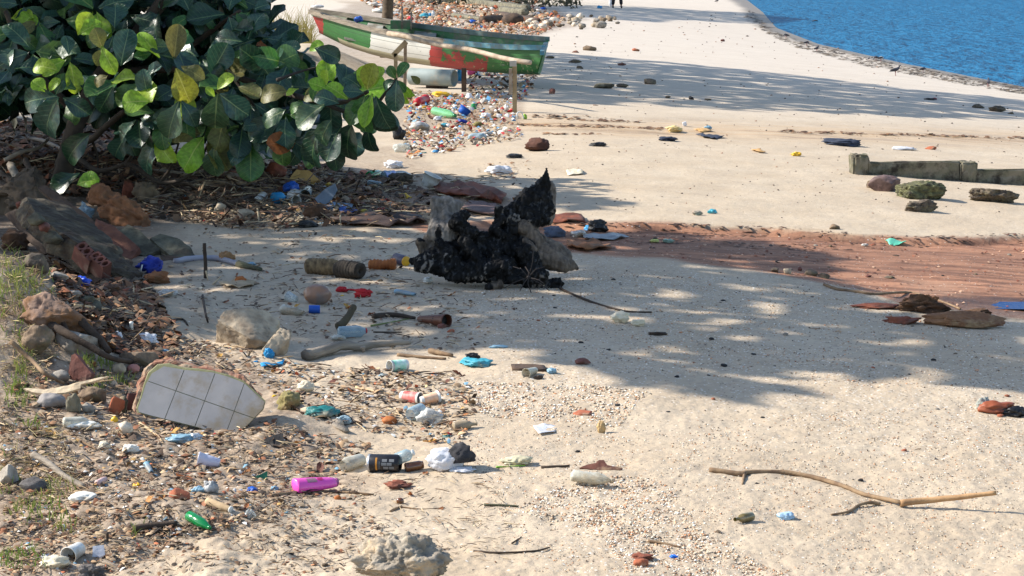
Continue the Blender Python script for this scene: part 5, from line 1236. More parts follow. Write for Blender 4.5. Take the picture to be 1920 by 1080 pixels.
lump('husk_lump', 'grey brown fibrous clod under the low branches', 'husk', 272, 380, 56, 42, mat('grey_husk', (124, 108, 86), (92, 78, 62), scale=14, rough=.95, bump=1, bscale=60), 94, 4, 2, .2, .1, .1); lump('husk_lump', 'orange rotten wood lump beside the fibrous clod', 'husk', 238, 372, 30, 36, BARKR, 95, 4, 4, .2, .1, .1)
lump('brick', 'sandy brown brick on the sand right of the husk mass', 'brick', 455, 412, 46, 22, CONCL, 96, 3, 5, .08, .04); lump('stone', 'white topped stone beside the sandy brown brick', 'stone', 412, 402, 28, 24, CONCL, 97, 3, 4)
stick('root', 'long dark root running down the bank to the tiled slab', [(96, 610, 640), (130, 628, 668), (170, 650, 690), (210, 672, 706), (256, 684)], 9, STICKD, 'root', None, 'the long dark root', 4, 8); stick('root', 'second shorter dark root lying above the long one', [(140, 590, 640), (168, 618, 660), (190, 640, 676), (204, 660, 690)], 9, STICKD, 'root', None, None, 6, 8)
stick('root', 'pale bent root poking from the grassy bank over the sand', [(140, 573, 585), (170, 576, 586), (200, 580, 588), (224, 586)], 4, STICKP, 'root')
slab('palm_sheath', 'long curved cream palm sheath lying across the stones', 'palm sheath', [(44, 728), (60, 735), (90, 739), (122, 736), (150, 728), (152, 720), (178, 714), (204, 705), (165, 713), (120, 724), (84, 730)], on(120, 736, at(120, 752).y - .1), (0, -.7, 1), .008, PALM, None, 'the cream palm sheath', .004)

for i, (u, v, w, h, mt, l) in enumerate(((196, 548, 60, 22, FIBRED, 'dark brown husk heap at the mouth of the hollow'), (236, 556, 50, 20, BARKR, 'reddish curled bark at the foot of the wall fragment'), (172, 566, 44, 16, FIBRE, 'orange husk shred below the royal blue bag'), (258, 546, 40, 18, FIBRED, 'dark dead leaf heap under the low end of the wall fragment'), (214, 530, 26, 18, MOSSG, 'mossy clod resting by the broken bricks'), (130, 560, 44, 18, CONC, 'grey flat stone at the edge of the grassy bank'), (160, 572, 36, 20, MOSSG, 'green square slab chip on the sand by the bank'), (24, 470, 60, 44, FIBRED, 'dark rotten stump wood at the back of the hollow'), (110, 490, 50, 20, FIBRED, 'dark leaf heap deep in the hollow'))):
    crumple('debris_lump', l, 'debris', u, v, w, h, mt, 700 + i, .8, 4)
for i, (pts, r, mt, l) in enumerate((([(20, 310, 360), (34, 340, 380), (46, 372, 400), (60, 400, 430)], 8, WOODG, 'grey gnarled root down the side of the root mass'), ([(48, 300, 360), (60, 330, 380), (74, 362, 400)], 6, STICKD, 'dark root beside the grey gnarled root'), ([(36, 380, 440), (44, 410, 440), (50, 436, 450)], 8, BARKR, 'reddish splintered root at the mouth of the hollow'), ([(250, 330), (300, 322, 332), (350, 326, 336), (390, 322)], 6, WOODG, 'grey branch lying in the root tangle'), ([(340, 362), (366, 380), (392, 398), (404, 406)], 5, STICKP, 'bleached white stick among the roots'), ([(380, 352), (420, 344, 352), (462, 350)], 7, STICKM, 'brown branch across the root tangle'), ([(430, 330), (450, 326), (474, 318)], 6, WOODR, 'reddish branch end under the leaves'), ([(420, 392), (446, 378, 388), (476, 372)], 8, WOODD, 'thick dark branch end near the white cup'), ([(300, 370), (320, 350, 370), (350, 345, 368), (372, 362)], 4, STICKD, 'arched dark root in the tangle'))):
    stick('root', l, pts, r, mt, 'root', None, None, r * .6, 8)

# weathered planks, roots and branches of the left bank
for i, (poly, gu, gv, nn, th, mt, l) in enumerate((
    ([(70, 352), (84, 346), (150, 392), (214, 446), (204, 456), (138, 408)], 210, 458, (-.2, -.6, 1), .03, WOODD, 'dark weathered plank lying along the back of the wall fragment'),
    ([(8, 402), (30, 392), (74, 436), (96, 470), (82, 478), (50, 448)], 90, 480, (-.4, -.7, .8), .03, WOODD, 'rotten dark plank leaning into the hollow'),
    ([(150, 562), (188, 558), (190, 580), (166, 590), (154, 582)], 170, 590, (0, -.5, 1), .03, MOSSG, 'green grey board end on the sand below the bank'),
    ([(300, 312), (372, 300), (380, 308), (306, 322)], 340, 322, (0, -.4, 1), .02, WOODG, 'grey plank under the low shrub branches'),
    ([(400, 316), (470, 330), (468, 340), (398, 326)], 430, 341, (0, -.4, 1), .02, WOODP, 'pale plank lying in the root tangle'),
    ([(118, 588), (168, 628), (176, 650), (160, 652), (110, 606)], 168, 654, (.2, -.8, .8), .03, WOODD, 'dark split plank on the slope of the bank'))):
    slab('plank', l, 'plank', poly, at(gu, gv), nn, th, mt, None, None, .006)
for i, (pts, r, mt, l) in enumerate((([(0, 330), (40, 352, 366), (84, 380, 396), (120, 410, 430)], 7, WOODD, 'thick dark root crossing behind the wall fragment'), ([(80, 560, 600), (110, 590, 630), (130, 630, 660)], 7, WOODD, 'dark root beside the reddish boulder'), ([(20, 270), (70, 262, 276), (120, 282, 292), (150, 300)], 5, WOODG, 'grey root over the soil left of the shrub trunk'), ([(196, 300), (240, 288, 304), (300, 296, 306), (330, 310)], 5, STICKD, 'dark fallen branch behind the shrub trunk'), ([(90, 486), (130, 500, 512), (180, 520, 530), (230, 536)], 5, STICKD, 'dark branch lying in the mouth of the hollow'), ([(20, 640, 680), (60, 676, 700), (84, 700, 724), (120, 722)], 5, STICKM, 'brown root hanging down the grassy bank'), ([(262, 594), (300, 606), (340, 600), (352, 612)], 3, STICKD, 'dark bent twig on the shaded sand'), ([(380, 556), (386, 590, 606), (390, 606)], 2.5, STICKD, 'thin dark twig standing left of the pale boulder'))):
    stick('root', l, pts, r, mt, 'root', None, None, r * .6, 8)
# ------------------------------------------------------------------ sticks, logs and branches
stick('branch', 'long forked bare branch lying alone on the pebbly sand', [(1330, 884), (1392, 892), (1400, 889), (1470, 889), (1530, 899), (1585, 916), (1620, 930), (1690, 942, 950)], 5, STICKM, 'branch', None, 'the long forked branch', 4, 8)
stick('branch', 'thick pale stick end crossing the tip of the forked branch', [(1688, 944, 950), (1740, 938, 952), (1800, 932, 956), (1868, 924, 960)], 7, mat('tan_stick', (176, 140, 100), (146, 112, 78), scale=20, rough=.85, bump=.4), 'branch', None, 'the thick pale stick', 4, 8)
stick('branch', 'small curled twig below the forked branch', [(1650, 948), (1632, 942, 948), (1610, 950), (1590, 962), (1558, 968)], 4, STICKM, 'branch', None, None, 2)
stick('twig', 'short stub of the forked branch pointing at the viewer', [(1396, 890), (1394, 900), (1392, 910)], 3.5, STICKM, 'twig')
stick('log', 'grey curved driftwood log in front of the pale boulder', [(572, 676), (600, 660, 670), (640, 648, 662), (672, 650, 660), (700, 646, 656), (735, 643, 654), (770, 650)], 12, WOODG, 'log', None, 'the curved driftwood log', 5, 10)
stick('stub', 'short side stub on the curved driftwood log', [(680, 650, 664), (682, 664)], 5, WOODG, 'stub')
stick('log', 'thin pale stick lying beyond the curved log', [(745, 668), (790, 672), (836, 675)], 4, STICKM, 'stick'); stick('log', 'short pale branch piece beside the thin pale stick', [(806, 662), (848, 670)], 6, STICKM, 'stick')
stick('stake', 'short rusty brown stake standing upright in the sand', [(383, 456, 524), (385, 490, 524), (386, 524)], 3.5, STICKD, 'stake', None, 'the upright stake', 4); stick('twig', 'pale splinter leaning at the foot of the upright stake', [(386, 508, 526), (390, 527)], 2, STICKP, 'twig'); stick('twig', 'pale splinter slanting away from the upright stake', [(400, 534), (414, 518, 526)], 2, STICKP, 'twig')
stick('log', 'dark weathered post stump leaning in the litter', [(634, 620), (650, 598, 616), (664, 574, 612)], 9, mat('mossy_stub', (88, 78, 58), (62, 54, 42), rough=.95, bump=.8), 'stump', None, 'the dark leaning stub', 6, 8)
stick('log', 'dark twisted stick lying right of the leaning stub', [(700, 598), (735, 594), (778, 600)], 6, STICKD, 'stick'); stick('twig', 'long thin green stem on the grey sand', [(695, 612), (730, 606), (770, 598)], 1.8, mat('green_stem', (120, 132, 70), rough=.7), 'stem')
stick('twig', 'straight brown twig beside the plastic bottle', [(700, 624), (754, 624)], 1.8, STICKD, 'twig')
stick('branch', 'long dark bent twig trailing from the stump over the sand', [(1050, 542), (1075, 554), (1110, 568), (1150, 580), (1180, 586), (1222, 587)], 2.6, STICKD, 'branch', None, None, 1.4)
stick('branch', 'pale crooked stick above the dark kelp', [(1545, 535), (1570, 544), (1610, 549), (1640, 553), (1700, 550), (1730, 556), (1768, 568), (1800, 581)], 3, STICKM, 'branch', None, 'the crooked pale stick', 2)
stick('log', 'short dark log beside the green bottle', [(250, 996), (290, 990), (332, 987)], 7, STICKD, 'log', None, 'the short dark log', 6); stick('stake', 'small brown stake standing near the short dark log', [(201, 998, 1018), (202, 1018)], 3.5, STICKD, 'stake')
stick('stick', 'long grey stick lying under the pink bottle', [(508, 932), (560, 926), (620, 924), (700, 930)], 4, STICKM, 'stick', None, None, 2); stick('twig', 'thin forked twig near the round seed', [(731, 960), (750, 952), (790, 956), (834, 953)], 2, STICKM, 'twig'); stick('twig', 'short dark twig pointing down at the forked twig', [(748, 952), (733, 961)], 1.8, STICKM, 'twig')
stick('twig', 'dark green stem lying at the sand centre', [(908, 948), (960, 950), (972, 951)], 2.6, mat('dark_stem', (70, 70, 48), rough=.8), 'stem'); stick('twig', 'thin twig right of the concrete lump', [(888, 1035), (930, 1038), (1000, 1035), (1030, 1028)], 2.4, STICKD, 'twig', None, None, 1.5); stick('twig', 'small twig above the twig beside the concrete lump', [(960, 1020), (978, 1008)], 2, STICKD, 'twig')
stick('twig', 'pale brown straw in the shell patch', [(1215, 1016), (1250, 1022), (1276, 1028)], 3, STICKM, 'twig'); stick('root', 'pale root over the head of the husk mass', [(10, 300, 330), (40, 285, 330), (70, 278, 320), (90, 262, 310)], 5, WOODG, 'root')
stick('cane', 'long thin pale cane lying toward the red cup', [(668, 728), (700, 735), (740, 742)], 3, STICKP, 'cane'); stick('twig', 'dark crooked twig right of the boat litter', [(756, 236), (772, 248), (786, 260)], 1.6, STICKD, 'twig')
for i, (a, l) in enumerate((([(560, 770), (640, 800)], 'white painted timber batten below the teal bag'), ([(540, 765), (650, 812)], 'split timber batten beneath the white one'))): stick('batten', l, [(*a[0],), (*a[1],)], 8 - 2 * i, mat('whitewashed_wood', (196, 180, 158), (160, 142, 120), rough=.9, bump=.5) if i == 0 else WOODG, 'batten', None, 'the white batten' if i == 0 else None, 7, 4, jit=0)
stick('rod', 'thin bent iron rod across the teal bag', [(610, 756, 772), (634, 770, 782), (660, 788), (664, 794), (640, 800)], 2.6, mat('rusty_rod', (84, 78, 72), (64, 56, 50), rough=.6, metal=.4), 'rod')
stick('pipe', 'long bent grey plastic conduit lying behind the upright stake', [(328, 494), (360, 489), (400, 488), (430, 494), (455, 502)], 6, mat('grey_conduit', (150, 148, 156), (126, 124, 132), rough=.6, bump=.1), 'pipe', None, 'the grey conduit', 5, 8)
stick('log', 'mossy stick end beside the grey conduit', [(446, 500), (490, 510)], 7, mat('moss_stick', (92, 92, 68), (70, 66, 50), rough=.95, bump=.6), 'stick'); stick('board', 'narrow dark plank in front of the stern post', [(800, 165), (840, 166)], 5, WOODD, 'plank')
stick('twig', 'pale thin cane across the dirt below the tiled slab', [(262, 794, 800), (290, 815), (312, 838)], 3.5, STICKP, 'cane'); stick('twig', 'thick pale stick at the upper left dirt', [(122, 812), (150, 828), (182, 846)], 4, STICKM, 'stick')
stick('log', 'grey weathered branch across the lower left rubbish', [(62, 852, 870), (90, 868, 884), (120, 892, 900), (158, 918)], 7, WOODG, 'branch', None, 'the grey weathered branch', 5, 8)
# fibre wound rolls beside the stump
def roll(label, u0, v0, u1, v1, r, mt, land=None):
    a, b = ax(u0, v0, r), ax(u1, v1, r); s = ppm(a); M_, ln = frame(a, b); R_ = r / s; base = Vector((a.x, a.y, gz(a.x, a.y)))
    pr = [(R_ * .3, 0), (R_ * .9, 0)] + [(R_ * (1 + .09 * math.sin(i * 1.9)), ln * (i + 1) / 26) for i in range(24)] + [(R_ * .9, ln), (R_ * .3, ln), (R_ * .28, ln * .8)]
    V, Fc = xf(lathe(pr, 18), M_); V = [v + Vector((0, 0, .012 * mnoise.fractal(v * 14, 1, 2, 3))) for v in V]
    o = new_obj('palm_log', V, Fc, mt, base=base); tag(o, label, 'log', None, None, land)
roll('short pale bristly palm log near the stump', 576, 498, 632, 502, 15, mat('palm_fibre', (140, 116, 82), (88, 70, 50), scale=30, rough=.95, bump=1, bscale=120), 'the bristly palm log'); roll('dark bristly palm log at the end of the pale one', 634, 504, 676, 508, 17, mat('palm_fibre_dark', (66, 58, 48), (40, 34, 28), scale=30, rough=.95, bump=1, bscale=120))  # one log pale, the other dark, by material colour alone
roll('tan paper cone roll lying between the logs and the stump', 692, 496, 742, 496, 10, ORNG)
crumple('coconut_husk', 'dark brown coconut husk at the end of the root tangle', 'coconut husk', 588, 412, 46, 34, FIBRED, 301, .9, 4, .2, land='the dark coconut husk'); crumple('coconut_husk', 'ring shaped coconut husk lying behind the conduit', 'coconut husk', 424, 492, 34, 24, mat('husk_tan', (156, 120, 82), (120, 88, 58), scale=18, rough=.95, bump=.9), 302, .8, 4, .25); crumple('coconut_husk', 'brown ruffled husk in front of the blue bag', 'coconut husk', 290, 533, 54, 30, FIBRE, 303, .8, 4, .3)
crumple('driftwood_chunk', 'orange brown rock shaped chunk of wood near the litter', 'driftwood', 515, 334, 44, 32, BARKR, 304, .8, 4, .2, crease=.05)
# ------------------------------------------------------------------ stream debris: weed, bark, rags
lump('kelp_heap', 'shaggy brown heap of weed and husk beside the puddle', 'weed', 1735, 588, 120, 42, FIBRED, 311, 5, 2, .3, .14, .16, .5, land='the weed heap'); lump('kelp_heap', 'orange tangle on top of the weed heap', 'weed', 1742, 584, 52, 36, FIBRE, 312, 5, 2, .3, .14, .16, .5)
lump('driftwood_log', 'rounded brown sand crusted log lying before the puddle', 'log', 1812, 617, 172, 38, mat('sandy_log', (136, 98, 68), (96, 62, 44), scale=9, rough=.95, bump=.9, bscale=50, dirt=(150, 124, 92), dirt_amt=.35), 313, 5, 2, .12, .06, .05, .4, land='the sand crusted log', sink=.15); lump('kelp_heap', 'thin dark brown weed tail at the end of the crusted log', 'weed', 1700, 609, 84, 18, BARKR, 314, 4, 2, .25, .12, .1, .5); lump('kelp_heap', 'dark weed fringe along the edge of the puddle', 'weed', 1840, 592, 70, 16, FIBRED, 315, 4, 2, .3, .14, .1, .5)
lump('kelp_heap', 'flat rusty strip of weed left of the weed heap', 'weed', 1650, 580, 110, 14, BARKR, 316, 4, 2, .2, .1, .1, .5)
sheet('bark_sheet', 'wide reddish palm bark sheet lying behind the stump', 'bark', [(812, 358), (860, 350), (905, 352), (950, 372), (940, 388), (905, 380), (860, 372), (826, 372)], BARKR, .03, .05, .008, land='the red bark sheet'); sheet('bark_sheet', 'purple brown bark tray between the two prongs of the stump', 'bark', [(880, 382), (930, 388), (936, 408), (890, 404), (866, 396)], mat('purple_bark', (108, 84, 78), (84, 62, 58), rough=.8, bump=.4), .03, .01, .01)
sheet('bark_sheet', 'orange brown bark strip beside the rag right of the stump', 'bark', [(1062, 452), (1100, 456), (1144, 462), (1146, 470), (1100, 474), (1064, 466)], FIBRE, .02, .03, .008); sheet('bark_sheet', 'rusty strip of bark at the edge of the stream', 'bark', [(1030, 408), (1090, 408), (1098, 418), (1034, 420)], BARKR, .02, .03, .008); sheet('bark_sheet', 'dark sodden bark lying along the stream left of the stump', 'bark', [(610, 412), (690, 404), (780, 408), (800, 420), (730, 428), (640, 424)], mat('sodden_bark', (72, 52, 42), (50, 36, 30), rough=.7, bump=.6), .02, .04, .008)
crumple('black_bag', 'shiny black plastic bag on the stream bank right of the stump', 'bag', 1122, 436, 40, 28, BLACKP, 321, .7, land='the black bag'); crumple('turquoise_rag', 'bright turquoise rag beside the black bag', 'rag', 1106, 433, 24, 13, SKYB, 322); crumple('rag', 'crumpled dark blue grey cloth leaning on the stump', 'cloth', 1040, 446, 44, 26, mat('blue_grey_cloth', (84, 92, 108), (60, 66, 80), rough=.8, bump=.5), 323, .7); crumple('bag', 'white and orange bag scrap on the stream bank', 'bag', 1084, 446, 34, 16, WBAG2, 324)
sheet('plastic_sheet', 'grey wet plastic sheet lying along the red stream', 'plastic', [(1090, 444), (1140, 440), (1180, 446), (1150, 452), (1100, 452)], mat('grey_sheet', (126, 130, 132), (96, 98, 98), rough=.4, bump=.3), .01, .02)
crumple('bag', 'yellow green bag scrap in the stream', 'bag', 1228, 455, 20, 8, mat('lime_scrap', (190, 190, 110), (160, 160, 90), rough=.6), 325); crumple('bag', 'clear green plastic scrap in the stream', 'bag', 1254, 456, 26, 10, mat('green_scrap', (136, 160, 140), (110, 130, 116), rough=.5), 326); sheet('plastic_sheet', 'mint green plastic sheet alone on the red silt', 'plastic', [(1660, 452), (1672, 449), (1690, 455), (1700, 458), (1680, 461), (1668, 459)], mat('mint_plastic', (120, 212, 180), (96, 190, 160), rough=.45, trans=.2), .01, .03, land='the mint plastic sheet')
crumple('bag', 'small white scrap on the shaded red silt', 'bag', 1622, 462, 14, 6, WBAG2, 327); lump('stone', 'flat brown stone on the bright bank above the stream', 'stone', 1566, 430, 22, 12, ROCKB, 328, 3)
for i, (u, v, w, h, mt) in enumerate(((1456, 511, 20, 11, ROCKD), (1476, 514, 18, 12, CONCL), (1500, 508, 9, 9, TERRA2), (1520, 517, 30, 14, ROCKB), (1546, 522, 24, 12, ROCKD), (1628, 520, 16, 6, TERRA2), (1668, 522, 22, 6, ROCKD))):
    lump('stone', ('dark round stone at the lower lip of the stream', 'pale split stone at the lower lip of the stream', 'red chip of tile at the lower lip of the stream', 'flat tan stone in the cluster on the stream lip', 'dark stone at the end of the stream lip cluster', 'small red stone on the lower part of the silt', 'flat dark stone beside the small red stone on silt')[i], 'stone', u, v, w, h, mt, 330 + i, 3)
# rags on the far sand
crumple('rag', 'small dark blue rag lying flat on the far sand', 'rag', 1253, 265, 40, 10, mat('navy_rag', (40, 48, 66), (28, 34, 48), rough=.8), 341, .6); sheet('rag', 'flat dark strip of cloth beyond the white cone', 'rag', [(1304, 254), (1330, 254), (1358, 259), (1340, 262), (1316, 259)], mat('navy_rag', (40, 48, 66)), .01, .03); crumple('rag', 'crumpled dark blue jeans like cloth on the far sand', 'cloth', 1586, 275, 88, 18, mat('denim', (56, 64, 80), (38, 44, 58), scale=14, rough=.85, bump=.6), 342, .6, land='the dark blue cloth')
crumple('bag', 'long pale plastic bag beside a round red stone', 'bag', 1696, 282, 54, 8, WBAG, 343, .5); lump('stone', 'round red stone beside the pale plastic bag', 'stone', 1748, 281, 24, 8, TERRA, 344, 3, 2); crumple('wrapper', 'small bright yellow wrapper on the far sand', 'wrapper', 1494, 293, 24, 9, YEL, 345); crumple('bag', 'cream crumpled bag near the white cone', 'bag', 1264, 249, 34, 14, mat('cream_bag', (214, 192, 136), (196, 168, 110), rough=.6), 346); crumple('paper_scrap', 'small white pointed scrap standing on the far sand', 'scrap', 1284, 237, 9, 10, WBAG, 347); crumple('scrap', 'pale blue scrap beside an orange patch on the far sand', 'scrap', 1328, 243, 16, 9, PALEB, 348); sheet('scrap', 'flat orange sheet of plastic on the far sand', 'scrap', [(1300, 244), (1322, 242), (1336, 247), (1314, 249)], mat('orange_sheet', (206, 160, 96), rough=.6), .01, .02)
crumple('bag', 'white bag on the sunlit sand behind the stump', 'bag', 936, 328, 58, 20, WBAG, 349, .7, land='the white bag behind the stump'); sheet('scrap', 'flat cream plastic scrap right of the stump tip', 'scrap', [(1060, 322), (1090, 320), (1094, 328), (1066, 330)], PAPER, .01, .03); crumple('rag', 'black rag on the sunlit sand', 'rag', 1122, 275, 38, 9, BLACKP, 350, .5); crumple('scrap', 'black scraps near the driftwood block', 'scrap', 964, 297, 40, 10, BLACKP, 351, .6)
crumple('scrap', 'dull red and grey scrap on the bright bank', 'scrap', 1308, 404, 22, 11, mat('mixed_scrap', (150, 120, 104), (110, 140, 130), rough=.8), 352); crumple('scrap', 'small turquoise scrap on the bright bank', 'scrap', 1336, 401, 20, 10, TURQ, 353); sheet('scrap', 'orange plastic strip on the sunlit sand', 'scrap', [(1408, 281), (1424, 281), (1436, 288), (1420, 287)], mat('orange_sheet', (206, 160, 96)), .01, .02)
crumple('stick_with_tag', 'dark cane with a red tip in the far shade', 'cane', 1745, 188, 28, 5, BLACKP, 354, .4); crumple('tag', 'small red end beside the dark cane in the far shade', 'tag', 1753, 187, 9, 4, REDC, 355)
# ------------------------------------------------------------------ near litter, piece by piece
t = bottle('shampoo_bottle', 'bright pink shampoo bottle lying on the sand', 'bottle', (553, 911), (632, 904), 16.5, PINK, mat('pink_cap', (170, 90, 140), rough=.4), [(.86, 0), (.99, .015), (1, .05), (.97, .2), (.9, .5), (.78, .8), (.66, .93), (.5, .96)], .72, land='the pink shampoo bottle', roll=.5, capr=.52, n=28)
def band_patch(t, p0, p1, r, a0, a1, z0, z1, mt, name, sq=1.0, roll=0, off=1.02):
    a, b = ax(*p0, r), ax(*p1, r); s = ppm(a); M_, ln = frame(a, b, roll); R_ = r / s; V = []; F_ = []; n = 6
    for j in range(2):
        for i in range(n + 1):
            an = a0 + (a1 - a0) * i / n; q = off
            V.append(M_ @ Vector((R_ * q * math.cos(an), R_ * q * sq * math.sin(an), ln * (z0, z1)[j])))
    F_ = [(i, i + 1, n + 2 + i, n + 1 + i) for i in range(n)]
    new_obj(name, rel(V, t.location), F_, mt, t)
band_patch(t, (553, 911), (632, 904), 16.5, 1.25, 1.95, .24, .46, PINKL, 'printed_badge', .72, .5, 1.0); band_patch(t, (553, 911), (632, 904), 16.5, 1.2, 1.7, .5, .62, mat('dark_pink_print', (190, 40, 110), rough=.4), 'printed_badge', .72, .5, .97)
P0, P1 = (691, 868), (751, 869)
t = bottle('drink_can', 'black drinks can with gold stripe and grey squares lying on its side', 'can', P0, P1, 17, BLACKC, None, [(.78, 0), (.9, .012), (.97, .05), (1, .07), (1, .94), (.96, .96), (.86, 1), (.8, .99)], land='the black can', n=28)
pr = ax(*P0, 17); M_, ln = frame(pr, ax(*P1, 17)); R_ = 17 / ppm(pr); vv, ff = xf(lathe([(R_ * .8, -.001), (R_ * 1.01, .001), (R_ * 1.012, ln * .075)], 28, 1, True, False), M_); new_obj('rim', rel(vv, t.location), ff, SILVER, t)
def canp(a0, a1, z0, z1, mt, nm): band_patch(t, P0, P1, 17, a0, a1, z0, z1, mt, nm, 1, 0, 1.012)
A0 = math.pi  # the side of the can turned to the viewer
_v = (M_.to_3x3().inverted() @ Vector((0, -.94, .33))); A0 = math.atan2(_v.y, _v.x)
canp(A0 - .55, A0 + .95, .27, .325, GOLD, 'gold_stripe')
for a, z in ((.62, .52), (.62, .70), (.2, .46), (.2, .63), (-.22, .48), (-.22, .70)): canp(A0 + a - .16, A0 + a + .16, z, z + .155, GREYPR, 'grey_square')
for z in (.36, .40): canp(A0 - .1, A0 + .8, z, z + .012, GREYPR, 'printed_line')
bottle('bottle', 'clear plastic bottle standing behind the black can', 'bottle', (742, 862), (776, 848), 12, CLEARB, WHITEP, vg=882, capr=.5); bottle('bottle', 'dark brown glass jar lying beside the black can', 'bottle', (760, 877), (794, 871), 9, BROWNG, None, JAR)
bottle('jar', 'dirty clear jar half buried left of the black can', 'jar', (678, 862), (642, 874), 13, FOGGY, None, JAR, crush=.2)
bottle('bottle', 'green plastic bottle lying on the foreground sand', 'bottle', (353, 966), (394, 990), 10, GREENG, GREENG, [(.8, 0), (1, .04), (1, .3), (.96, .36), (1, .44), (1, .62), (.7, .82), (.4, .92), (.36, .95)], land='the green bottle', n=24)
bottle('bottle', 'crushed clear bottle half sunk in the sand', 'bottle', (1072, 892), (1150, 902), 15, FOGGY, FOGGY, PET, .7, crush=.25, land='the crushed clear bottle', capr=.3); bottle('bottle', 'small squat brown glass bottle with open neck', 'bottle', (1410, 968), (1378, 974), 8.5, OLIVEG, None, GLASSB, land='the small brown bottle')
bottle('bottle', 'scuffed clear water bottle lying by the dark stub', 'bottle', (634, 624), (688, 620), 12, CLEARB, REDP, JUG, land='the clear water bottle', crush=.15); bottle('bottle', 'empty clear tub beside the plastic bag on near sand', 'tub', (790, 768), (768, 778), 13, CLEARB, None, JAR, land='the clear tub')
crumple('bag', 'clear crinkled plastic bag in front of the red cup', 'bag', 804, 796, 54, 34, mat('crinkled_clear', (216, 216, 212), (184, 182, 176), scale=16, rough=.2, bump=.5, alpha=.7, trans=.2), 401, .7, land='the crinkled clear bag'); bottle('bottle', 'small foggy bottle full of sand right of the clear bag', 'bottle', (850, 800), (894, 794), 9, mat('sandy_bottle', (152, 136, 110), (128, 110, 88), rough=.5, dirt=(110, 96, 80)), BARKR, GLASSB)
cup('cup', 'red and white printed paper cup lying on its side', 'cup', (752, 742), (788, 747), 9, 11, WHITEP, band=mat('red_print', (200, 66, 60), (222, 150, 140), scale=40, rough=.5, bump=0), land='the red printed cup'); cup('cup', 'white plastic cup full of sand beside the red cup', 'cup', (788, 752), (822, 744), 8, 12, WHITEP, inner=mat('dark_sand', (120, 100, 78)), band=mat('orange_print', (226, 190, 160), (214, 160, 120), scale=40, rough=.5, bump=0), land='the sand filled cup')
cup('cup', 'white and green printed carton lying by the driftwood log', 'cup', (762, 684), (730, 687), 11, 11, WHITEP, band=mat('green_print', (120, 196, 164), (214, 226, 218), scale=40, rough=.5, bump=0), land='the green printed carton'); cup('cup', 'pale lilac plastic cup lying in the dirt heap', 'cup', (412, 868), (372, 860), 8, 13, mat('lilac_plastic', (206, 206, 220), (188, 188, 204), rough=.35, trans=.2), land='the lilac cup')
cup('bucket', 'white plastic paint bucket tilted on the sand behind the stump', 'bucket', (802, 350), (812, 328), 14, 17, mat('bucket_white', (206, 208, 206), (184, 184, 180), rough=.5, dirt=(150, 132, 108), dirt_amt=.35), vg=358, land='the white bucket', lip=True); cup('cup', 'crushed white foam cup in the bottom left corner', 'cup', (150, 1028), (128, 1042), 13, 16, WHITEP, land='the crushed foam cup')
for i, (a, b, r0, r1, l) in enumerate((((482, 376), (493, 368), 7, 9, 'white cup with purple rim at the end of the root tangle'), ((540, 372), (556, 376), 7, 9, 'small white cup among the blue litter'), ((578, 356), (572, 366), 8, 10, 'clear pale blue cup standing in the blue litter'))): cup('cup', l, 'cup', a, b, r0, r1, [WHITEP, WHITEP, CLEARB][i])
bottle('bottle', 'round sky blue plastic ball bottle in the blue litter', 'bottle', (512, 372), (534, 370), 11, SKYB, SKYB, JUG, land='the sky blue bottle'); crumple('bag', 'dark blue plastic tub crushed behind the sky blue bottle', 'tub', 546, 366, 34, 28, BLUE, 403, .8, crease=.06); sheet('foam_sheet', 'pale square of foam board below the dark blue tub', 'foam board', [(538, 376), (548, 364), (566, 368), (562, 380)], FOAM, .05, .01, .02)
slab('blue_board', 'grey blue plastic panel standing out of the litter', 'panel', [(590, 372), (612, 352), (628, 344), (632, 356), (620, 376), (604, 390)], at(604, 391), (-.2, -1, .35), .012, mat('slate_blue', (112, 126, 142), (90, 104, 122), rough=.6), None, 'the standing blue panel', .002); slab('blue_board', 'flat pale blue panel lying in front of the standing one', 'panel', [(602, 390), (626, 378), (662, 382), (658, 392), (630, 396)], at(630, 396), (0, -.2, 1), .01, mat('pale_slate_blue', (132, 156, 180), (110, 134, 160), rough=.6), rough=.002)
sheet('packet', 'blue and white snack packet in front of the blue panels', 'packet', [(634, 396), (668, 394), (672, 402), (640, 406)], BLUE, .02, .02); crumple('bag', 'dirty yellow rag right of the snack packet', 'rag', 682, 404, 30, 12, mat('yellow_rag', (190, 164, 70), (160, 136, 56), rough=.8), 404); crumple('bag', 'flat black plastic sheet left of the stream bark', 'bag', 572, 428, 64, 16, BLACKP, 405, .6)
slab('yellow_board', 'triangular yellow foam board under the shrub edge', 'board', [(540, 338), (556, 318), (580, 320), (600, 338), (566, 344)], at(566, 345), (.1, -.7, 1), .02, CARD, None, 'the yellow foam board', .004); sheet('rag', 'yellow rag beneath the yellow foam board', 'rag', [(572, 344), (592, 338), (600, 344), (584, 348)], YEL, .01, .03)
crumple('bag', 'bright blue bag caught under the hanging leaves', 'bag', 538, 308, 32, 22, SKYB, 406, .7); crumple('bag', 'white bag under the hanging leaves', 'bag', 632, 318, 26, 20, WBAG2, 407, .7); crumple('bag', 'pale crumpled bag at the left of the blue litter', 'bag', 490, 308, 24, 34, WBAG2, 408)
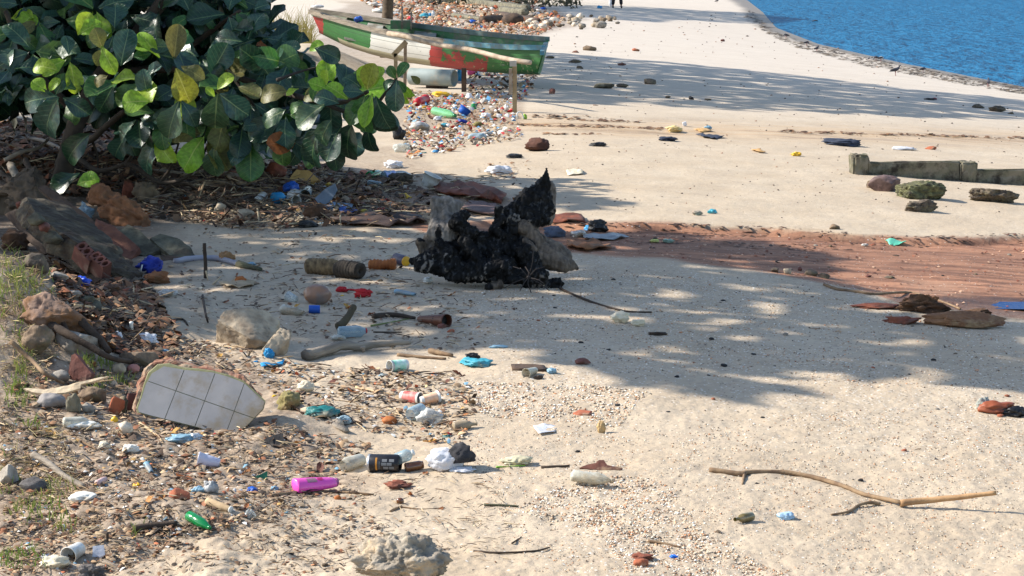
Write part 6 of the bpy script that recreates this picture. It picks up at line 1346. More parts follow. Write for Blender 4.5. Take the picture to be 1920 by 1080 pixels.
bottle('bottle', 'green bottle bottom beside the drinks bottle', 'bottle', (692, 330), (712, 326), 9, GREENG, None, JAR); bottle('bottle', 'soft drink bottle with blue label behind the bucket', 'bottle', (716, 332), (772, 328), 11, CLEARB, None, PET, band=mat('blue_label', (70, 96, 170), (190, 196, 214), scale=50, rough=.5, bump=0), band_rng=(.05, .4), crush=.2, land='the blue labelled bottle'); crumple('hat', 'dark straw mat scrap behind the blue labelled bottle', 'mat', 752, 345, 56, 24, mat('straw_dark', (92, 82, 68), (60, 54, 46), scale=40, rough=.95, bump=1, bscale=160), 409, .7)
bottle('jar', 'small clear jar with dark stripes near the drinks bottle', 'jar', (692, 344), (716, 348), 7, CLEARB, None, JAR); lump('stone', 'salmon pink lump beside the green bottle bottom', 'stone', 682, 330, 20, 14, mat('salmon', (206, 128, 100), rough=.8), 410, 3); crumple('bag', 'white bag heap above the drinks bottle', 'bag', 738, 316, 40, 16, WBAG, 411, .7)
bottle('bottle', 'purple bottle with a yellow lid lying against the stump', 'bottle', (742, 484), (762, 490), 10, mat('purple_grey', (92, 84, 100), (70, 64, 80), rough=.4), YEL, JAR, capr=.95, land='the yellow lidded bottle'); crumple('cup', 'crumpled white plastic cup before the stump', 'cup', 802, 532, 20, 16, WHITEP, 412, .8); bottle('bottle', 'flattened pale blue bottle on the sand before the stump', 'bottle', (742, 546), (780, 552), 6, PALEB, None, TUBE, .7)
lump('pot', 'round brown clay pot on its side beside the red rag', 'pot', 594, 572, 54, 42, mat('glazed_pot', (150, 108, 78), (120, 96, 84), scale=10, rough=.35, bump=.2, dirt=(112, 104, 100), dirt_amt=.4), 413, 4, 0, .04, .01, land='the round brown pot', sink=.1); crumple('rag', 'bright red rag lying right of the brown pot', 'rag', 680, 558, 36, 20, REDC, 414, .7, land='the red rag'); crumple('rag', 'smaller red rag end beside the brown pot', 'rag', 640, 548, 24, 12, REDC, 415, .6); stick('strip', 'thin red ribbon joining the two red rags', [(640, 546), (660, 545), (676, 548)], 2.5, REDC, 'ribbon')
cup('can', 'small blue can in front of the brown pot', 'can', (579, 580), (600, 580), 8, 8, BLUE, land='the small blue can', lip=False); cup('cup', 'clear plastic cup left of the brown pot', 'cup', (556, 562), (540, 556), 6, 10, CLEAR); bottle('bottle', 'dirty clear bottle lying left of the small blue can', 'bottle', (528, 580), (572, 586), 9, FOGGY, None, PET, crush=.3); crumple('bag', 'foggy bag scrap below the clear water bottle', 'bag', 634, 640, 34, 14, FOGGY, 416)
cup('shell_pot', 'broken brown clay pipe lying open on the shaded sand', 'pipe', (786, 598), (838, 602), 6, 13, BROWNP, inner=CHARC, land='the brown clay pipe', lip=False); lump('shell', 'pale yellow shell against the brown clay pipe', 'shell', 815, 611, 20, 15, SHELLM, 417, 3, 2); lump('stone', 'brown stone in front of the brown clay pipe', 'stone', 829, 616, 20, 10, TERRA2, 418, 3); lump('stone', 'orange pebble right of the brown clay pipe', 'stone', 844, 624, 17, 9, TERRA, 419, 3)
crumple('bag', 'crumpled turquoise bag on the sunlit gravel', 'bag', 896, 690, 58, 20, TURQ, 420, .8, land='the turquoise bag'); sheet('bag', 'flat tail of the turquoise bag on the gravel', 'bag', [(860, 680), (880, 672), (886, 688), (868, 686)], TURQ, .008, .02); crumple('bag', 'flat blue scrap in the gravel above the turquoise bag', 'bag', 936, 654, 42, 9, PALEB, 421, .5); crumple('bag', 'dark scrap just beyond the turquoise bag', 'bag', 886, 672, 30, 12, BLACKP, 422, .5)
crumple('bag', 'blue plastic strip in front of the pale boulder', 'bag', 504, 672, 22, 22, SKYB, 423, .6); sheet('bag', 'flat blue bag tail on the sand below the strip', 'bag', [(488, 686), (512, 682), (534, 678), (530, 684), (508, 690), (490, 692)], SKYB, .006, .015)
crumple('nappy', 'large white bag among the twigs of the bank', 'bag', 270, 648, 50, 28, WBAG, 424, .7, land='the large white bag'); crumple('bag', 'small white bag left of the large white bag', 'bag', 220, 638, 20, 20, WBAG, 425, .7); crumple('bag', 'pale blue and yellow scrap below the white bag', 'bag', 302, 666, 34, 14, PALEB, 426); stick('tube', 'short cream tube standing behind the white bag', [(246, 604, 626), (246, 624)], 4, FOAM, 'tube', None, None, 4)
crumple('bag', 'blue bag with a white strap beside the fallen wall', 'bag', 282, 514, 66, 38, BLUED, 427, .7, land='the blue bag'); stick('strap', 'white strap hanging over the blue bag', [(275, 484, 506), (268, 494, 512), (264, 508, 514)], 2.6, WHITEP, 'strap'); crumple('ball', 'crumpled royal blue bag in the dark hollow', 'bag', 151, 536, 38, 24, mat('royal_blue', (16, 70, 190), (8, 44, 140), rough=.4, bump=.3), 428, .8, land='the royal blue bag'); crumple('bag', 'pale clear bag draped on the fallen wall fragment', 'bag', 158, 416, 38, 40, CLEARB, 429, .6, amp=.4)
crumple('bag', 'thin white bag on the shaded sand near the hollow', 'bag', 314, 558, 42, 18, WBAG2, 430, .5); crumple('husk', 'orange husk scrap on a paper near the stake', 'husk', 451, 532, 24, 16, ORNG, 431, .8); sheet('paper', 'torn paper lying right of the stake', 'paper', [(410, 534), (440, 528), (480, 530), (470, 540), (426, 542)], mat('tan_paper', (176, 154, 122), (150, 128, 100), rough=.9), .01, .02); crumple('bag', 'blue and white packet beside the conduit end', 'packet', 470, 500, 24, 10, PALEB, 432)
crumple('bag', 'white plastic bag swollen against a black cloth', 'bag', 832, 886, 76, 50, WBAG, 433, .7, amp=.22, land='the white bag', sink=.12, crease=.12); lump('cloth', 'black wadded cloth bundle on the white bag', 'cloth', 863, 884, 60, 58, mat('black_cloth', (58, 56, 58), (34, 34, 36), scale=24, rough=.9, bump=.5, bscale=90), 434, 4, 1, .16, .04, depth=.8, sink=.08); crumple('bag', 'torn white bag rim under the black cloth bundle', 'bag', 866, 888, 58, 16, WBAG, 435, .8)
slab('sole', 'brown leather shoe sole lying by the crushed bottle', 'shoe sole', [(1086, 877), (1100, 871), (1118, 869), (1124, 863), (1132, 863), (1138, 873), (1168, 877), (1166, 881), (1120, 881)], at(1126, 882), (0, -.5, 1), .012, mat('sole_leather', (104, 62, 46), (72, 44, 34), scale=20, rough=.6, bump=.4, dirt=(150, 120, 92), dirt_amt=.3), None, 'the shoe sole', .003)
crumple('shoe', 'orange and black leather shoe at the right edge', 'shoe', 1872, 778, 74, 30, LEATHER, 436, .6, land='the orange shoe', crease=.08); crumple('shoe_part', 'black crumpled strap of the shoe at the edge', 'strap', 1902, 783, 58, 24, BLACKP, 437, .6); crumple('shoe_part', 'pale grey toe piece beside the orange shoe', 'cloth', 1846, 770, 28, 28, mat('grey_toe', (150, 154, 146), (110, 114, 108), rough=.8, bump=.5), 438, .8)
crumple('wrapper', 'folded pale blue wrapper alone on the sand', 'wrapper', 1476, 976, 40, 19, mat('blue_white', (168, 194, 212), (138, 170, 194), rough=.45, trans=.1), 439, .7, land='the blue wrapper', crease=.1); lump('stone', 'large round terracotta pebble in the shell patch', 'stone', 1202, 1062, 30, 19, TERRA, 440, 4, 1, .08, .02, land='the terracotta pebble'); crumple('husk', 'brown curled husk behind the terracotta pebble', 'husk', 1206, 1052, 46, 18, BARKR, 441, .8); crumple('scrap', 'bright blue plastic scrap right of the terracotta pebble', 'scrap', 1263, 1047, 20, 8, mat('vivid_blue', (30, 110, 220), rough=.4), 442)
lump('stone', 'reddish brown stone on the shaded sand edge', 'stone', 1095, 684, 34, 15, TERRA2, 443, 3, 4); crumple('paper', 'cream torn paper fan on the grey sand', 'paper', 1163, 606, 40, 24, PAPER, 444, .6, land='the cream paper'); crumple('paper', 'cream and orange paper scrap beside the fan', 'paper', 1197, 612, 30, 16, PAPER, 445, .6); crumple('leaf', 'dark curled leaf on the grey sand', 'leaf', 1232, 629, 42, 8, STICKD, 446, .4); sheet('brick', 'flat broken red tile scrap on the sunlit sand', 'tile', [(1074, 776), (1088, 770), (1110, 774), (1106, 780), (1084, 780)], TERRA, .006, .006, .012); crumple('scrap', 'yellow tan wedge of plastic in the gravel', 'scrap', 1128, 812, 20, 26, mat('tan_plastic', (200, 170, 120), (176, 146, 100), rough=.6, trans=.2), 447, .6); sheet('bag', 'white torn plastic on the gravel', 'bag', [(1000, 804), (1020, 796), (1046, 800), (1040, 812), (1010, 818)], WBAG, .005, .012)
sheet('board', 'dark flat board edge in the gravel right of the turquoise bag', 'board', [(958, 686), (1020, 688), (1026, 697), (960, 695)], WOODD, .010, .004, .012); cup('cup', 'grey foggy cup half buried by the dark board', 'cup', (1004, 694), (986, 700), 6, 9, FOGGY); crumple('bag', 'pale grey cap shaped bag at the end of the dark board', 'bag', 1034, 702, 22, 14, PALEB, 448); lump('stone', 'small dark shell at the edge of the gravel', 'shell', 1010, 712, 20, 11, STICKD, 449, 3)
crumple('bag', 'teal plastic bag half buried below the tiled slab', 'bag', 600, 786, 72, 28, TEALP, 450, .7, land='the teal bag'); crumple('bag', 'clear plastic bottle end below the teal bag', 'bottle', 644, 798, 36, 22, CLEARB, 451); crumple('lump', 'olive green cloth lump above the teal bag', 'cloth', 542, 770, 52, 46, mat('olive_cloth', (140, 130, 84), (104, 96, 62), rough=.95, bump=.8, dirt=(150, 126, 96)), 452, .8, land='the olive cloth'); crumple('bag', 'torn cream paper bag above the olive cloth', 'paper', 574, 736, 36, 26, PAPER, 453, .7)
lump('husk', 'half coconut shell lying on open sand', 'shell', 730, 796, 30, 17, ORNG, 454, 3, 2, .06, .02); slab('dark_board', 'black tarred board lying in the dirt heap', 'board', [(472, 838), (500, 820), (530, 812), (534, 836), (500, 838)], at(500, 839), (0, -.6, 1), .02, CHARC, rough=.004); crumple('bag', 'pale blue crumpled dish on the dirt heap', 'dish', 336, 834, 64, 24, PALEB, 455, .8, land='the pale blue dish'); crumple('bag', 'silver foil scrap beside the pale blue dish', 'foil', 366, 828, 30, 20, mat('foil', (190, 196, 200), (150, 156, 160), rough=.3, metal=.5), 456)
crumple('bag', 'white broken shell of foam at the edge of the tiled slab', 'foam', 404, 806, 34, 24, FOAM, 457, .7, crease=.06); crumple('foam', 'white sheet of foam lying on the lower left sand', 'foam', 154, 944, 56, 26, FOAM, 458, .8, crease=.05, land='the white foam sheet'); slab('card', 'pale square card standing in the sand at bottom left', 'card', [(174, 1024), (194, 1022), (197, 1040), (190, 1046), (173, 1044)], at(184, 1047), (0, -1, .4), .004, mat('pale_card', (206, 206, 212), rough=.7), rough=.001); crumple('paper', 'heap of torn white paper beside the foam cup', 'paper', 100, 1070, 62, 34, PAPER, 459, .8, land='the torn paper heap')
crumple('bag', 'white crumpled foam stick in the bank litter', 'foam', 150, 806, 84, 18, FOAM, 460, .4, crease=.05); bottle('bottle', 'cloudy bottle lying behind the foam stick', 'bottle', (118, 792), (172, 790), 10, FOGGY, None, PET); lump('shell', 'big ribbed cream scallop shell below the yellow cap', 'shell', 232, 816, 32, 28, SHELLM, 461, 4, 1, .06, .03, land='the cream scallop shell'); lump('cap', 'yellow bottle cap above the scallop shell', 'cap', 214, 794, 14, 14, YEL, 462, 3, 2, .05, 0)
crumple('bag', 'white bone like lump in the bark litter', 'scrap', 244, 852, 34, 22, FOAM, 463, .7); crumple('bag', 'cream husk lump left of the bone like scrap', 'scrap', 194, 846, 26, 22, PAPER, 464, .7); bottle('tube', 'small white tube standing in the dirt by the lilac cup', 'tube', (274, 870), (284, 886), 6, PALEB, CHARC, TUBE); bottle('tube', 'small pink tube lying in the dirt', 'tube', (182, 906), (198, 898), 6, mat('pale_pink', (214, 180, 172), rough=.5), None, JAR)
crumple('cap', 'blue bottle cap by the pink shampoo bottle', 'cap', 472, 924, 24, 14, BLUE, 465, .8, crease=.04); crumple('cap', 'second dusty blue cap just behind the shampoo bottle', 'cap', 514, 921, 18, 12, PALEB, 466); crumple('cap', 'small yellow cap in the dirt heap', 'cap', 256, 914, 18, 11, YEL, 467); slab('green_shard', 'pointed dark green plastic shard near the blue cap', 'shard', [(470, 898), (486, 890), (502, 882), (501, 898), (484, 900)], at(486, 900), (0, -1, .5), .004, mat('green_shard', (10, 84, 60), rough=.4), None, 'the green shard', .002)
crumple('bag', 'blue and grey crumpled wrapper left of the blue cap', 'wrapper', 372, 926, 30, 18, PALEB, 468, .7, land='the blue grey wrapper'); crumple('bag', 'white and black torn packet right of the grey wrapper', 'packet', 394, 928, 32, 34, mat('torn_packet', (190, 190, 186), (60, 60, 66), scale=26, rough=.5), 469, .7); bottle('tube', 'tan cardboard tube with a white cap in the dirt', 'tube', (388, 940), (434, 956), 8, STICKP, WHITEP, TUBE, capr=.8); crumple('bag', 'clear wrapper at the end of the cardboard tube', 'wrapper', 468, 974, 24, 22, CLEAR, 470)
crumple('bag', 'cream broad bag lying right of the white bag', 'bag', 970, 874, 70, 22, mat('cream_film', (214, 206, 176), (190, 180, 146), rough=.5, trans=.25), 471, .6); stick('straw', 'bright green straw beside the cream bag', [(930, 877), (958, 876), (985, 874)], 2, mat('lime_straw', (130, 176, 60), rough=.5), 'straw'); stick('stick', 'dark stick right of the cream bag', [(1015, 880), (1068, 876)], 4, STICKD, 'stick'); lump('seed', 'round brown seed on the open sand', 'seed', 750, 946, 15, 14, BROWNG, 472, 3, 0, .03, 0, sink=.1, land='the round seed'); lump('seed', 'orange round seed beside the shampoo bottle', 'seed', 633, 938, 14, 11, ORNG, 473, 3, 0, .05, 0); crumple('bark', 'brown fan of bark in front of the black can', 'bark', 745, 918, 60, 20, BARKR, 474, .8)
# littered patch under the boat
cup('box', 'red open plastic cup among the litter before the boat', 'cup', (782, 192), (798, 186), 8, 9, REDP, land='the red plastic cup'); bottle('bottle', 'pale green soda bottle in the litter before the boat', 'bottle', (814, 208), (854, 217), 8.5, GREENT, GREENG, PET, land='the pale green bottle'); cup('tub', 'blue tub with white lining in the litter before the boat', 'tub', (866, 214), (874, 203), 9, 12, BLUE, vg=219, land='the blue tub'); crumple('bag', 'white bag spilling from the blue tub', 'bag', 872, 217, 24, 16, WBAG, 480)
for i, (u, v, w, h, mt, l) in enumerate(((862, 152, 12, 24, SKYB, 'sky blue bag hanging in the dark under the boat'), (884, 142, 16, 14, mat('pink_bag', (196, 70, 120), rough=.5), 'pink bag beyond the short dark post'), (880, 188, 20, 14, WBAG, 'white bag in front of the short dark post'), (896, 186, 10, 12, CLEARB, 'clear blue scrap beside the white bag'), (888, 205, 12, 12, GREENG, 'green plastic ball in the litter'), (908, 196, 18, 14, WBAG2, 'pale crumpled bag left of the timber post'), (950, 209, 12, 14, WHITEP, 'white cup beside the foot of the timber post'), (820, 226, 16, 9, WBAG, 'white scrap in front of the green soda bottle'), (912, 222, 20, 12, WBAG, 'white bag below the green plastic ball'), (866, 234, 22, 12, BLUED, 'purple blue wrapper on the litter edge'), (834, 238, 24, 8, TURQ, 'turquoise scrap on the litter edge'), (786, 246, 40, 20, WBAG2, 'large white tub shaped bag beside the shrub'), (752, 286, 38, 20, CLEAR, 'clear plastic container on the sand beyond the bucket'), (782, 232, 20, 9, PALEB, 'lilac scrap by the dry stick'), (894, 263, 40, 16, CLEARB, 'bluish clear bag on the sand near the driftwood block'), (826, 182, 36, 12, YEL, 'yellow dry leaf on the litter'), (748, 262, 28, 28, BLACKP, 'black bag half under the shrub leaves'), (910, 256, 34, 10, WBAG2, 'dusty white scrap right of the litter'), (896, 238, 24, 12, mat('dry_flowers', (120, 110, 60), (90, 78, 44), rough=.9), 'clump of dry weed beside the litter'), (742, 205, 20, 12, WBAG, 'white scrap hidden behind the sunlit leaves'))):
    crumple('litter_piece', l, 'litter', u, v, w, h, mt, 500 + i, .7, 3)
stick('frame', 'thin white wire loop standing on the sand', [(970, 224), (970, 212, 224), (978, 211, 224), (982, 224)], 1.3, WHITEP, 'wire loop', None, None, 1.3); lump('cup', 'lime green cup inside the white wire loop', 'cup', 984, 224, 9, 11, mat('lime_cup', (150, 190, 60), rough=.5), 520, 3, 1)
for l, u, v, w, h, mt in (('white rag lying on the bow of the green boat', 596, 12, 22, 6, WBAG), ('blue and red packet lying in the green boat', 672, 36, 18, 12, BLUE)):
    y = 30.6 if u < 620 else 30.0; p = on(u, v, y); s = ppm(p); V, Fc = crumple_shape(len(l), 3, .3); o = new_obj('rag', [tuple(Vector((q.x * w / 2 / s, q.y * .12, q.z * h / 2 / s))) for q in V], Fc, mt); o.location = p; tag(o, l, 'rag')
for l, u, v, w, h, mt in (('red bucket beyond the boat', 769, 39, 14, 10, REDP), ('pale turquoise crate scrap beyond the boat', 796, 34, 22, 10, TURQ), ('sky blue tub beyond the boat', 806, 32, 10, 8, SKYB), ('tall white bottle beyond the boat', 812, 34, 7, 16, WHITEP), ('blue bag on the leaf litter beyond the boat', 886, 44, 14, 8, BLUE), ('white ring beyond the boat', 937, 42, 9, 10, WBAG2), ('blue scrap in the dark brush', 1019, 18, 12, 5, BLUE), ('white rag on the timber stack', 920, 8, 14, 10, WBAG2), ('sky blue bag on the far sand by the person', 1125, 16, 12, 6, SKYB), ('pale bag beyond the bow', 702, 12, 26, 9, WBAG2), ('white heap of foam beyond the boat', 712, 24, 34, 10, FOAM), ('cream foam piece beyond the boat', 738, 30, 26, 9, FOAM)):
    crumple('litter_piece', l, 'litter', u, v, w, h, mt, len(l) + u, .7, 3)
# ------------------------------------------------------------------ far bank: timbers, brush
for i, (u0, v0, u1, v1, r, mt) in enumerate(((850, 32, 905, 40, 5, MOSSC), (880, 10, 990, 22, 8, MOSSC), (930, 30, 1010, 44, 6, WOODD), (800, 8, 905, 4, 4, WOODG), (700, 14, 752, 12, 3, WOODP), (860, 14, 930, 18, 3, WOODP), (905, 44, 940, 42, 9, WOODD), (940, 26, 985, 30, 9, MOSSC))):
    stick('timber', ('mossy beam low on the bank beyond the boat', 'thick mossy beam lying across the top of the bank', 'dark beam leaning at the rubble heap', 'grey pole along the top of the bank', 'pale cane on the litter beyond the bow', 'pale cane on the dark brush', 'short dark block end of a beam', 'broad mossy block below the thick beam')[i], [(u0, v0), ((u0 + u1) / 2, (v0 + v1) / 2), (u1, v1)], r, mt, 'timber', None, None, r * .9, 5)
crumple('upturned_tub', 'dark overturned crate in the rubble by the timbers', 'crate', 962, 46, 44, 22, WOODD, 601, .8, 3, .1, crease=.02)
def brush():
    """dark scrub along the top of the bank, beyond the frame's upper edge"""
    rr = random.Random(15); V = []; Fc = []
    V0, F0, _ = leaf_shape(.2, .2, .5, 1, .22, 3)
    g = at(985, 12); base = Vector(g)
    for i in range(900):
        u = rr.uniform(800, 1090); d = rr.uniform(g.y, g.y + 10); p = on(u, 8, d); p.z = gz(p.x, p.y) + abs(rr.gauss(0, .5)) + .02
        if proj(p.x, p.y, p.z)[1] > 24 + (u < 950) * 2: continue
        dd = Vector((rr.gauss(0, 1), rr.gauss(0, .6), rr.gauss(0, .7))).normalized()
        mt = leaf_matrix(p, p + dd * rr.uniform(.15, .4), Vector((rr.gauss(0, .5), -.5, 1))); o = len(V)
        V += [tuple(mt @ Vector(q) - base) for q in V0]; Fc += [tuple(k + o for k in f) for f in F0]
    o = new_obj('scrub', V, Fc, mat('scrub_leaf', (70, 66, 40), (46, 44, 30), rough=.8, bump=0), base=None); o.location = base
    tag(o, 'dark dry scrub on the bank above the timbers', 'undergrowth', kind='stuff')
brush()
def dry_grass():
    rr = random.Random(16); V = []; Fc = []; g = at(548, 92); base = Vector((g.x, 32, gz(g.x, 32)))
    for i in range(420):
        u = rr.uniform(508, 585); y = rr.uniform(31.2, 32.8); p = on(u, 60, y); p.z = gz(p.x, p.y)
        h = rr.uniform(.35, .95); dx = rr.gauss(.05, .22); w = .006
        q = [p + Vector((dx * t * t, -.1 * t, h * t * (1 - .25 * t))) for t in (0, .4, .75, 1)]
        o = len(V)
        for k, c in enumerate(q): V += [c - base + Vector((-w * (1.1 - k / 3), 0, 0)), c - base + Vector((w * (1.1 - k / 3), 0, 0))]
        for k in range(3): Fc.append((o + 2*k, o + 2*k + 1, o + 2*k + 3, o + 2*k + 2))
    o = new_obj('dry_grass', V, Fc, mat('dry_grass', (186, 170, 108), (140, 132, 76), rough=.8, bump=0, trans=.3)); o.location = base
    tag(o, 'tuft of tall dry grass behind the bow of the boat', 'grass', kind='stuff')
dry_grass()
def green_grass():
    rr = random.Random(18); V = []; Fc = []; base = at(40, 640)
    spots = [(20, 500, 30, 60, 40), (40, 560, 50, 40, 60), (30, 520, 40, 30, 40), (60, 600, 30, 40, 40), (50, 660, 16, 26, 50), (42, 700, 18, 30, 40), (36, 738, 20, 26, 40), (165, 682, 22, 24, 50), (200, 690, 26, 16, 40), (185, 730, 20, 18, 40), (232, 716, 20, 14, 30), (95, 925, 40, 30, 60), (120, 990, 34, 26, 40), (30, 1050, 60, 30, 90), (60, 960, 50, 30, 60), (10, 900, 30, 40, 50), (250, 1000, 16, 12, 12), (5, 560, 14, 120, 26), (44, 760, 26, 16, 20), (62, 800, 26, 10, 20), (44, 540, 40, 30, 40)]
    for u0, v0, du, dv, n in spots:
        for i in range(n):
            u, v = u0 + rr.gauss(0, du * .55), v0 + rr.gauss(0, dv * .4); p = at(u, min(1090, v)); s = ppm(p)
            h = rr.uniform(10, 34) / s; a = rr.uniform(0, 6.3); ln = rr.uniform(.1, .9) * h; w = rr.uniform(.8, 1.5) / s
            q = [p + Vector((math.cos(a) * ln * t * t, math.sin(a) * ln * t * t, h * t * (1 - .3 * t * t))) for t in (0, .45, .8, 1)]; o = len(V)
            sx = Vector((1, .15, 0))
            for k, c in enumerate(q): V += [c - base - sx * w * (1.05 - k / 3), c - base + sx * w * (1.05 - k / 3)]
            for k in range(3): Fc.append((o + 2*k, o + 2*k + 1, o + 2*k + 3, o + 2*k + 2))
    o = new_obj('bank_grass', V, Fc, mat('bank_grass', (112, 140, 56), (150, 150, 84), scale=3, rough=.7, bump=0, trans=.35)); o.location = base
    tag(o, 'thin green grass growing on the sandy bank', 'grass', kind='stuff')
green_grass()
# ------------------------------------------------------------------ birds at the water's edge, person far off
def pigeon(label, u, v, w, face=1, mt=None, turn=0.0, peck=0.0):
    g = at(u, v); s = ppm(g); L_ = 1.2 * w / s
    t = thing('pigeon', label, 'pigeon', g, 'pigeons along the waterline')
    def P(x, z, y=0): return Vector((x * face, y, z))
    pk = peck
    spine = [(-.50, .30, .012), (-.36, .34, .03), (-.22, .40, .085), (-.05, .46, .135), (.10, .50, .145), (.22, .57 - .10 * pk, .115), (.29, .66 - .32 * pk, .075), (.315, .73 - .5 * pk, .06), (.34, .79 - .62 * pk, .062), (.385, .80 - .66 * pk, .05), (.42, .79 - .68 * pk, .018), (.475, .77 - .7 * pk, .008)]
    V, Fc = tube([P(a, b) for a, b, _ in spine], [c for _, _, c in spine], 12); V = [Vector((p.x, p.y * .85, p.z)) for p in V]
    rot = Matrix.Rotation(turn, 4, 'Z') @ Matrix.Scale(L_, 4)
    body = mt or mat('pigeon_grey', (70, 70, 78), (48, 48, 56), scale=30, rough=.6, bump=.2)
    new_obj('body', [tuple(rot @ p) for p in V], Fc, body, t)
    for sd in (1, -1):
        q = ico(2); wv = [P(-.10, .46, sd * .10) + Vector((v.x * .30, v.y * .035, v.z * .10 + v.x * .05 * face)) for v in q[0]]; new_obj('wing', [tuple(rot @ p) for p in wv], q[1], mat('pigeon_wing', (52, 52, 58), (36, 36, 42), scale=30, rough=.6, bump=.2), t)
        lv, lf = tube([P(.04, .36, sd * .05), P(.03, .16, sd * .055), P(.05, .01, sd * .06), P(.12, .005, sd * .07)], [.03, .014, .013, .008], 5); new_obj('leg', [tuple(rot @ p) for p in lv], lf, mat('pigeon_leg', (160, 80, 80), rough=.6), t)
for a in (('dark pigeon standing side on upon the bright sand by the water', 1678, 142, 20, 1), ('plump black pigeon seen from behind at the right edge of the waterline', 1853, 164, 18, 1, None, 1.4), ('pigeon with a white back pecking at the tide line', 1651, 116, 14, 1, mat('pigeon_white', (200, 200, 200), (90, 90, 96), scale=14, rough=.6), .2, .9), ('dark pigeon pecking beside the white backed one', 1643, 114, 12, -1, None, 0, .9), ('dark pigeon standing on the tide line weed', 1531, 97, 12, 1, None, .6), ('grey pigeon pecking at the weed near the sea corner', 1512, 86, 12, 1, None, .2, .8), ('small pigeon by the two pecking birds', 1629, 114, 8, 1, None, 1.2), ('pigeon crouching on the clump of black weed', 1730, 136, 13, 1, None, 0, .6), ('lone pigeon standing far up the beach', 1344, 6, 8, 1), ('dark bird in the shallows where the beach curves', 1526, 48, 14, 1, None, 0, .4), ('dark bird near the top of the tide line', 1474, 72, 12, -1, None, 0, .7)): pigeon(*a)
def person():
    g = at(1157, 15); t = thing('person', 'person in dark trousers standing far up the beach with a pale bag', 'person', g, None, 'the person')
    def skin(name, V, E, Rd, mt):
        me = bpy.data.meshes.new(name); me.from_pydata(V, E, []); o = bpy.data.objects.new(name, me); COL.objects.link(o)
        md = o.modifiers.new('s', 'SKIN'); 
        for i, r in enumerate(Rd): me.skin_vertices[0].data[i].radius = (r, r)
        me.skin_vertices[0].data[0].use_root = True
        o.modifiers.new('d', 'SUBSURF').levels = 1
        e = o.evaluated_get(bpy.context.evaluated_depsgraph_get()); m2 = bpy.data.meshes.new_from_object(e); bpy.data.objects.remove(o)
        m2.materials.clear(); m2.materials.append(mt); m2.polygons.foreach_set('use_smooth', [True] * len(m2.polygons))
        o = bpy.data.objects.new(name, m2); COL.objects.link(o); o.parent = t; return o
    sk = mat('skin', (150, 104, 80), rough=.6, bump=0)
    V = [(0, 0, .95), (0, 0, 1.15), (0, 0, 1.38), (0, -.01, 1.5), (0, -.02, 1.62), (0, -.03, 1.72), (.2, 0, 1.40), (.27, .02, 1.12), (.28, -.06, .88), (-.2, 0, 1.40), (-.27, .02, 1.12), (-.3, -.06, .88), (.11, 0, .9), (.17, 0, .5), (.2, .02, .09), (.22, -.12, .04), (-.11, 0, .9), (-.16, 0, .5), (-.2, .02, .09), (-.2, -.12, .04)]
    E = [(0, 1), (1, 2), (2, 3), (3, 4), (4, 5), (2, 6), (6, 7), (7, 8), (2, 9), (9, 10), (10, 11), (0, 12), (12, 13), (13, 14), (14, 15), (0, 16), (16, 17), (17, 18), (18, 19)]
    Rd = [.15, .15, .16, .06, .09, .07, .06, .045, .035, .06, .045, .035, .09, .065, .045, .04, .09, .065, .045, .04]
    skin('body', V, E, Rd, sk)
    skin('trousers', [(0, 0, 1.0), (0, 0, .94), (.115, 0, .86), (.17, 0, .5), (.205, .02, .14), (-.115, 0, .86), (-.16, 0, .5), (-.205, .02, .14)], [(0, 1), (1, 2), (2, 3), (3, 4), (1, 5), (5, 6), (6, 7)], [.16, .165, .115, .09, .085, .115, .09, .085], mat('dark_trousers', (26, 26, 32), (18, 18, 22), rough=.8, bump=.2))
    skin('shirt', [(0, 0, .98), (0, 0, 1.2), (0, 0, 1.42), (.2, 0, 1.41), (.255, .01, 1.2), (-.2, 0, 1.41), (-.255, .01, 1.2)], [(0, 1), (1, 2), (2, 3), (3, 4), (2, 5), (5, 6)], [.165, .165, .165, .075, .065, .075, .065], mat('grey_shirt', (120, 124, 130), rough=.85, bump=.2))
    h = ico(2); new_obj('hair', [tuple(Vector((v.x * .095, v.y * .105 + .01, v.z * .09 + 1.73))) for v in h[0]], h[1], CHARC, t)
    for s_ in (.21, -.2): new_obj('shoe', [tuple(Vector((v.x * .055 + s_, v.y * .15 - .05, v.z * .05 + .045))) for v in h[0]], h[1], BLACKP, t)
    crumple('carried_bag', 'pale bag hanging beside the legs of the far person', 'bag', 1146, 13, 10, 20, WBAG, 610, .6, 3)
person()
# ------------------------------------------------------------------ small countable things, each its own object
GROUPS = {}
LABELS = set()
def small_label(desc, u, v):
    ds = sorted(LAND, key=lambda q: (q[1] - u) ** 2 + ((q[2] - v) * 1.8) ** 2)
    for p, lu, lv in ds[:4]:
        du, dv = u - lu, v - lv
        opts = []
        if abs(dv) > 9: opts.append('in front of' if dv > 0 else 'beyond')
        if abs(du) > 14: opts.append('to the right of' if du > 0 else 'to the left of')
        if math.hypot(du, dv) < 60: opts.insert(0, 'close by')
        for r_ in opts:
            l = f'{desc} {r_} {p}'
            if l not in LABELS and len(l.split()) <= 16: LABELS.add(l); return l
    return None
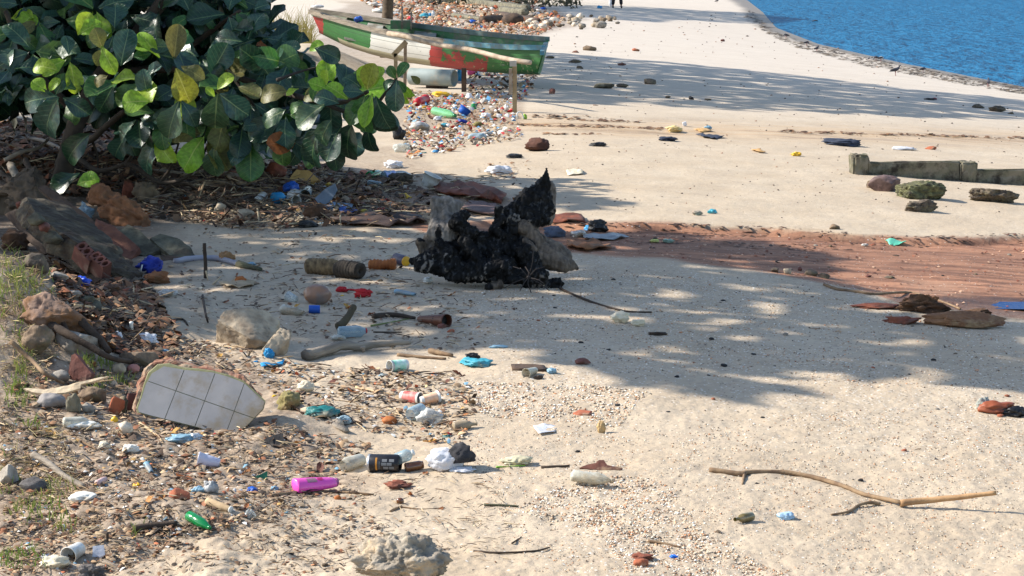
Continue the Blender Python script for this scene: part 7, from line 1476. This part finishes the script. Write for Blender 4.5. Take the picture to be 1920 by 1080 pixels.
# rubble heap at the end of the debris bank behind the boat
rr = random.Random(9)
LAND += [('the thick mossy beam', 935, 18), ('the overturned crate', 962, 44), ('the grey wedge of rock', 1105, 92), ('the sky blue bag by the person', 1125, 14), ('the far end of the rubble', 1166, 44)]
STONES = ((CONCL, 'pale'), (ROCKB, 'brown'), (CONC, 'grey'), (SHELLM, 'whitish'))
for i in range(64):
    u = rr.uniform(985, 1166); vmax = 60 - .03 * (1166 - u); v = rr.triangular(20, 60, 48)
    if v < 26 + (u - 985) * .10 - 8: v += 10
    w = rr.uniform(8, 19) * (.6 + v / 90)
    mt, ds = rr.choice(STONES); sz = 'small' if w < 13 else 'chunky'
    lab = small_label(f'{sz} {ds} broken stone', u, v) or 'broken stone in the rubble heap beyond the boat'
    lump('rubble_stone', lab, 'stone', u, v, w, w * rr.uniform(.5, .75), mt, 100 + i, 2, 5, .2, .08, group='stones of the rubble heap', sink=.1)
def proto(name, V, Fc, mt, smooth=True):
    o = new_obj(name, V, Fc, mt, smooth=smooth); me = o.data; bpy.data.objects.remove(o); return me
rr = random.Random(77)
def leafproto(mt, sd):
    V, Fc, UV = leaf_shape(-.5, .5, 1.2, sd, .28, 5); o = new_obj('fallen_leaf', [(x, y - .5, z * .9 + .02) for x, y, z in V], Fc, mt, uvs=UV); me = o.data; bpy.data.objects.remove(o); return me
DRY = leaf_mat('dry_leaf', (150, 92, 50), (180, 130, 86), (110, 62, 34), .2, .7); DRY2 = leaf_mat('dry_leaf_dark', (104, 66, 44), (140, 100, 70), None, .15, .7); DRY3 = leaf_mat('dry_leaf_ochre', (190, 134, 66), (206, 164, 104), (140, 84, 44), .25, .65)
def twigproto(mt, sd):
    r_ = random.Random(sd); P = spline([(-.5, 0, .02), (-.2, r_.uniform(-.08, .08), .035), (.15, r_.uniform(-.1, .1), .05), (.5, 0, .02)], 3); v, f = tube(P, [.022 * (1 - .05 * i) for i in range(len(P))], 5, jit=.2, seed=sd); return proto('twig', v, f, mt)
def chipproto(mt, sd):
    v, f = rock_shape(sd, 2, 6, .25, .08); return proto('chip', [tuple(Vector((p.x * .5, p.y * .26, p.z * .12 + .05))) for p in v], f, mt)
def pebproto(mt, sd):
    v, f = rock_shape(sd, 2, 3, .14, .04); return proto('pebble', [tuple(Vector((p.x * .5, p.y * .42, p.z * .32 + .18))) for p in v], f, mt)
def scrapproto(mt, sd):
    v, f = crumple_shape(sd, 3, .4); return proto('scrap', [tuple(Vector((p.x * .5, p.y * .36, p.z * .2 + .12))) for p in v], f, mt)
def shellproto(mt, sd):
    v, f = ico(2); return proto('shell', [tuple(Vector((p.x * .5, p.y * .42, max(0, p.z) * .22 * (1 + .08 * math.sin(9 * math.atan2(p.y, p.x))) + .03))) for p in v], f, mt)
SMALL = {
 'fallen_leaf': ('fallen leaf', [(leafproto(DRY, 1), 'curled orange brown fallen leaf'), (leafproto(DRY2, 2), 'dark brown dried fallen leaf'), (leafproto(DRY3, 3), 'ochre yellow dried fallen leaf')], 'dry leaves fallen on the sand'),
 'twig': ('twig', [(twigproto(STICKM, 1), 'short brown twig'), (twigproto(STICKD, 2), 'short dark twig'), (twigproto(STICKP, 3), 'short pale bleached twig')], 'twigs lying on the sand'),
 'wood_chip': ('wood chip', [(chipproto(BARKR, 1), 'reddish chip of bark'), (chipproto(WOODG, 2), 'grey chip of wood'), (chipproto(WOODD, 3), 'dark chip of wet wood')], 'wood chips lying on the sand'),
 'pebble': ('pebble', [(pebproto(CHARC, 1), 'small black pebble'), (pebproto(ROCKB, 2), 'small tan pebble'), (pebproto(TERRA, 3), 'small orange brick pebble'), (pebproto(CONC, 4), 'small grey pebble')], 'pebbles lying on the sand'),
 'litter_scrap': ('litter', [(scrapproto(WBAG, 1), 'white plastic scrap'), (scrapproto(CLEARB, 2), 'clear plastic scrap'), (scrapproto(SKYB, 3), 'sky blue plastic scrap'), (scrapproto(YEL, 4), 'yellow plastic scrap'), (scrapproto(REDC, 5), 'red plastic scrap'), (scrapproto(PAPER, 6), 'cream paper scrap'), (scrapproto(BLACKP, 7), 'black plastic scrap'), (scrapproto(TEALP, 8), 'teal plastic scrap')], 'plastic scraps in the litter'),
 'shell': ('shell', [(shellproto(SHELLM, 1), 'pale upturned shell'), (shellproto(mat('orange_shell', (206, 150, 104), (180, 120, 80), rough=.5), 2), 'orange upturned shell')], 'shells lying on the sand')}
ZONES = {'dirtA': [(0, 790), (250, 790), (520, 790), (700, 830), (560, 960), (400, 1000), (200, 1078), (0, 1078)], 'dirtB': [(200, 600), (420, 650), (560, 690), (860, 700), (900, 760), (860, 840), (560, 780), (500, 730), (380, 690), (250, 660)],
 'mid': [(300, 540), (760, 520), (900, 560), (860, 660), (600, 640), (380, 600)], 'roots': [(250, 280), (520, 300), (760, 340), (760, 420), (460, 430), (280, 410)], 'open': [(900, 700), (1900, 640), (1900, 1060), (900, 1060)], 'grey': [(900, 500), (1400, 500), (1900, 620), (1900, 740), (1100, 700)], 'boat': [(760, 170), (960, 190), (980, 260), (760, 300)], 'back': [(680, 6), (900, 40), (1000, 56), (900, 62), (760, 42)], 'far': [(1040, 60), (1400, 40), (1900, 190), (1900, 300), (1060, 250)], 'near': [(460, 900), (960, 880), (960, 1060), (460, 1060)], 'stream': [(1050, 440), (1900, 460), (1900, 540), (1500, 505), (1100, 465)]}
def sample(z):
    P = ZONES[z]; xs = [p[0] for p in P]; ys = [p[1] for p in P]
    while True:
        u, v = rr.uniform(min(xs), max(xs)), rr.uniform(min(ys), max(ys))
        if inpoly(np.array([u]), np.array([v]), P)[0]: return u, v
PLAN = [('fallen_leaf', 'dirtA', 26, 14, 30), ('fallen_leaf', 'dirtB', 24, 14, 28), ('fallen_leaf', 'mid', 10, 12, 24), ('fallen_leaf', 'roots', 22, 14, 26), ('fallen_leaf', 'boat', 18, 12, 22), ('fallen_leaf', 'back', 16, 8, 14), ('fallen_leaf', 'near', 8, 12, 20), ('twig', 'dirtA', 34, 22, 60), ('twig', 'dirtB', 30, 22, 56), ('twig', 'mid', 22, 18, 44), ('twig', 'roots', 60, 40, 110), ('twig', 'open', 10, 14, 34), ('twig', 'grey', 6, 14, 30), ('twig', 'near', 10, 16, 36), ('twig', 'boat', 14, 16, 44), ('twig', 'far', 6, 10, 20),
 ('wood_chip', 'dirtA', 26, 12, 32), ('wood_chip', 'dirtB', 20, 12, 30), ('wood_chip', 'roots', 26, 14, 44), ('wood_chip', 'boat', 16, 10, 26), ('wood_chip', 'mid', 8, 10, 22), ('wood_chip', 'far', 8, 6, 14), ('wood_chip', 'stream', 8, 8, 20), ('wood_chip', 'back', 14, 8, 14), ('pebble', 'open', 24, 8, 17), ('pebble', 'grey', 26, 7, 14), ('pebble', 'near', 10, 9, 16), ('pebble', 'mid', 8, 8, 14), ('pebble', 'dirtB', 10, 8, 15), ('pebble', 'dirtA', 16, 10, 20), ('pebble', 'stream', 10, 7, 12),
 ('litter_scrap', 'dirtA', 20, 10, 24), ('litter_scrap', 'dirtB', 14, 10, 22), ('litter_scrap', 'roots', 44, 13, 28), ('litter_scrap', 'boat', 26, 9, 19), ('litter_scrap', 'back', 18, 8, 15), ('litter_scrap', 'mid', 5, 8, 16), ('shell', 'dirtA', 14, 8, 15), ('shell', 'open', 14, 8, 13), ('shell', 'near', 8, 8, 14), ('shell', 'dirtB', 12, 8, 14)]
for kind, zone, n, lo, hi in PLAN:
    cat, protos, grp = SMALL[kind]
    for i in range(n):
        me, desc = rr.choice(protos)
        if zone in ('open', 'grey') and kind == 'pebble' and rr.random() < .4: me, desc = protos[0]
        u, v = sample(zone); lab = small_label(desc, u, v)
        if lab is None:
            u, v = sample(zone); lab = small_label(desc, u, v)
            if lab is None: continue
        p = at(u, v); s = ppm(p); L_ = rr.uniform(lo, hi) * (.8 + .2 * rr.random()) / s
        o = bpy.data.objects.new(kind, me); COL.objects.link(o)
        o.location = p - Vector((0, 0, .004)); o.rotation_euler = (rr.gauss(0, .12), rr.gauss(0, .12), rr.uniform(0, 6.28) if kind != 'twig' else rr.choice((0, math.pi)) + rr.gauss(0, .7))
        k = (1, 1, 1) if kind != 'twig' else (1, 1, min(1.6, .05 / L_ + .7)); o.scale = (L_ * k[0], L_ * k[1], L_ * k[2] * rr.uniform(.7, 1.15))
        tag(o, lab, cat, grp)
# ------------------------------------------------------------------ what nobody could count: chips, straw, shell grit
def scatter(name, label, cat, polys, n, tmpl, size, palette, seed, flat=.35, tilt=.25, sink=.3, elong=(1, 1), rough=.8, dens=None, szpx=True):
    r_ = np.random.RandomState(seed); Us = []; Vs = []
    areas = []
    for P in polys:
        a = np.array(P, float); areas.append(abs(np.dot(a[:, 0], np.roll(a[:, 1], 1)) - np.dot(a[:, 1], np.roll(a[:, 0], 1))))
    for P, A in zip(polys, areas):
        a = np.array(P, float); lo, hi = a.min(0), a.max(0); m = int(n * A / sum(areas)); k = 0
        u = np.zeros(0); v = np.zeros(0)
        while len(u) < m:
            q = lo + r_.rand(m * 3 + 50, 2) * (hi - lo); ok = inpoly(q[:, 0], q[:, 1], P)
            ok &= (fbm(q[:, 0] / 38, q[:, 1] / 15, seed, 3) + r_.rand(len(q)) * .9 - .25) > 0
            u = np.concatenate([u, q[ok, 0]]); v = np.concatenate([v, q[ok, 1]])
        Us.append(u[:m]); Vs.append(v[:m])
    U = np.concatenate(Us); Vv = np.concatenate(Vs); P = at_many(U, Vv); N_ = len(P)
    s = F_PX / P[:, 1]
    L_ = (size[0] + (size[1] - size[0]) * r_.rand(N_) ** 2) / (s if szpx else 1)
    tv = np.array(tmpl[0], float); tf = np.array(tmpl[1]); k = len(tv)
    yaw = r_.rand(N_) * 6.283; tx = r_.normal(0, tilt, N_); el = elong[0] + (elong[1] - elong[0]) * r_.rand(N_)
    W = np.repeat(tv[None], N_, 0) * (1 + .25 * r_.normal(size=(N_, k, 3)))
    W[:, :, 0] *= (L_ * el)[:, None]; W[:, :, 1] *= L_[:, None]; W[:, :, 2] *= (L_ * flat)[:, None]
    W[:, :, 2] += np.tan(np.clip(tx, -.9, .9))[:, None] * W[:, :, 0]
    c, sn = np.cos(yaw)[:, None], np.sin(yaw)[:, None]; x = W[:, :, 0] * c - W[:, :, 1] * sn; y = W[:, :, 0] * sn + W[:, :, 1] * c
    z = W[:, :, 2] + (L_ * flat * (1 - 2 * sink))[:, None] * .5
    V = np.stack([x + P[:, 0:1], y + P[:, 1:2], z + P[:, 2:3]], -1).reshape(-1, 3)
    Fc = (tf[None] + (np.arange(N_) * k)[:, None, None]).reshape(-1, tf.shape[1])
    me = bpy.data.meshes.new(name); b = P.mean(0)
    me.vertices.add(len(V)); me.vertices.foreach_set('co', (V - b).astype(np.float32).ravel()); m = tf.shape[1]
    me.loops.add(len(Fc) * m); me.loops.foreach_set('vertex_index', Fc.astype(np.int32).ravel()); me.polygons.add(len(Fc)); me.polygons.foreach_set('loop_start', np.arange(0, len(Fc) * m, m, dtype=np.int32)); me.update(calc_edges=True)
    pal = np.array([lin(c) for c in palette]); ci = pal[r_.randint(0, len(pal), N_)] * (.75 + .5 * r_.rand(N_))[:, None]
    ca = me.color_attributes.new('Col', 'FLOAT_COLOR', 'POINT'); cc = np.ones((N_, k, 4), np.float32); cc[:, :, :3] = ci[:, None]; ca.data.foreach_set('color', cc.ravel())
    me.materials.append(mat('scatter_' + name, (255, 255, 255), (215, 215, 215), scale=60, rough=rough, bump=0, vcol=True))
    o = bpy.data.objects.new(name, me); COL.objects.link(o); o.location = b
    tag(o, label, cat, kind='stuff')
OCT = ([(-.5, 0, 0), (.5, 0, .1), (0, -.42, 0), (.05, .42, 0), (0, 0, .5), (0, 0, -.5)], [(0, 2, 4), (2, 1, 4), (1, 3, 4), (3, 0, 4), (2, 0, 5), (1, 2, 5), (3, 1, 5), (0, 3, 5)])
STRAW = ([(-.5, -.03, -.03), (-.5, .03, -.03), (-.5, 0, .05), (0, -.03, .02), (0, .03, .02), (0, 0, .09), (.5, -.02, -.03), (.5, .02, -.03), (.5, 0, .02)], [(0, 1, 4), (0, 4, 3), (1, 2, 5), (1, 5, 4), (2, 0, 3), (2, 3, 5), (3, 4, 7), (3, 7, 6), (4, 5, 8), (4, 8, 7), (5, 3, 6), (5, 6, 8)])
FLAKE = ([(-.5, -.25, 0), (.1, -.4, .25), (.5, 0, 0), (.15, .4, .2), (-.4, .3, .1), (0, 0, .5)], [(0, 1, 5), (1, 2, 5), (2, 3, 5), (3, 4, 5), (4, 0, 5)])
BROWN = [(150, 112, 80), (118, 88, 64), (90, 70, 54), (176, 144, 108), (140, 90, 60), (196, 166, 128), (130, 112, 92), (74, 60, 48), (168, 146, 118), (150, 128, 102)]
STRAWC = [(170, 144, 110), (132, 104, 78), (92, 70, 54), (200, 178, 142), (112, 88, 68), (74, 58, 46), (120, 106, 92)]
SHELLC = [(232, 222, 204), (214, 196, 170), (236, 230, 220), (206, 170, 134), (196, 140, 100), (160, 132, 106), (226, 208, 182), (110, 98, 88)]
D_A, D_B, D_M, D_R = ZONES['dirtA'], ZONES['dirtB'], ZONES['mid'], ZONES['roots']
BANK = [(80, 680), (300, 700), (280, 790), (0, 800), (0, 760)]
HOLL = [(80, 470), (160, 480), (250, 540), (200, 560), (100, 540)]
scatter('leaf_litter', 'small brown flakes of leaf and bark strewn over the dirt', 'debris', [D_A, D_B, D_R, BANK, HOLL], 6500, FLAKE, (3.5, 18), BROWN, 41, .55, .4, .2)
scatter('straw_litter', 'fine straw and stem fragments in the strand litter', 'debris', [D_A, D_B, D_R, BANK, [(640, 330), (960, 330), (900, 420), (640, 430)]], 4200, STRAW, (10, 34), STRAWC, 42, .8, .18, .2)
scatter('root_tangle', 'tangle of bare roots and broken sticks under the shrub', 'debris', [[(240, 330), (330, 318), (480, 320), (520, 390), (470, 420), (330, 415), (250, 380)]], 420, STRAW, (24, 90), STRAWC, 52, .22, .28, .0)
scatter('sparse_litter', 'thin litter of bark crumbs on the foreground sand', 'debris', [[(0, 960), (240, 960), (480, 900), (660, 900), (720, 1000), (640, 1078), (0, 1078)]], 1700, FLAKE, (4, 13), BROWN, 53, .5, .35, .2)
MIX = [(222, 218, 208), (210, 206, 200), (200, 176, 130), (120, 160, 180), (226, 222, 214), (190, 150, 90), (90, 110, 120), (206, 120, 80)]
scatter('mixed_bits', 'tiny pale and coloured plastic bits mixed into the dirt', 'debris', [D_A, D_B, D_R], 1500, FLAKE, (4, 12), MIX, 54, .6, .4, .1)
BK = [[(90, 440), (170, 450), (280, 540), (340, 640), (300, 700), (180, 650), (110, 560)], [(0, 230), (250, 235), (300, 350), (170, 370), (60, 360), (0, 340)]]
scatter('bank_debris', 'brown leaf and bark debris heaped at the foot of the bank', 'debris', BK, 6500, FLAKE, (5, 24), [(120, 84, 58), (90, 64, 46), (66, 50, 38), (150, 112, 78), (130, 78, 48), (104, 88, 70)], 55, .7, .45, .1)  # leaf and bark browns, darkened in the palette for shade on the bank
scatter('bank_straw', 'stems and roots heaped at the foot of the bank', 'debris', BK + [D_R], 2200, STRAW, (14, 52), STRAWC, 56, .5, .3, .0)
scatter('root_debris', 'bark and leaf rubbish packed between the roots under the shrub', 'debris', [D_R, [(640, 330), (800, 330), (820, 420), (640, 425)]], 2200, FLAKE, (5, 22), [(112, 80, 58), (84, 60, 46), (64, 48, 38), (140, 106, 76), (120, 74, 50), (98, 86, 74), (150, 130, 106)], 57, .6, .45, .1)  # darker browns here also stand in for shade under the shrub
scatter('bank_shadow_flakes', 'dark flakes drawing the shadow line along the far bank of the red stream', 'seaweed', [[(1030, 412), (1440, 424), (1640, 442), (1920, 438), (1920, 448), (1640, 452), (1440, 434), (1030, 424)], [(1180, 436), (1500, 446), (1640, 456), (1480, 456), (1180, 446)]], 800, FLAKE, (2.5, 9), [(76, 50, 36), (100, 66, 46), (56, 40, 30), (130, 90, 60)], 58, .2, .06, .3, elong=(1, 3))  # dark flakes added to paint the shadow line of the cut bank
scatter('old_tide_line', 'thin brown weed lines left across the far sand', 'seaweed', [[(950, 214), (1110, 218), (1230, 226), (1110, 224)], [(970, 228), (1260, 238), (1240, 242), (970, 234)], [(1020, 248), (1180, 252), (1020, 252)], [(1460, 246), (1920, 258), (1920, 261), (1460, 250)]], 520, FLAKE, (3, 13), [(110, 78, 52), (84, 60, 42), (140, 104, 70)], 59, .35, .1, .2, elong=(1, 2.5))
scatter('sand_crumbs', 'small bark and leaf crumbs on the shaded sand', 'debris', [[(300, 420), (760, 436), (800, 540), (1000, 560), (900, 660), (600, 650), (340, 640)], [(700, 330), (1000, 300), (1040, 400), (820, 400)]], 1300, FLAKE, (3, 11), BROWN, 60, .5, .35, .2)
scatter('bank_thatch', 'dry straw and dead grass matted over the sandy bank', 'debris', [[(0, 450), (50, 470), (110, 560), (120, 640), (60, 760), (0, 800)], [(0, 800), (120, 800), (160, 940), (0, 960)]], 2200, STRAW, (8, 30), [(196, 172, 128), (160, 132, 96), (124, 98, 70), (176, 160, 110)], 61, .5, .35, .0)
scatter('fine_straw', 'thin stems scattered on the shaded sand', 'debris', [D_M, [(560, 440), (800, 440), (760, 520), (440, 540)], ZONES['near'], [(0, 980), (500, 960), (640, 1078), (0, 1078)]], 2000, STRAW, (8, 26), STRAWC, 43, .8, .1, .2)
scatter('far_litter', 'mixed scraps and leaf bits on the sand round the boat', 'debris', [ZONES['boat'], [(880, 130), (1010, 140), (990, 190), (880, 185)]], 2000, FLAKE, (4, 12), BROWN + [(214, 210, 204), (90, 150, 190), (220, 216, 206), (190, 60, 60)], 44, .8, .4, .15)
scatter('bank_litter', 'orange leaf litter and plastic bits on the bank beyond the boat', 'debris', [[(670, 0), (1000, 0), (1060, 40), (1010, 68), (880, 62), (760, 44)]], 2600, FLAKE, (4, 11), BROWN + [(180, 110, 66), (200, 130, 80), (214, 206, 196), (168, 84, 50)], 45, .8, .4, .15)
scatter('shell_grit', 'broken shell and coral grit over the sand', 'shells', [[(820, 700), (1180, 800), (1920, 740), (1920, 1078), (1000, 1078), (900, 900)], [(860, 560), (1100, 500), (1500, 540), (1920, 640), (1920, 740), (1180, 700)]], 15000, OCT, (2.0, 5.5), SHELLC, 46, .5, .2, .3)
scatter('shell_patch', 'dense strip of shell fragments running to the lower edge', 'shells', [[(1110, 890), (1240, 900), (1320, 1000), (1480, 1078), (1180, 1078), (1120, 1000), (960, 960)], [(1080, 720), (1220, 740), (1160, 800), (900, 780), (880, 720)]], 7000, OCT, (2.5, 8), SHELLC, 47, .5, .25, .3)
scatter('dark_grit', 'dark grit specks over the sand', 'gravel', [[(820, 500), (1500, 510), (1920, 640), (1920, 1078), (560, 1078), (700, 800)]], 1900, OCT, (1.8, 5), [(70, 60, 52), (100, 80, 64), (50, 44, 40), (140, 90, 60)], 48, .6, .2, .3)
scatter('far_specks', 'small dark specks over the far sand', 'gravel', [[(1000, 60), (1380, 20), (1920, 190), (1920, 420), (1060, 400), (1000, 250)]], 700, OCT, (2.0, 6), [(90, 76, 62), (60, 52, 46), (150, 110, 84)], 49, .5, .1, .3)
scatter('tide_weed', 'dark weed and sticks washed up along the waterline', 'seaweed', [[(1400, 12), (1450, 60), (1520, 82), (1640, 112), (1780, 140), (1920, 164), (1920, 178), (1780, 154), (1620, 124), (1480, 86), (1400, 40)]], 1500, FLAKE, (2.5, 9), [(76, 64, 48), (100, 84, 62), (56, 46, 36)], 50, .3, .03, .2, elong=(1.5, 3.5))
scatter('silt_crumbs', 'crumbs of bark and pebbles on the red silt', 'debris', [[(1050, 425), (1920, 450), (1920, 580), (1560, 520), (1100, 468)]], 500, FLAKE, (2.5, 9), [(120, 66, 46), (150, 96, 70), (80, 48, 36), (200, 160, 130)], 51, .5, .2, .2)
